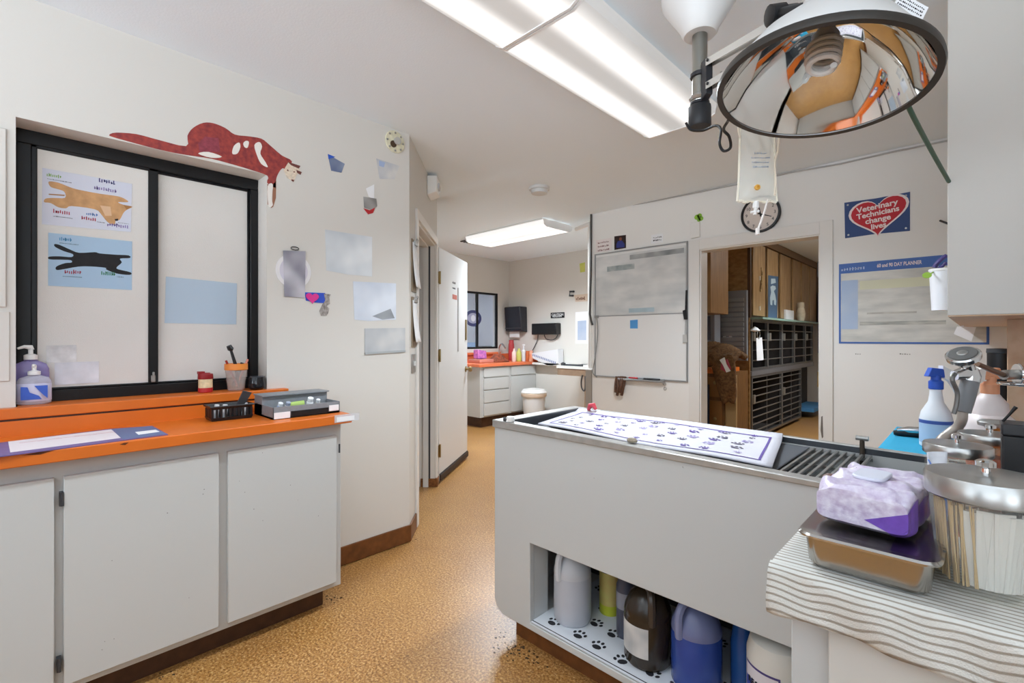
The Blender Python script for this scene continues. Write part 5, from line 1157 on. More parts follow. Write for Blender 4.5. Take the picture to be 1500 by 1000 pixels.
# tiny print on the reflector
def refl(a, s):
    for (r0, z0), (r1, z1) in zip(inner, inner[1:]):
        L = math.hypot(r1 - r0, z1 - z0)
        if s <= L: k = s / L; return (r0 + (r1 - r0) * k, z0 + (z1 - z0) * k)
        s -= L
    return inner[-1]
toc = (V((0, 0, H)) - C); toc -= BK * toc.dot(BK); 
near = math.atan2(toc.dot(w_), toc.dot(u_))
m = MB()
for line in range(4):
    r_, z_ = refl(0, .012 + line * .0055); r_2, z_2 = refl(0, .0138 + line * .0055)
    for k in range(26):
        if (k * 7 + line * 3) % 5 == 0: continue
        a0 = near - .34 + k * .026; a1 = a0 + .018
        m.face([m.v(C + u_ * ((rr_ - .0012) * math.cos(aa)) + w_ * ((rr_ - .0012) * math.sin(aa)) + BK * zz) for rr_, zz, aa in ((r_, z_, a0), (r_, z_, a1), (r_2, z_2, a1), (r_2, z_2, a0))])
part(t, 'warning_print', m, M('print_grey', '#6a6866', .6))
# side knob and label
KN = WD(1137, 22, 1.22)
m = MB(); q = C + BK * .20; dk = (KN - q).normalized(); m.cyl(q + dk * .04, KN - dk * .02, .014); part(t, 'knob_stem', m, black)
m = MB(); m.lathe([(.022, -.02), (.026, -.018), (.026, .018), (.022, .02)], KN, V((cs, sn, .15)), 14); m.lathe([(.014, .018), (.02, .024), (.02, .05), (.012, .056)], KN, V((cs, sn, .15)), 14); part(t, 'knob', m, black)
q = C + BK * .13 + V((.108, .045, .0)); q = WD(1333, 12, 1.04); fr = Fr(q, V((cs, sn, -.45)), V((-.2, .1, .8)))
fr = Fr(q, V((cs * .9, sn * .9, -.5)), V((.3, .3, .85)))
m = MB(); m.fbox(fr, -.035, -.012, .035, .02, 0, .0012); tg_ = part(t, 'hang_tag', m, paper)
m = MB()
for k in range(3): scribble(m, fr, -.03, -.006 + k * .008, .06, .004, 14, .0012, .0018)
part(tg_, 'lettering', m, ink['dark'])
# arm with two rails
J0 = V((PX, PY, 2.10)); J1 = C + BK * .205
ad = (J1 - J0); ad.z = 0; ad.normalize(); an_ = V((-ad.y, ad.x, 0))
t = thing('spring_bracket', 'double rail spring arm with a black bracket between the ceiling post and the heat lamp', 'arm', J0)
m = MB(); b0 = J0 + ad * .028
m.hexa([b0 + an_ * -.012 + V((0, 0, -.07)), b0 + ad * .03 + an_ * -.012 + V((0, 0, -.06)), b0 + ad * .03 + an_ * .012 + V((0, 0, -.06)), b0 + an_ * .012 + V((0, 0, -.07))], [b0 + an_ * -.012 + V((0, 0, .055)), b0 + ad * .03 + an_ * -.012 + V((0, 0, .055)), b0 + ad * .03 + an_ * .012 + V((0, 0, .055)), b0 + an_ * .012 + V((0, 0, .055))])
m.lathe([(.026, .03), (.031, .032), (.031, .044), (.026, .046)], (PX, PY, 2.09)); m.lathe([(.026, -.062), (.031, -.06), (.031, -.052), (.026, -.05)], (PX, PY, 2.09)); part(t, 'bracket', m, M('bracket_black', '#26262b', .4), bevel=.002)
railm = M('rail_steel', '#c9c8c4', .3, .6)
for k, z in enumerate((2.14, 2.065)):
    s0 = V((PX, PY, z)) + ad * .055; s1 = J1 - ad * .05 + V((0, 0, .03 - k * .05))
    for w2 in (-.012, .010):
        m = MB(); e_ = an_ * w2; m.hexa([s0 + e_ + V((0, 0, -.011)), s1 + e_ + V((0, 0, -.011)), s1 + e_ + an_ * .002 + V((0, 0, -.011)), s0 + e_ + an_ * .002 + V((0, 0, -.011))], [s0 + e_ + V((0, 0, .011)), s1 + e_ + V((0, 0, .011)), s1 + e_ + an_ * .002 + V((0, 0, .011)), s0 + e_ + an_ * .002 + V((0, 0, .011))]); part(t, 'rail', m, railm)
    m = MB(); q = s0 + ad * .014; m.cyl(q - an_ * .016, q + an_ * .016, .005, seg=10); part(t, 'rivet', m, black)
m = MB(); q = J1; m.cyl(q - ad * .055, q + V((0, 0, .01)), .016); part(t, 'joint', m, black)
m = MB(); cp = [WD(1005, 180, 1.58), WD(1012, 190, 1.57), WD(1030, 191, 1.55), WD(1048, 184, 1.5), WD(1056, 190, 1.47), WD(1054, 210, 1.45), WD(1060, 221, 1.44), WD(1070, 216, 1.42), WD(1068, 200, 1.40), WD(1060, 190, 1.38), WD(1066, 178, 1.34), WD(1074, 168, 1.30), C + BK * .03 + (J0 - C).normalized() * .19]
m.tube(spline(cp, 6), .0042, 8); single('lamp_cable', m, black, 'black cable looping from the foot of the ceiling post to the heat lamp', 'cable')

# fluid bag
bcx = WD(1109, 240, 1.5); BF = Fr(bcx, (cs, sn, 0), (0, 0, 1)); 
t = thing('fluid_bag', 'clear fluid bag with an amber port hanging in front of the clock', 'fluid bag', bcx)
hw, zt_, zb_ = .056, .155, -.118
def bag(side):
    def fn(u, v):
        x = (u - .5) * 2; z = zb_ + (zt_ - zb_) * v
        w = hw * (1.06 - .14 * v + .06 * max(0, .18 - v) * 5)
        th = .024 * (1 - abs(x) ** 2.5) * math.sin(PI * min(1, .12 + v * 1.1) if v < .8 else PI * .95) 
        th = .022 * max(0, 1 - abs(x) ** 2.5) * (math.sin(PI * min(.97, v + .03)) ** .6) + .0008
        wr = .002 * math.sin(x * 9 + v * 14) * (v > .55)
        return BF.p(x * w, z, side * th + wr)
    return fn
bagm = clear_mat('bag_film', (.97, .96, .92), .62, .1)
m = MB(); m.grid(bag(1), 20, 28); m.grid(bag(-1), 20, 28, True); bmesh.ops.remove_doubles(m.bm, verts=m.bm.verts, dist=.0004); part(t, 'bag', m, bagm)
m = MB()
for s_ in (-1, 1): m.tube([BF.p(s_ * hw * (1.06 - .14 * v + .06 * max(0, .18 - v) * 5), zb_ + (zt_ - zb_) * v, 0) for v in [k / 12 for k in range(13)]], .0035, 6)
m.tube([BF.p(hw * 1.07 * (k / 6 - 1), zb_ + .003 * math.sin(k * 2), 0) for k in range(13)], .005, 6); part(t, 'seam', m, M('bag_seam', '#e9e3d2', .4))
m = MB(); q = BF.p(-.010, zb_ + .038, .018); m.lathe([(.0085, 0), (.0085, .006), (.004, .007), (.004, .004), (0, .004)], q, BF.n, 18); part(t, 'amber_port', m, M('amber', '#d9a546', .3))
m = MB(); m.cyl(BF.p(-.004, zb_, 0), BF.p(-.004, zb_ - .02, 0), .009); m.cyl(BF.p(-.004, zb_ - .02, 0), BF.p(-.008, zb_ - .042, 0), .005); m.tube([BF.p(-.02, zb_ - .034, 0), BF.p(.006, zb_ - .03, 0)], .004, 6); part(t, 'spike', m, white)
m = MB(); m.tube(spline([BF.p(.03, zb_ + .006, .004), BF.p(.022, zb_ - .03, .004), BF.p(.006, zb_ - .075, .004), BF.p(0, zb_ - .092, .004)], 5), .003, 6); m.cyl(BF.p(0, zb_ - .085, .004), BF.p(-.001, zb_ - .105, .004), .006); part(t, 'drip_tube', m, M('tube_white', '#e8e2dc', .4))
m = MB(); m.tube(spline([BF.p(.05, zt_ - .01, .004), BF.p(.064, .09, .006), BF.p(.062, .04, .006), BF.p(.053, .0, .004), BF.p(.056, -.06, .004), BF.p(.052, -.1, .004)], 6), .0032, 6); m.tube(spline([BF.p(-.05, zt_, .004), BF.p(-.062, .11, .006), BF.p(-.055, .08, .004)], 6), .003, 6); part(t, 'tubing', m, M('tube_cream', '#e3d6c3', .4))
m = MB()
for k, (zz, n_, w2) in enumerate(((.105, 9, .05), (.092, 9, .05), (.022, 6, .04), (.008, 12, .06), (-.006, 10, .055), (-.02, 11, .05))): scribble(m, BF, -w2 / 2, zz, w2, .006, n_, .0225, .0230)
part(t, 'lettering', m, M('bag_print', '#8b97ac', .6))
m = MB(); q = BF.p(0, zt_, 0); zr = 2.055; m.tube([q, BF.p(0, zt_ + .02, 0), V((q.x, q.y, 2.02))], .003, 6)
hp_ = J0 + ad * max(.06, (V((q.x, q.y, 0)) - V((PX, PY, 0))).dot(ad)); m.tube([V((q.x, q.y, 2.02)), V((hp_.x, hp_.y, 2.075))], .003, 6); part(t, 'hanger', m, steeld)

# ================================================================== back wall
t = thing('whiteboard', 'large white dry erase board in two stacked panels left of the doorway', 'whiteboard', (-2.265, 4.03, .88))
wx0, wx1, wz0, wz1 = -2.735, -1.80, .880, 2.077
m = MB(); m.fbox(BACK, wx0, wz0, wx1, wz1, .0005, .010); part(t, 'board', m, M('board_white', '#e3e2e0', .2))
m = MB(); fw = .012
m.fbox(BACK, wx0 - fw, wz0 - fw, wx1 + fw, wz0, .0005, .016); m.fbox(BACK, wx0 - fw, wz1, wx1 + fw, wz1 + fw, .0005, .016); m.fbox(BACK, wx0 - fw, wz0, wx0, wz1, .0005, .016); m.fbox(BACK, wx1, wz0, wx1 + fw, wz1, .0005, .016); part(t, 'frame', m, M('alu_frame', '#a7a8a9', .35, .6))
m = MB(); m.fbox(BACK, wx0, 1.462, wx1, 1.472, .010, .013); part(t, 'seam', m, M('seam_grey', '#9b9b9b', .5))
m = MB(); m.fbox(BACK, -2.46, wz0 - .03, wx1 - .2, wz0 - .012, .0005, .05); part(t, 'marker_tray', m, M('alu_frame', '#a7a8a9'), bevel=.002)
t = thing('calendar_sheet', 'smudged grey calendar sheet covering the upper half of the whiteboard', 'calendar', (-2.27, 4.015, 1.47))
m = MB(); m.fbox(BACK, wx0 + .004, 1.474, wx1 - .004, 2.055, .0105, .0125); part(t, 'sheet', m, M('smudge_cal', '#dad9d6', .6, col2='#bcbfbf', nscale=3, detail=2.5, stretch=(1.2, 1, 3)))
m = MB(); m.fbox(BACK, -2.35, 1.99, wx1 - .02, 2.035, .0126, .013); part(t, 'header_smudge', m, smudge('smudge_head', '#b7b8b7', '#777b7c', 6))
m = MB(); m.fbox(BACK, -2.6, 1.90, -2.3, 1.95, .0126, .013); part(t, 'lettering_smudge', m, smudge('smudge_let', '#b9bcbc', '#84908f', 12))
m = MB(); m.fbox(BACK, -2.36, 1.49, -2.1, 1.53, .0126, .013); part(t, 'blue_smudge', m, smudge('smudge_bl', '#aec2cc', '#9fb2ba', 8))
def box1(name, label, cat, fr, pix, mt, c0, c1, group=None, bevel=0):
    m = MB(); m.poly(fr, fr.pxs(pix), c0, c1); return single(name, m, mt, label, cat, group, bevel)
box1('sticky_note', 'blue square sticky note on the lower whiteboard panel', 'note', BACK, [(924, 469), (935, 468), (935, 481), (924, 481)], M('sticky_blue', '#4f93cf', .7), .0105, .013)
for k, (x, c, lab) in enumerate(((930, red, 'red marker'), (944, M('mk_grey', '#8d8f93', .4), 'grey marker'), (952, black, 'black marker'), (962, darkgrey, 'dark grey marker'))):
    q = BACK.px(x, 553); m = MB(); m.cyl((q[0] - .045, 4.03 - .03, wz0 - .003), (q[0] + .045, 4.03 - .03, wz0 - .003), .0085, seg=12)
    o = single('marker', m, c, lab + ' lying in the whiteboard tray', 'marker', 'markers in the whiteboard tray')
m = MB()
for k in range(5):
    q0 = BACK.px(906 + 3 * k, 551); q1 = BACK.px(905 + 2.2 * k, 574 + 5 * math.sin(k * 2.1))
    m.tube(spline([BACK.p(q0[0], q0[1], .03), BACK.p(q0[0] + .01 * math.sin(k), (q0[1] + q1[1]) / 2, .05 + .008 * math.sin(k * 3)), BACK.p(q1[0], q1[1], .04)], 5), .014, 8)
single('brown_duster', m, M('brown_cloth', '#5a3f30', .9, noise=.3, nscale=60), 'dark brown cloth hanging below the left of the whiteboard tray', 'cloth')
m = MB(); q = BACK.px(974, 560); m.tube([BACK.p(q[0] + .014 * math.cos(k * .785), q[1] - .01 + .014 * math.sin(k * .785), .012) for k in range(8)], .003, 6, True); m.tube([BACK.p(q[0], q[1] + .03, .012), BACK.p(q[0], q[1], .012)], .003, 6); q = BACK.px(975, 569); m.tube([BACK.p(q[0] + .012 * math.cos(k * .785), q[1] + .014 * math.sin(k * .785), .012) for k in range(8)], .0025, 6, True)
single('key_ring', m, steeld, 'small key ring hanging under the right end of the whiteboard tray', 'key ring')
m = MB(); m.tube(spline([BACK.p(*BACK.px(876, 466), .02), BACK.p(*BACK.px(877, 490), .02), BACK.p(*BACK.px(873, 525), .02), BACK.p(*BACK.px(870, 545), .02), BACK.p(*BACK.px(876, 552), .02)], 5), .005, 6); m.fbox(BACK, BACK.px(873, 465)[0], 1.45, BACK.px(878, 465)[0], 1.475, .012, .03); single('grey_cord', m, M('cord_grey', '#8f8d89', .5), 'thin grey cord hanging down the left edge of the whiteboard', 'cord')
t = thing('hanging_strap', 'black strap with a buckle and grey fob at the right whiteboard edge', 'strap', BACK.p(*BACK.px(1006, 480), .02))
m = MB(); m.poly(BACK, BACK.pxs([(1006, 425), (1008.5, 425), (1008, 455), (1005, 455)]), .018, .024); part(t, 'strap', m, black)
m = MB(); m.poly(BACK, BACK.pxs([(1002, 455), (1008, 453), (1009, 468), (1004, 468)]), .018, .032); part(t, 'buckle', m, black, bevel=.002)
m = MB(); m.poly(BACK, BACK.pxs([(1002, 490), (1008, 489), (1009, 501), (1002, 502)]), .018, .03); part(t, 'fob', m, M('fob_grey', '#b5b3af', .4), bevel=.002); m = MB(); m.tube([BACK.p(*BACK.px(1006, 467), .022), BACK.p(*BACK.px(1005, 490), .022)], .003, 6); part(t, 'cord', m, steeld)
t = flat('notice_card', 'small white notice with three lines of red brown lettering above the whiteboard', 'notice', BACK, [(873, 352), (896, 348), (896, 367), (873, 370)], M('notice_white', '#e6dcd9', .7))
m = MB()
for k in range(3): q0 = BACK.px(876, 355.5 + 5.5 * k); q1 = BACK.px(893, 353.5 + 5.5 * k); scribble(m, BACK, q0[0], q0[1] - .012, q1[0] - q0[0], .018, 8, .0015, .002)
part(t, 'lettering', m, M('ink_brown', '#7a4a48', .8))
t = flat('photo_print', 'small dark photo of a person in a blue top above the whiteboard', 'photo', BACK, [(900, 346), (917, 344), (917, 363), (900, 366)], M('photo_dark', '#2b1c1a', .4))
m = MB(); m.poly(BACK, BACK.pxs([(905, 353), (911, 352), (915, 357), (915, 362), (903, 363), (903, 358)]), .0015, .0018); part(t, 'blue_top', m, M('photo_blue', '#303a80', .4)); m = MB(); q = BACK.px(909, 350); m.disc(BACK, q[0], q[1], .016, .0015, .0018, 12); part(t, 'face_print', m, M('photo_skin', '#7a4a3a', .5))
t = flat('small_note', 'small white note with faint grey writing above the middle of the whiteboard', 'note', BACK, [(954, 344), (971, 342), (971, 355), (954, 357)], paper)
m = MB()
for k in range(2): q0 = BACK.px(957, 348 + 4 * k); scribble(m, BACK, q0[0], q0[1] - .01, .085, .016, 6, .0015, .002)
part(t, 'lettering', m, ink['dark'])
t = thing('wall_switch_box', 'white painted box cover at the top left corner of the doorway casing', 'wall box', BACK.p(*BACK.px(1018, 346)))
m = MB(); m.poly(BACK, BACK.pxs([(1013, 327), (1026, 325), (1026, 347), (1013, 350)]), .0003, .02); part(t, 'cover', m, wallw, bevel=.003)
m = MB()
for a, b, r in ((1021, 318, .022), (1027, 320, .02), (1025, 316, .02), (1024, 322, .016)): q = BACK.px(a, b); m.disc(BACK, q[0], q[1], r, .001, .004, 10)
single('paper_shamrock', m, M('shamrock', '#8fbf3f', .6), 'green paper shamrock on the back wall above the doorway corner', 'decoration')
# clock
a_, b_ = BACK.px(1115, 314); t = thing('wall_clock', 'round black rimmed wall clock above the doorway', 'clock', BACK.p(a_, b_))
m = MB(); m.disc(BACK, a_, b_, .128, .001, .018, 40); part(t, 'face', m, M('clock_face', '#d9cdc4', .4))
m = MB(); m.lathe([(.125, .0), (.142, .002), (.145, .02), (.140, .032), (.128, .033), (.125, .02)], BACK.p(a_, b_, .0008), BACK.n, 48, caps=False); part(t, 'rim', m, black)
for k in range(1, 13):
    w = PI / 2 - k * PI / 6; text(t, 'numeral', str(k), BACK, a_ + .102 * math.cos(w), b_ + .102 * math.sin(w), .034, ink['dark'], c=.018)
def hand(L, w2, deg, nm):
    m = MB(); w = math.radians(90 - deg); d = (math.cos(w), math.sin(w)); n_ = (-d[1] * w2, d[0] * w2)
    m.poly(BACK, [(a_ - d[0] * .02 + n_[0], b_ - d[1] * .02 + n_[1]), (a_ + d[0] * L + n_[0] * .5, b_ + d[1] * L + n_[1] * .5), (a_ + d[0] * L - n_[0] * .5, b_ + d[1] * L - n_[1] * .5), (a_ - d[0] * .02 - n_[0], b_ - d[1] * .02 - n_[1])], .020, .022); part(t, nm, m, black)
hand(.085, .005, 112, 'minute_hand'); hand(.055, .006, 350, 'hour_hand')
# heart banner
hb = [(1237, 297), (1333, 281), (1333, 338), (1238, 349)]
t = thing('heart_banner', 'blue banner with a red heart reading Veterinary Technicians change lives on the back wall', 'banner', BACK.p(*BACK.px(1238, 349)))
q = BACK.pxs(hb); 
m = MB(); m.poly(BACK, [(q[0][0], q[0][1]), ((q[0][0] + q[1][0]) / 2, (q[0][1] + q[1][1]) / 2 - .006), q[1], q[2], ((q[2][0] + q[3][0]) / 2, (q[2][1] + q[3][1]) / 2 + .006), q[3]], .0004, .004); part(t, 'cloth', m, M('banner_blue', '#394f80', .7))
hx, hz = BACK.px(1286, 315); xs = .0098
def heart(sc, dz=0): return [(hx + xs * sc * 1.02 * 16 * math.sin(u) ** 3, hz + .004 + xs * sc * .92 * (13 * math.cos(u) - 5 * math.cos(2 * u) - 2 * math.cos(3 * u) - math.cos(4 * u)) + .10 * xs * sc * 16 * math.sin(u) ** 3) for u in [2 * PI * k / 40 for k in range(40)]]
m = MB(); m.poly(BACK, heart(1.02), .004, .0048); part(t, 'heart_outline', m, M('banner_white', '#ecdedd', .7))
m = MB(); m.poly(BACK, heart(.93), .0048, .0056); part(t, 'heart', m, M('banner_red', '#c02f3a', .7))
for s_, dz, sz, dx in (('Veterinary', .058, .052, -.006), ('Technicians', .014, .049, -.002), ('change', -.030, .050, .0), ('lives', -.074, .048, .004)):
    text(t, 'lettering', s_, BACK, hx + dx, hz + dz, sz, M('banner_white', '#ecdedd'), c=.0056, bold=.0014, tilt=.09)
m = MB()
for a, b in ((.022, -.022), (-.022, -.022), (-.022, .022)): pass
for (x, z), (a, b) in zip(q, ((.02, -.02), (-.02, -.02), (-.02, .02), (.02, .02))): m.disc(BACK, x + a, z + b, .006, .004, .006, 10)
part(t, 'eyelet', m, steeld)
# planner
pl = [(1229, 386), (1450, 366), (1450, 505), (1229, 504)]
t = thing('day_planner', 'large blue bordered wall planner with a smudged grid on the back wall', 'planner', (-.32, 4.03, 1.21))
x0, z1 = BACK.px(1229, 386); x1 = .056; z0 = 1.212; z1 = 1.770
m = MB(); m.fbox(BACK, x0, z0, x1, z1, .0004, .004); part(t, 'sheet', m, M('planner_blue', '#3d65ad', .5))
m = MB(); m.fbox(BACK, x0 + .012, z0 + .012, x1 - .012, z1 - .068, .004, .0046); part(t, 'grid_field', m, M('smudge_plan', '#dfddd6', .6, col2='#b9bab6', nscale=3.2, detail=3, stretch=(1.3, 1, 5)))
for a, b, c, d, mt in ((.015, .10, .11, .44, smudge('sm_pl1', '#9fb6d8', '#b9c6d6', 6)), (.12, .37, .5, .43, smudge('sm_pl2', '#d8d8ba', '#cfcfb8', 6)), (.12, .125, .56, .15, M('sm_pl4', '#8f938f', .6, col2='#c7c5bc', nscale=9, stretch=(1, 1, 6))), (.16, .20, .42, .212, smudge('sm_pl6', '#a9a69f', '#c9c6bd', 12))):
    m = MB(); m.fbox(BACK, x0 + a, z0 + b, x0 + c, z0 + d, .0046, .005); part(t, 'smudge_print', m, mt)
text(t, 'lettering', '60 and 90 DAY PLANNER', BACK, x0 + .33, z1 - .034, .034, M('banner_white', '#ecdedd'), c=.004, bold=.0008, sx=.62)
m = MB(); scribble(m, BACK, x0 + .015, z1 - .05, .14, .022, 9, .004, .0046); part(t, 'logo_print', m, M('planner_logo', '#b9c8e6', .6))
m = MB()
for a, b, n_ in ((1253, 519, 3), (1318, 519, 5)):
    q = BACK.px(a, b); scribble(m, BACK, q[0], q[1], .012 * n_, .008, n_, .0003, .0008)
single('wall_pencil_mark', m, grime, 'tiny pencil marks on the back wall below the planner', 'mark')
m = MB(); q = WY(1381, 325, 4.02); m.cyl(WY(1377, 323, 4.02), WY(1390, 328, 3.99), .006); single('wall_hook', m, darkgrey, 'small dark hook on the back wall beside the heart banner, half behind the upper cabinet', 'hook')

# doorway casing, jambs, hinges
m = MB(); cw = .085
m.fbox(BACK, DX0 - cw, 0, DX0 + .005, DZ + cw, .0004, .016); m.fbox(BACK, DX1 - .005, 0, DX1 + cw - .01, DZ + cw, .0004, .016); m.fbox(BACK, DX0 + .005, DZ - .005, DX1 - .005, DZ + cw, .0004, .016)
m.box((DX0, 4.03, 0), (DX0 + .015, 4.16, DZ)); m.box((DX1 - .015, 4.03, 0), (DX1, 4.16, DZ)); m.box((DX0 + .015, 4.03, DZ - .015), (DX1 - .015, 4.16, DZ))
struct('trim_5', m, trimw, bevel=.002)
t = thing('door_hinge', 'brass door hinge on the right jamb of the kennel doorway, the lower one', 'hinge', (DX1 - .016, 4.08, .95), 'hinges on the kennel doorway')
m = MB(); m.box((DX1 - .019, 4.05, .90), (DX1 - .0152, 4.1, 1.0)); m.cyl((DX1 - .02, 4.05, .895), (DX1 - .02, 4.05, 1.005), .007); part(t, 'leaf', m, brass)
t = thing('door_hinge', 'dark door hinge on the right jamb of the kennel doorway, the upper one', 'hinge', (DX1 - .016, 4.08, 1.72), 'hinges on the kennel doorway')
m = MB(); m.box((DX1 - .019, 4.05, 1.70), (DX1 - .0152, 4.1, 1.80)); m.cyl((DX1 - .02, 4.05, 1.695), (DX1 - .02, 4.05, 1.805), .007); part(t, 'leaf', m, darkgrey)
fr = Fr((0, 4.014, 0), (1, 0, 0), (0, 0, 1)); m = MB(); q = fr.pxs([(1203, 610), (1205, 609), (1206, 640), (1204, 642), (1202, 630)]); m.poly(fr, q, 0, .0008); single('casing_scratch', m, grime, 'long dark scratch low on the right casing of the kennel doorway', 'scratch')

# ================================================================== kennel room
KX, KY = -1.9, 5.98
def kx(x, y): return WX(x, y, KX)
t = thing('kennel_cabinet', 'tall dark wood wall cabinets with flat doors above the cages in the kennel room', 'cabinet', (-2.2, 7.7, 1.5))
yend = 9.6
m = MB(); m.box((-2.59, KY, 1.5), (KX - .02, yend, 2.49)); part(t, 'carcass', m, M('carcass_dark', '#4c3622', .5))
m = MB(); m.box((KX - .02, KY - .01, 2.40), (KX + .015, yend, 2.495)); part(t, 'crown', m, M('crown_wood', '#6f5338', .45))
m = MB(); m.box((-2.59, KY - .02, .05), (KX - .005, KY, 2.49)); part(t, 'side_panel', m, woodp)
m = MB(); m.box((KX - .03, KY - .024, 1.49), (KX + .004, KY + .004, 2.49)); part(t, 'corner_post', m, M('post_brown', '#4f3824', .5))
for k, (a, b) in enumerate(((1103.5, 1121), (1124.5, 1140), (1143.5, 1158.5), (1161.5, 1172.8), (1174.5, 1184.8), (1186, 1195.5))):
    y0 = kx(a, 400).y; y1 = kx(b, 400).y
    m = MB(); m.box((KX - .02, y0, 1.52), (KX, y1, 2.39)); d = part(t, 'door', m, wood, bevel=.003)
    if k == 0:
        for px_, py_ in ((1112, 408), (1112, 452)):
            q = kx(px_, py_); m = MB(); m.box((KX, q.y - .012, q.z - .02), (KX + .012, q.y + .014, q.z + .03)); part(d, 'latch', m, M('latch_white', '#d9d2c4', .4))
q0 = kx(1114, 392); q1 = kx(1113, 425); m = MB(); m.tube(spline([q0 + V((.01, 0, 0)), (q0 + q1) / 2 + V((.015, .02, 0)), q1 + V((.012, 0, 0)), q1 + V((.012, .02, .02)), q0 + V((.01, .04, -.05))], 5), .007, 6); single('hanging_leash', m, M('leash_cream', '#d6b983', .6, col2='#51381d', nscale=30), 'looped cord hanging on the first wood cabinet door in the kennel room', 'leash')
# cages
cm = M('cage_metal', '#82817f', .35, .8, noise=.1, nscale=15); cdk = M('cage_inside', '#35302d', .7); barm = M('cage_bar', '#a19d98', .35, .9)
def cage(label, y0, y1, z0, z1, nb, nv, group):
    t = thing('cage', label, 'cage', ((KX + -2.59) / 2, (y0 + y1) / 2, z0), group)
    m = MB(); m.box((-2.58, y0, z0), (KX - .55, y1, z1)); m.box((KX - .55, y0, z0), (KX - .03, y0 + .012, z1)); m.box((KX - .55, y1 - .012, z0), (KX - .03, y1, z1)); m.box((KX - .55, y0, z0), (KX - .03, y1, z0 + .012)); m.box((KX - .55, y0, z1 - .012), (KX - .03, y1, z1)); part(t, 'shell', m, cdk)
    m = MB(); w = .03
    m.box((KX - .03, y0, z0), (KX, y0 + w, z1)); m.box((KX - .03, y1 - w, z0), (KX, y1, z1)); m.box((KX - .03, y0 + w, z1 - w), (KX, y1 - w, z1)); m.box((KX - .03, y0 + w, z0), (KX, y1 - w, z0 + w)); part(t, 'frame', m, cm)
    m = MB()
    for k in range(1, nb + 1): z = z0 + (z1 - z0) * k / (nb + 1); m.cyl((KX - .012, y0 + w, z), (KX - .012, y1 - w, z), .008, seg=6)
    for k in range(1, nv + 1): y = y0 + (y1 - y0) * k / (nv + 1); m.cyl((KX - .015, y, z0 + w), (KX - .015, y, z1 - w), .003, seg=6)
    part(t, 'door_grille', m, barm)
    m = MB(); zc = (z0 + z1) / 2 + .1; m.box((KX, y0 + .02, zc - .05), (KX + .02, y0 + .07, zc + .05)); part(t, 'latch', m, M('latch_steel', '#b3afa6', .3, .8))
yb = [kx(a, 500).y for a in (1101.5, 1125, 1146, 1164, 1180, 1191)]
nm = ['nearest', 'second', 'third', 'fourth', 'farthest']
for k in range(5): cage(nm[k] + ' cage of the upper row in the kennel room', yb[k], yb[k + 1], .86, 1.47, 4, 0, 'upper row of cages')
yl = [kx(a, 600).y for a in (1101.5, 1146, 1174)]
for k in range(2): cage(('nearer' if k == 0 else 'farther') + ' large cage of the lower row in the kennel room', yl[k], yl[k + 1], .05, .80, 8, 1, 'lower row of cages')
m = MB(); m.box((-2.58, KY + .005, .802), (KX + .01, yb[5], .858)); single('cage_shelf', m, M('shelf_steel', '#a3a6ad', .3, .8), 'steel ledge between the upper and lower cages in the kennel room', 'shelf')
m = MB(); m.box((-2.58, KY + .005, 1.471), (KX + .13, yb[5] + .3, 1.495)); single('cage_top_shelf', m, M('glass_green', '#7f9a8c', .15), 'greenish glass edged shelf on top of the cages in the kennel room', 'shelf')
t = thing('dark_bay', 'dark open bay at the far end of the lower cage row with a blue mat', 'bay', (-2.2, yl[2] + .5, .05))
m = MB(); m.box((-2.58, yl[2] + .005, .05), (KX - .2, 9.5, .80)); part(t, 'bay', m, voidm)  # closed block, the gap's darkness is put into its colour
m = MB(); m.box((KX - .2, yl[2] + .3, .1), (KX + .1, yl[2] + 1.2, .16)); part(t, 'blue_mat', m, M('mat_blue', '#4a86b5', .6))
def onk(name, label, cat, pix, mt, c0=.001, c1=.012, group=None):
    fr = Fr((KX, 0, 0), (0, 1, 0), (0, 0, 1)); m = MB(); m.poly(fr, fr.pxs(pix), c0, c1); return single(name, m, mt, label, cat, group)
t = thing('blue_poster', 'narrow blue poster with white line art on a wood cabinet door in the kennel room', 'poster', kx(1132, 464))
fr = Fr((KX, 0, 0), (0, 1, 0), (0, 0, 1))
m = MB(); m.poly(fr, fr.pxs([(1125, 403), (1139.5, 405), (1138, 466), (1125, 466)]), .001, .004); part(t, 'sheet', m, M('poster_slate', '#4a6480', .6))
m = MB()
for pts in ([(1129, 408), (1135, 408), (1136, 414), (1129, 416)], [(1128, 420), (1131, 418), (1135, 419), (1136, 423), (1133, 426), (1135, 432), (1136.5, 441), (1136, 447), (1133.5, 446), (1133, 439), (1131, 440), (1130.5, 447), (1128, 446), (1127.5, 436), (1129, 428)]): m.poly(fr, fr.pxs(pts), .004, .005)
part(t, 'white_art', m, M('poster_art', '#b5c9d4', .6))
m = MB(); q0 = kx(1148, 467); q1 = kx(1159.5, 443); m.box((KX + .004, q0.y, 1.4955), (KX + .03, q1.y, 1.64)); single('white_box', m, paper, 'white box standing on top of the cages in the kennel room', 'box')
m = MB(); q0 = kx(1162, 467); q1 = kx(1169, 443); y_ = (q0.y + q1.y) / 2; m.lathe([(.04, 0), (.055, .05), (.06, .12), (.045, .18), (.04, .2), (.046, .21), (.046, .27), (0, .28)], (KX + .066, y_, 1.4955), (0, 0, 1), 20); single('white_bottle', m, M('cream_bottle', '#e3dcc9', .5, col2='#c4b79c', nscale=12), 'cream coloured bottle right of the white box on top of the cages', 'bottle')
t = thing('cage_tag', 'long white tag hanging on the nearest upper cage', 'tag', kx(1110, 528))
m = MB(); m.poly(fr, fr.pxs([(1104.5, 495), (1113, 494), (1115.5, 527), (1105.5, 528)]), .022, .025); part(t, 'card', m, paper)
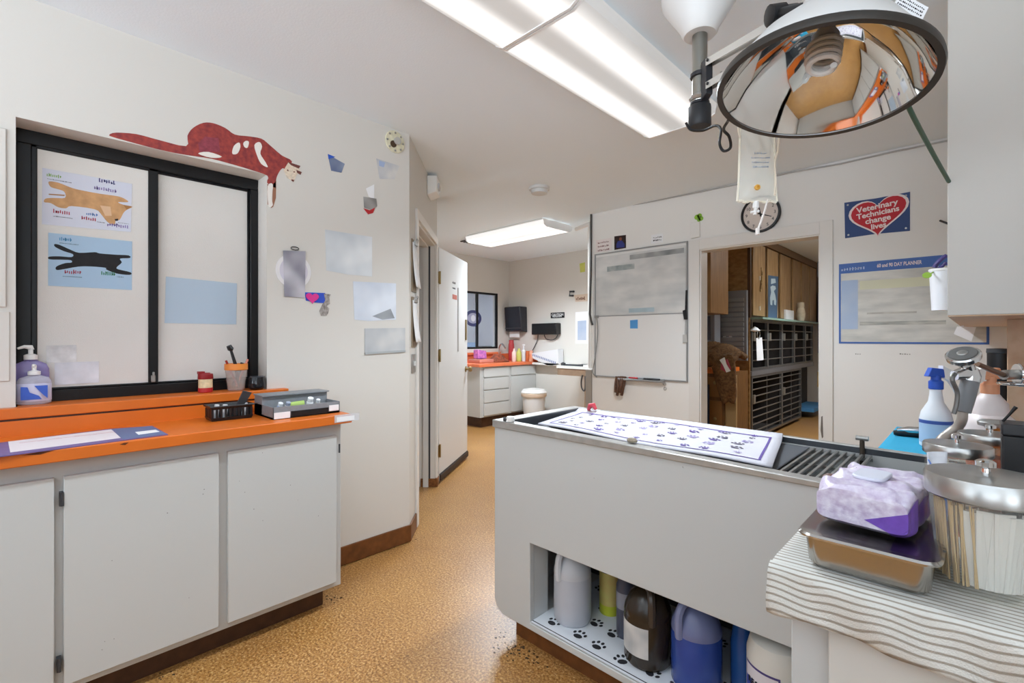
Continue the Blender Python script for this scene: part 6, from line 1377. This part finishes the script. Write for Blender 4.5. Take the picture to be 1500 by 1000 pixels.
m = MB(); q = kx(1108, 490); m.tube([q + V((.024, .05 * math.cos(k * .785), .05 * math.sin(k * .785))) for k in range(8)], .006, 6, True); part(t, 'ring', m, steeld)
m = MB(); q = kx(1101, 484); m.lathe([(.0, -.02), (.06, .0), (.03, .03), (0, .05)], q + V((.035, 0, 0)), (0, 0, 1), 16); single('suction_hook', m, white, 'white suction hook at the top corner of the nearest upper cage', 'hook')
m = MB(); q0 = kx(1190, 470); m.box((KX + .02, 9.2, 1.0), (KX + .05, 9.55, 2.0)); single('blue_towel_hanging', m, M('towel_navy', '#323a78', .9), 'dark blue cloth hanging at the far end of the kennel cabinets', 'towel')
# organizer and things in front of the side panel
PF = Fr((0, KY - .0205, 0), (1, 0, 0), (0, 0, 1))
t = thing('chart_rack', 'grey metal chart rack with many slots on the wood side panel in the kennel room', 'rack', PF.p(*PF.px(1077, 525)))
q0 = PF.px(1057, 527); q1 = PF.px(1096, 425); x0, z0, x1, z1 = q0[0], q0[1], q1[0], q1[1]
m = MB(); m.fbox(PF, x0, z0, x1, z1, 0, .05); part(t, 'body', m, M('rack_grey', '#8b8e91', .4, .2), bevel=.004)
m = MB()
for k in range(11): zz = z1 - .09 - k * .058; m.fbox(PF, x0 + .02, zz - .04, x1 - .03, zz, .05, .068)
part(t, 'slot', m, M('rack_slot', '#979a9c', .4, .2), bevel=.003)
m = MB(); q = PF.px(1068, 495)
for dx in (-.035, .035):
    for dz in (-.014, .014): m.disc(PF, q[0] + dx, q[1] + dz, .018, .05, .056, 12)
m.fbox(PF, q[0] - .035, q[1] - .012, q[0] + .035, q[1] + .012, .05, .056); single('bone_magnet', m, white, 'white bone shaped magnet on the grey chart rack', 'magnet')
m = MB(); m.box((-2.59, 5.1, 1.52), (WY(1041, 400, 5.1).x, 5.6, 2.49)); m2 = m
t = thing('side_cupboard', 'light wood upper cupboard at the left inside the kennel doorway', 'cupboard', (-2.3, 5.35, 1.52))
part(t, 'body', m, M('cupboard_wood', '#b08a5c', .45, col2='#937048', nscale=6, stretch=(8, 8, .7)), bevel=.003)
q = WY(1030, 436, 5.09); m = MB(); m.box((q.x - .03, 5.075, q.z - .12), (q.x + .02, 5.099, q.z + .1)); part(t, 'white_latch', m, white)
t = thing('monitor', 'grey monitor on the kennel counter at the left of the doorway', 'monitor', WY(1036, 508, 5.5))
q0 = WY(1015, 505, 5.64); q1 = WY(1047, 459, 5.64); m = MB(); m.box((q0.x, 5.64, q0.z), (q1.x, 5.82, q1.z)); part(t, 'housing', m, M('monitor_grey', '#8d939b', .4), bevel=.01)
m = MB(); m.box((q0.x, 5.634, q0.z + .06), (q1.x - .05, 5.64, q1.z - .03)); part(t, 'screen', m, M('screen_blue', '#4d5a70', .2))
m = MB(); m.box((q0.x + .05, 5.68, .916), (q1.x - .08, 5.78, q0.z)); part(t, 'stand', m, darkgrey)
t = thing('kennel_counter', 'orange topped brown wood counter with drawers inside the kennel doorway', 'counter', (-2.35, 5.5, 0))
ex = WY(1061, 600, 5.2).x
m = MB(); m.box((-2.59, 5.2, 0), (ex, 5.93, .87)); part(t, 'body', m, M('counter_brown', '#7c5427', .5, col2='#5e3d1a', nscale=6, stretch=(8, 8, 1)))
m = MB(); m.box((-2.59, 5.17, .87), (WY(1050, 600, 5.17).x, 5.85, .915)); part(t, 'top', m, orange)
m = MB(); m.box((ex + .002, 5.22, .05), (WY(1078, 600, 5.22).x, 5.26, .86)); part(t, 'side_door', m, M('drawer_light', '#a5875a', .5), bevel=.002)
fr2 = Fr((0, 5.2, 0), (1, 0, 0), (0, 0, 1))
for a, b, c, d in ((1040, 600, 1058, 578),):
    pass
for (z0, z1) in ((.62, .83), (.1, .58)):
    m = MB(); m.fbox(fr2, WY(1034, 600, 5.2).x, z0, WY(1058, 600, 5.2).x, z1, 0, .015); d = part(t, 'drawer', m, M('drawer_brown', '#8a6030', .5), bevel=.002)
    m = MB(); m.lathe([(.01, 0), (.02, .02), (0, .028)], fr2.p(WY(1049, 590, 5.2).x, (z0 + z1) / 2 + .05, .015), fr2.n, 12); part(d, 'knob', m, brass)
    pass
m = MB(); q0 = WY(1027, 640, 5.1); q1 = WY(1036, 580, 5.1); m.box((q0.x, 5.1, .1), (q1.x, 5.16, .75)); single('navy_cloth', m, M('cloth_navy', '#252c4a', .9), 'dark blue cloth hanging by the kennel counter drawers', 'cloth')
# fur throw draped on the counter
fur = M('brown_fur', '#7d5a35', .95, col2='#4e3319', nscale=40, bump=1.0, bscale=130)
def throw(u, v):
    xa = WY(1020, 520, 5.3).x; xb = WY(1086, 520, 5.3).x; x = xa + (xb - xa) * u
    a = v * 1.0; wob = .02 * math.sin(u * 17 + v * 11) + .012 * math.sin(u * 41 + v * 29)
    hang = .06 + .34 * max(0, min(1, (u - .5) / .25)) ** 1.4
    if a < .5:
        k = a / .5; y = 5.47 - .33 * k; z = .965 + (.15 * math.sin(PI * (.25 + .62 * k)) + .05) * (1 - .45 * max(0, u - .55) / .45)
        return V((x, y, z + wob))
    k = (a - .5) / .5; z0 = .965 + (.15 * math.sin(PI * .87) + .05) * (1 - .45 * max(0, u - .55) / .45)
    return V((x + .03 * math.sin(k * 3), 5.10 - .05 * math.sin(k * PI), z0 - k * (hang + .05) + wob))
t = thing('fur_throw', 'shaggy brown fur throw with a red and white cloth draped over the kennel counter', 'throw', (-2.3, 5.3, .97))
m = MB(); m.grid(throw, 26, 30); part(t, 'fur', m, fur, solid=.05)
fr3 = Fr((0, 5.06, 0), (1, 0, 0), (0, 0, 1))
m = MB(); m.poly(fr3, fr3.pxs([(1058, 530), (1066, 526), (1072, 540), (1064, 546), (1057, 540)]), 0, .03); part(t, 'red_cloth', m, M('cloth_red', '#9c3a44', .9))
m = MB(); m.poly(fr3, fr3.pxs([(1056, 527), (1063, 523), (1066, 533), (1072, 543), (1066, 545), (1061, 534)]), .03, .04); part(t, 'white_cloth', m, M('cloth_white', '#e0dcd4', .9))

# ================================================================== far room
FX = -4.9
t = thing('far_cabinet', 'white base cabinet with four drawers and a sink cupboard in the far room', 'cabinet', (-5.2, 5.0, 0))
m = MB(); m.box((-5.487, 4.41, .15), (FX, 5.577, .85)); part(t, 'carcass', m, cabedge)
m = MB(); m.box((-5.487, 4.5, 0), (FX - .07, 5.577, .15)); part(t, 'toe_kick', m, brownd)
yy = [WX(a, 560, FX).y for a in (708, 744, 748, 783)]
for z0, z1 in ((.705, .835), (.53, .69), (.35, .515), (.17, .335)):
    m = MB(); m.box((FX, yy[0], z0), (FX + .018, yy[1], z1)); part(t, 'drawer', m, cabw, bevel=.003)
m = MB(); m.box((FX, yy[2], .705), (FX + .018, min(yy[3], 5.56), .835)); part(t, 'drawer', m, cabw, bevel=.003)
m = MB(); m.box((FX, yy[2], .17), (FX + .018, min(yy[3], 5.56), .69)); part(t, 'door', m, cabw, bevel=.003)
t = thing('far_counter', 'coral orange countertop with backsplash under the far room window', 'counter', (-5.2, 5.0, .85))
m = MB(); m.box((-5.487, 4.36, .85), (FX + .045, 5.577, .89)); part(t, 'countertop', m, orange2, bevel=.004)
m = MB(); m.box((-5.487, 4.36, .89), (-5.465, 5.577, 1.0)); m.box((-5.465, 5.555, .89), (FX + .04, 5.577, 1.0)); part(t, 'backsplash', m, orange2, bevel=.002)
m = MB(); m.box((-5.489, 4.36, 1.0), (-5.43, 5.33, 1.03)); part(t, 'ledge', m, orange2)
# far window
w = thing('window_2', 'black framed sliding window in the far room', None, (-5.5, 4.73, fz0), kind='structure')
m = MB(); f_ = .03
m.box((-5.53, fy0, fz0), (-5.488, fy1, fz0 + f_)); m.box((-5.53, fy0, fz1 - f_), (-5.488, fy1, fz1)); m.box((-5.53, fy0, fz0), (-5.488, fy0 + f_, fz1)); m.box((-5.53, fy1 - f_, fz0), (-5.488, fy1, fz1)); ym = WX(699, 470, -5.5).y; m.box((-5.525, ym - .018, fz0 + f_), (-5.492, ym + .018, fz1 - f_)); part(w, 'frame', m, blackm)
gl = clear_mat('window_glass', (.93, .96, 1), .88, .02)
m = MB(); m.box((-5.512, fy0 + f_, fz0 + f_), (-5.508, ym, fz1 - f_)); part(w, 'pane', m, gl)
m = MB(); m.box((-5.518, ym, fz0 + f_), (-5.514, fy1 - f_, fz1 - f_)); part(w, 'pane', m, gl)
WF = Fr((-5.5075, 0, 0), (0, 1, 0), (0, 0, 1)); q = WF.px(693, 466)
t = thing('oval_sticker', 'dark blue oval sticker on the far room window', 'sticker', WF.p(*q))
m = MB(); m.disc(WF, q[0], q[1], .17, 0, .002, 36, .125); part(t, 'sticker', m, M('sticker_navy', '#3a4068', .5))
m = MB(); m.disc(WF, q[0], q[1], .115, .002, .003, 30, .08); part(t, 'center_print', m, M('sticker_pale', '#9a9db5', .5)); m = MB(); m.disc(WF, q[0], q[1], .045, .003, .004, 20, .05); part(t, 'emblem_print', m, M('sticker_white', '#cfd0d8', .5))
# next room things seen through it
t = thing('exam_counter', 'white counter with a dark top seen through the far window', 'counter', (-7.6, 5.6, 0))
m = MB(); m.box((-8.05, 4.6, 0), (-7.4, 7.0, .86)); part(t, 'body', m, cabw); m = MB(); m.box((-8.08, 4.58, .86), (-7.36, 7.02, .9)); part(t, 'top', m, darkgrey)
q = WX(691, 503, -7.5); m = MB(); m.box((-7.7, q.y - .25, .901), (-7.45, q.y + .1, 1.16)); single('blue_bin', m, M('bin_blue', '#6f9bc8', .5), 'light blue bin on the counter seen through the far window', 'bin')
q = WX(717, 498, -7.5); m = MB(); m.box((-7.7, q.y - .35, .901), (-7.5, q.y + .45, 1.08)); single('dark_tray', m, darkgrey, 'dark tray on the counter seen through the far window', 'tray')
q = WX(709, 490, -7.9); m = MB(); m.box((-8.09, q.y - .12, 1.3), (-8.05, q.y + .12, 1.52)); single('black_sign', m, black, 'small black sign on the wall seen through the far window', 'sign')
# counter items
def fc(px_, py_, x): return WX(px_, py_, x)
CZ = .8905
def far_lathe(name, label, cat, px_, x, prof, mt, group=None, axis=(0, 0, 1)):
    q = WX(px_, 525, x); q.y = min(q.y, 5.505); m = MB(); m.lathe(prof, (x, q.y, CZ), axis, 20); return single(name, m, mt, label, cat, group)
q = WX(704, 515, -5.25); t = thing('purple_box', 'purple and pink boxed packet on the far room counter', 'box', (-5.25, q.y, CZ + .05))
m = MB(); m.hexa([(-5.32, q.y - .08, CZ + .055), (-5.2, q.y - .09, CZ + .055), (-5.2, q.y + .08, CZ + .055), (-5.32, q.y + .08, CZ + .055)], [(-5.31, q.y - .09, CZ + .19), (-5.22, q.y - .07, CZ + .19), (-5.22, q.y + .09, CZ + .17), (-5.31, q.y + .09, CZ + .17)]); part(t, 'packet', m, M('packet_purple', '#8f4fa8', .5, col2='#d77fb8', nscale=25), bevel=.01)
m = MB(); m.box((-5.38, q.y - .13, CZ), (-5.12, q.y + .15, CZ + .05)); single('coral_dish', m, M('dish_coral', '#c98474', .5), 'coral coloured tray under the purple packet on the far room counter', 'dish', bevel=.01)
q = WX(729, 520, -5.2); m = MB(); m.hexa([(-5.28, q.y - .16, CZ), (-5.08, q.y - .16, CZ), (-5.08, q.y + .16, CZ), (-5.28, q.y + .16, CZ)], [(-5.24, q.y - .05, CZ + .12), (-5.16, q.y - .05, CZ + .12), (-5.16, q.y + .05, CZ + .12), (-5.24, q.y + .05, CZ + .12)]); single('sponge_pile', m, M('rust_cloth', '#a8543a', .9, col2='#5d3a2c', nscale=30), 'heap of rust coloured cloths by the far room sink', 'cloth', bevel=.02)
q = WX(739, 522, -5.3); t = thing('sink_faucet', 'chrome gooseneck faucet at the far room sink', 'faucet', (-5.42, q.y, CZ))
m = MB(); m.tube(spline([(-5.42, q.y, CZ), (-5.42, q.y, CZ + .2), (-5.36, q.y, CZ + .27), (-5.28, q.y, CZ + .2)], 6), .012, 10); part(t, 'spout', m, chrome); m = MB(); m.lathe([(.03, 0), (.03, .02), (0, .03)], (-5.42, q.y, CZ)); part(t, 'base', m, chrome)
far_lathe('red_canister', 'tall red canister with a pink lid beside the dark blue strip in the far room', 'canister', 749, -5.36, [(.042, 0), (.046, .01), (.046, .26), (.04, .28), (.04, .33), (0, .33)], M('far_red', '#a83238', .45, col2='#c8484a', nscale=10))
far_lathe('soap_bottle', 'pale pink bottle on the far room counter, left of the lime bottle', 'bottle', 753, -5.05, [(.03, 0), (.034, .01), (.034, .14), (.014, .17), (.014, .2), (0, .2)], M('far_pink', '#e4c9bf', .4))
far_lathe('soap_bottle', 'lime yellow bottle on the far room counter', 'bottle', 760, -5.05, [(.036, 0), (.04, .01), (.04, .14), (.02, .17), (.02, .2), (0, .2)], M('far_lime', '#c3c663', .4))
far_lathe('soap_bottle', 'white bottle with a black pump on the far room counter', 'bottle', 767, -5.05, [(.03, 0), (.033, .01), (.033, .16), (.012, .18), (.01, .24), (.022, .245), (.022, .262), (0, .265)], M('far_white', '#dcdfe4', .4))
far_lathe('pill_bottle', 'orange bottle with a white cap on the far room counter, left of two', 'bottle', 773, -4.99, [(.03, 0), (.033, .01), (.033, .12), (.03, .13), (.03, .16), (0, .16)], M('far_orange', '#c4673a', .4))
far_lathe('pill_bottle', 'white and orange bottle on the far room counter, right of two', 'bottle', 778, -4.91, [(.03, 0), (.033, .01), (.033, .13), (.026, .14), (.026, .17), (0, .17)], M('far_orange2', '#e0b39a', .4, col2='#cf7048', nscale=14))
m = MB(); q = WY(742, 508, 5.5); m.box((WY(737, 500, 5.56).x, 5.53, .95), (WY(744, 500, 5.56).x, 5.576, 1.63)); single('navy_strip', m, M('strip_navy', '#2b3050', .5), 'tall dark blue board in the corner of the far room left of the towel dispenser', 'board')
FF = Fr((0, 5.58, 0), (1, 0, 0), (0, 0, 1))
t = thing('towel_dispenser', 'black paper towel dispenser on the far room wall', 'dispenser', FF.p(*FF.px(762, 488)))
a0, z0 = FF.px(749, 487); a1, z1 = FF.px(773, 449); m = MB()
m.hexa([FF.p(a0, z0, .001), FF.p(a1, z0, .001), FF.p(a1, z0 + .02, .14), FF.p(a0, z0 + .02, .14)], [FF.p(a0 + .01, z1, .001), FF.p(a1 - .01, z1, .001), FF.p(a1 - .01, z1, .18), FF.p(a0 + .01, z1, .18)])
part(t, 'housing', m, M('dispenser_black', '#25252c', .25), bevel=.015)
m = MB(); m.fbox(FF, a0 + .03, z0 - .075, a1 - .12, z0 + .02, .06, .068); part(t, 'towel_sheet', m, paper)
m = MB(); m.fbox(FF, a0 + .01, z0 + .06, a1 - .01, z0 + .075, .15, .155); part(t, 'ridge', m, darkgrey)
t = thing('wall_monitor', 'black box shaped screen with hanging cords on the far room wall', 'monitor', FF.p(*FF.px(804, 490)))
a0, z0 = FF.px(786, 490); a1, z1 = FF.px(822, 473); m = MB(); m.fbox(FF, a0, z0, a1, z1, .001, .12); part(t, 'housing', m, M('screen_black', '#0d0d0f', .3), bevel=.01)
m = MB(); p0 = FF.px(790, 490); p1 = FF.px(782, 513); m.tube(spline([FF.p(p0[0], p0[1], .03), FF.p(p0[0] - .02, p0[1] - .1, .03), FF.p(*p1, .03)], 5), .007, 6); q_ = [FF.px(*w_) for w_ in ((799, 490), (802, 496), (810, 498), (816, 495), (819, 490))]; m.tube(spline([FF.p(a, b, .03) for a, b in q_], 5), .007, 6); part(t, 'cord', m, darkgrey)
t = thing('caution_sign', 'small black caution sign above the black screen in the far room', 'sign', FF.p(*FF.px(817, 466)))
a0, z0 = FF.px(807, 466); a1, z1 = FF.px(827, 457); m = MB(); m.fbox(FF, a0, z0, a1, z1, .0005, .006); part(t, 'plate', m, black)
text(t, 'lettering', 'CAUTION', FF, (a0 + a1) / 2, z1 - .035, .05, M('sign_white', '#dcdcdc', .6), c=.006, bold=.001)
m = MB(); scribble(m, FF, a0 + .04, z0 + .012, (a1 - a0) - .08, .03, 9, .006, .007); part(t, 'lettering_small', m, M('sign_white', '#dcdcdc'))
t = flat('instruction_sheet', 'white sheet with a grey blue picture at the right of the far room wall', 'paper', FF, [(843, 457), (861, 456), (862, 503), (843, 503)], paper)
m = MB(); m.poly(FF, FF.pxs([(846, 470), (859, 469), (859, 498), (846, 498)]), .0015, .002); part(t, 'picture', m, M('pic_blue', '#98a9c4', .6, col2='#b9bec8', nscale=3))
t = flat('brown_sign', 'small brown lettered sign high on the far room wall', 'sign', FF, [(841, 432), (861, 430), (861, 441), (843, 442)], M('sign_cream', '#cdb8a4', .6))
m = MB(); p0 = FF.px(844, 440); p1 = FF.px(858, 431); scribble(m, FF, p0[0], p0[1], p1[0] - p0[0], .05, 6, .0015, .003); part(t, 'lettering', m, M('sign_brown', '#6d4433', .7))
box1('yellow_note', 'yellow and green note near the top of the far room wall by the white pipe', 'note', FF, [(849, 386), (857, 384), (857, 398), (850, 399)], M('note_yellow', '#d4cf72', .7, col2='#b9bf55', nscale=12), .0005, .002)
m = MB(); pts = [FF.px(*w_) for w_ in ((842, 427), (836, 427), (835.5, 433), (841, 433))]; m.tube([FF.p(a, b, .02) for a, b in pts], .014, 8); single('wall_bracket', m, darkgrey, 'small dark C shaped bracket on the far room wall left of the brown sign', 'bracket')
box1('desk_rack', 'white sloping rack with a blue lettered strip standing above the far room shelf', 'rack', FF, [(788, 517), (826, 511), (827, 533), (812, 535), (789, 524)], M('rack_white', '#dfe0e3', .5), .02, .14)
m = MB(); q_ = [FF.px(*w_) for w_ in ((789, 519), (824, 531))]
dx = (q_[1][0] - q_[0][0]) / 14; dz = (q_[1][1] - q_[0][1]) / 14
for k in range(14): m.fbox(FF, q_[0][0] + k * dx, q_[0][1] + k * dz - .02, q_[0][0] + k * dx + .02, q_[0][1] + k * dz + .012, .1405, .143)
single('strip_print', m, M('strip_blue', '#8a94b5', .6), 'row of blue printed marks along the white sloping rack in the far room', 'label')
t = thing('wall_table', 'white topped table with a brown wooden apron at the far room wall', 'table', (-3.4, 5.3, 0))
m = MB(); m.box((-4.86, 5.44, .85), (-3.9, 5.575, .88)); m.box((-4.03, 5.0, .85), (-2.80, 5.575, .88)); part(t, 'top', m, M('table_white', '#d9d8d4', .4))
ap = M('apron_wood', '#8d7560', .5, noise=.1, nscale=14)
m = MB(); m.box((-4.02, 5.01, .76), (-2.81, 5.03, .85)); part(t, 'apron', m, ap)
q = WY(860, 560, 5.02); m = MB(); m.box((q.x - .035, 5.01, 0), (q.x + .035, 5.07, .76)); part(t, 'leg', m, ap)
q = WY(851, 537, 5.2); m = MB(); m.tube([(q.x - .25, 5.1, .892), (q.x + .1, 5.1, .892)], .012, 8); m.lathe([(.03, 0), (.035, .03), (0, .05)], (q.x - .22, 5.1, .881)); single('table_tool', m, darkgrey, 'dark metal tool lying on the far room table', 'tool')
q = WY(853, 556, 4.98); m = MB(); m.tube(spline([(q.x, 4.985, .78), (q.x - .015, 4.98, .7), (q.x - .01, 4.98, .62), (q.x + .03, 4.98, .58), (q.x + .05, 4.98, .66), (q.x + .04, 4.985, .77)], 5), .009, 6); single('hanging_loop', m, darkgrey, 'dark strap loop hanging from the brown table apron in the far room', 'strap')
q = WZ(782, 612, 0); bx_, by_ = -4.55, 0
d_ = ray(782, 590); tt = 5.2 / d_.y; bx_, by_ = d_.x * tt, 5.2
t = thing('trash_can', 'white trash can with a domed lid beside the far room cabinet', 'trash can', (bx_, by_, 0))
rw = 18.5 / F * (by_ / d_.y); zt2 = H - (575 - CY) / F * (by_ / d_.y)
m = MB(); m.lathe([(rw * .76, 0), (rw * .78, .01), (rw * .93, zt2 - .05)], (bx_, by_, 0.001), (0, 0, 1), 12); part(t, 'bin', m, M('bin_white', '#dddedf', .4))
m = MB(); m.lathe([(rw, zt2 - .05), (rw * 1.02, zt2 - .04), (rw * 1.02, zt2 - .005), (rw * .98, zt2)], (bx_, by_, 0), (0, 0, 1), 28); part(t, 'band', m, M('bin_band', '#d8c4b0', .5))
m = MB(); m.lathe([(rw * 1.0, zt2), (rw * 1.03, zt2 + .01), (rw * .85, zt2 + .05), (rw * .4, zt2 + .065), (0, zt2 + .067)], (bx_, by_, 0), (0, 0, 1), 28); part(t, 'lid', m, M('bin_lid', '#e9e6e2', .4))

# ================================================================== rear of the room (seen in the lamp reflector)
t = thing('rear_counter', 'orange counter with white cupboards at the rear of the room, seen in the lamp reflector', 'counter', (.0, -1.9, 0))
m = MB(); m.box((-2.4, -2.19, 0), (1.5, -1.65, .86)); part(t, 'body', m, cabw); m = MB(); m.box((-2.4, -2.19, .86), (1.5, -1.6, .9)); part(t, 'top', m, orange)
m = MB(); m.box((-.9, -2.19, .901), (-.3, -1.75, 1.35)); single('rear_appliance', m, darkgrey, 'dark appliance on the rear counter, seen in the lamp reflector', 'appliance')
finish_texts()
# ================================================================== camera, light, colour
PW = 20
def portal(loc, rot, sx, sy):
    l = bpy.data.lights.new('added_window_portal', 'AREA'); l.shape = 'RECTANGLE'; l.size = sx; l.size_y = sy; l.cycles.is_portal = True  # portal guiding daylight through an added, unseen window
    o = bpy.data.objects.new('added_window_portal', l); COL.objects.link(o); o.location = loc; o.rotation_euler = rot
portal((1.68, (wy0 + wy1) / 2, (wz0_ + wz1_) / 2), (0, PI / 2, 0), wz1_ - wz0_, wy1 - wy0)
portal((-.45, -2.28, 1.62), (PI / 2, 0, 0), 3.7, 1.35)
cam = bpy.data.cameras.new('camera'); co = bpy.data.objects.new('camera', cam); COL.objects.link(co)
co.location = (0, 0, H); co.rotation_euler = (PI / 2, 0, TH)
cam.sensor_width = 36; cam.lens = F / 1500 * 36; cam.shift_y = (500 - CY) / 1500 * -1 ; cam.clip_start = .02
SC.camera = co
def lamp(x, y, z, power, spread=118, r=.06, col=(.87, .98, 1.08)):
    l = bpy.data.lights.new('fixture_spot', 'SPOT'); l.energy = power; l.spot_size = math.radians(spread); l.spot_blend = .6; l.shadow_soft_size = r; l.color = col
    o = bpy.data.objects.new('fixture_spot', l); COL.objects.link(o); o.location = (x, y, z)
for y in (.35, .75, 1.15): lamp((LX0 + LX1) / 2, y, 2.405, PW * .75)
lamp((LX0 + LX1) / 2, 1.6, 2.405, PW * .9)
lamp((LX0 + LX1) / 2, 2.0, 2.405, PW * 2.2, 146)
lamp((LX0 + LX1) / 2, 2.5, 2.405, PW * 4.4, 150)
for y in (-1.4, -1.0, -.6): lamp((LX0 + LX1) / 2, y, 2.405, PW)  # spots of the added rear fixture, unseen fill light
for x in (-4.2, -3.8, -3.4): lamp(x, 4.0, 2.405, PW * 4.6, 158)
for y in (6.2, 7.0): lamp(-.9, y, 2.405, PW * 4.5)
lamp(-6.8, 5.2, 2.4, PW * 5); lamp(-3.9, .2, 2.4, PW)
w = bpy.data.worlds.new('world'); SC.world = w; w.use_nodes = True; w.node_tree.nodes['Background'].inputs[0].default_value = (.84, .96, 1.07, 1); w.node_tree.nodes['Background'].inputs[1].default_value = 1.0
nt = w.node_tree; tc = nt.nodes.new('ShaderNodeTexCoord'); sp = nt.nodes.new('ShaderNodeSeparateXYZ'); nt.links.new(tc.outputs['Generated'], sp.inputs[0])
rp = nt.nodes.new('ShaderNodeMapRange'); rp.inputs['From Min'].default_value = -.12; rp.inputs['From Max'].default_value = .12; rp.inputs['To Min'].default_value = 7.5; rp.inputs['To Max'].default_value = 1.6
nt.links.new(sp.outputs[2], rp.inputs['Value']); nt.links.new(rp.outputs[0], nt.nodes['Background'].inputs[1])
SC.view_settings.view_transform = 'Standard'; SC.view_settings.look = 'None'; SC.view_settings.gamma = 1; SC.view_settings.use_curve_mapping = False
SC.view_settings.exposure = 0.3
SC.cycles.max_bounces = 10; SC.cycles.diffuse_bounces = 6; SC.cycles.transparent_max_bounces = 16
SC.cycles.sample_clamp_indirect = 8.0
SC.cycles.caustics_reflective = False; SC.cycles.caustics_refractive = False
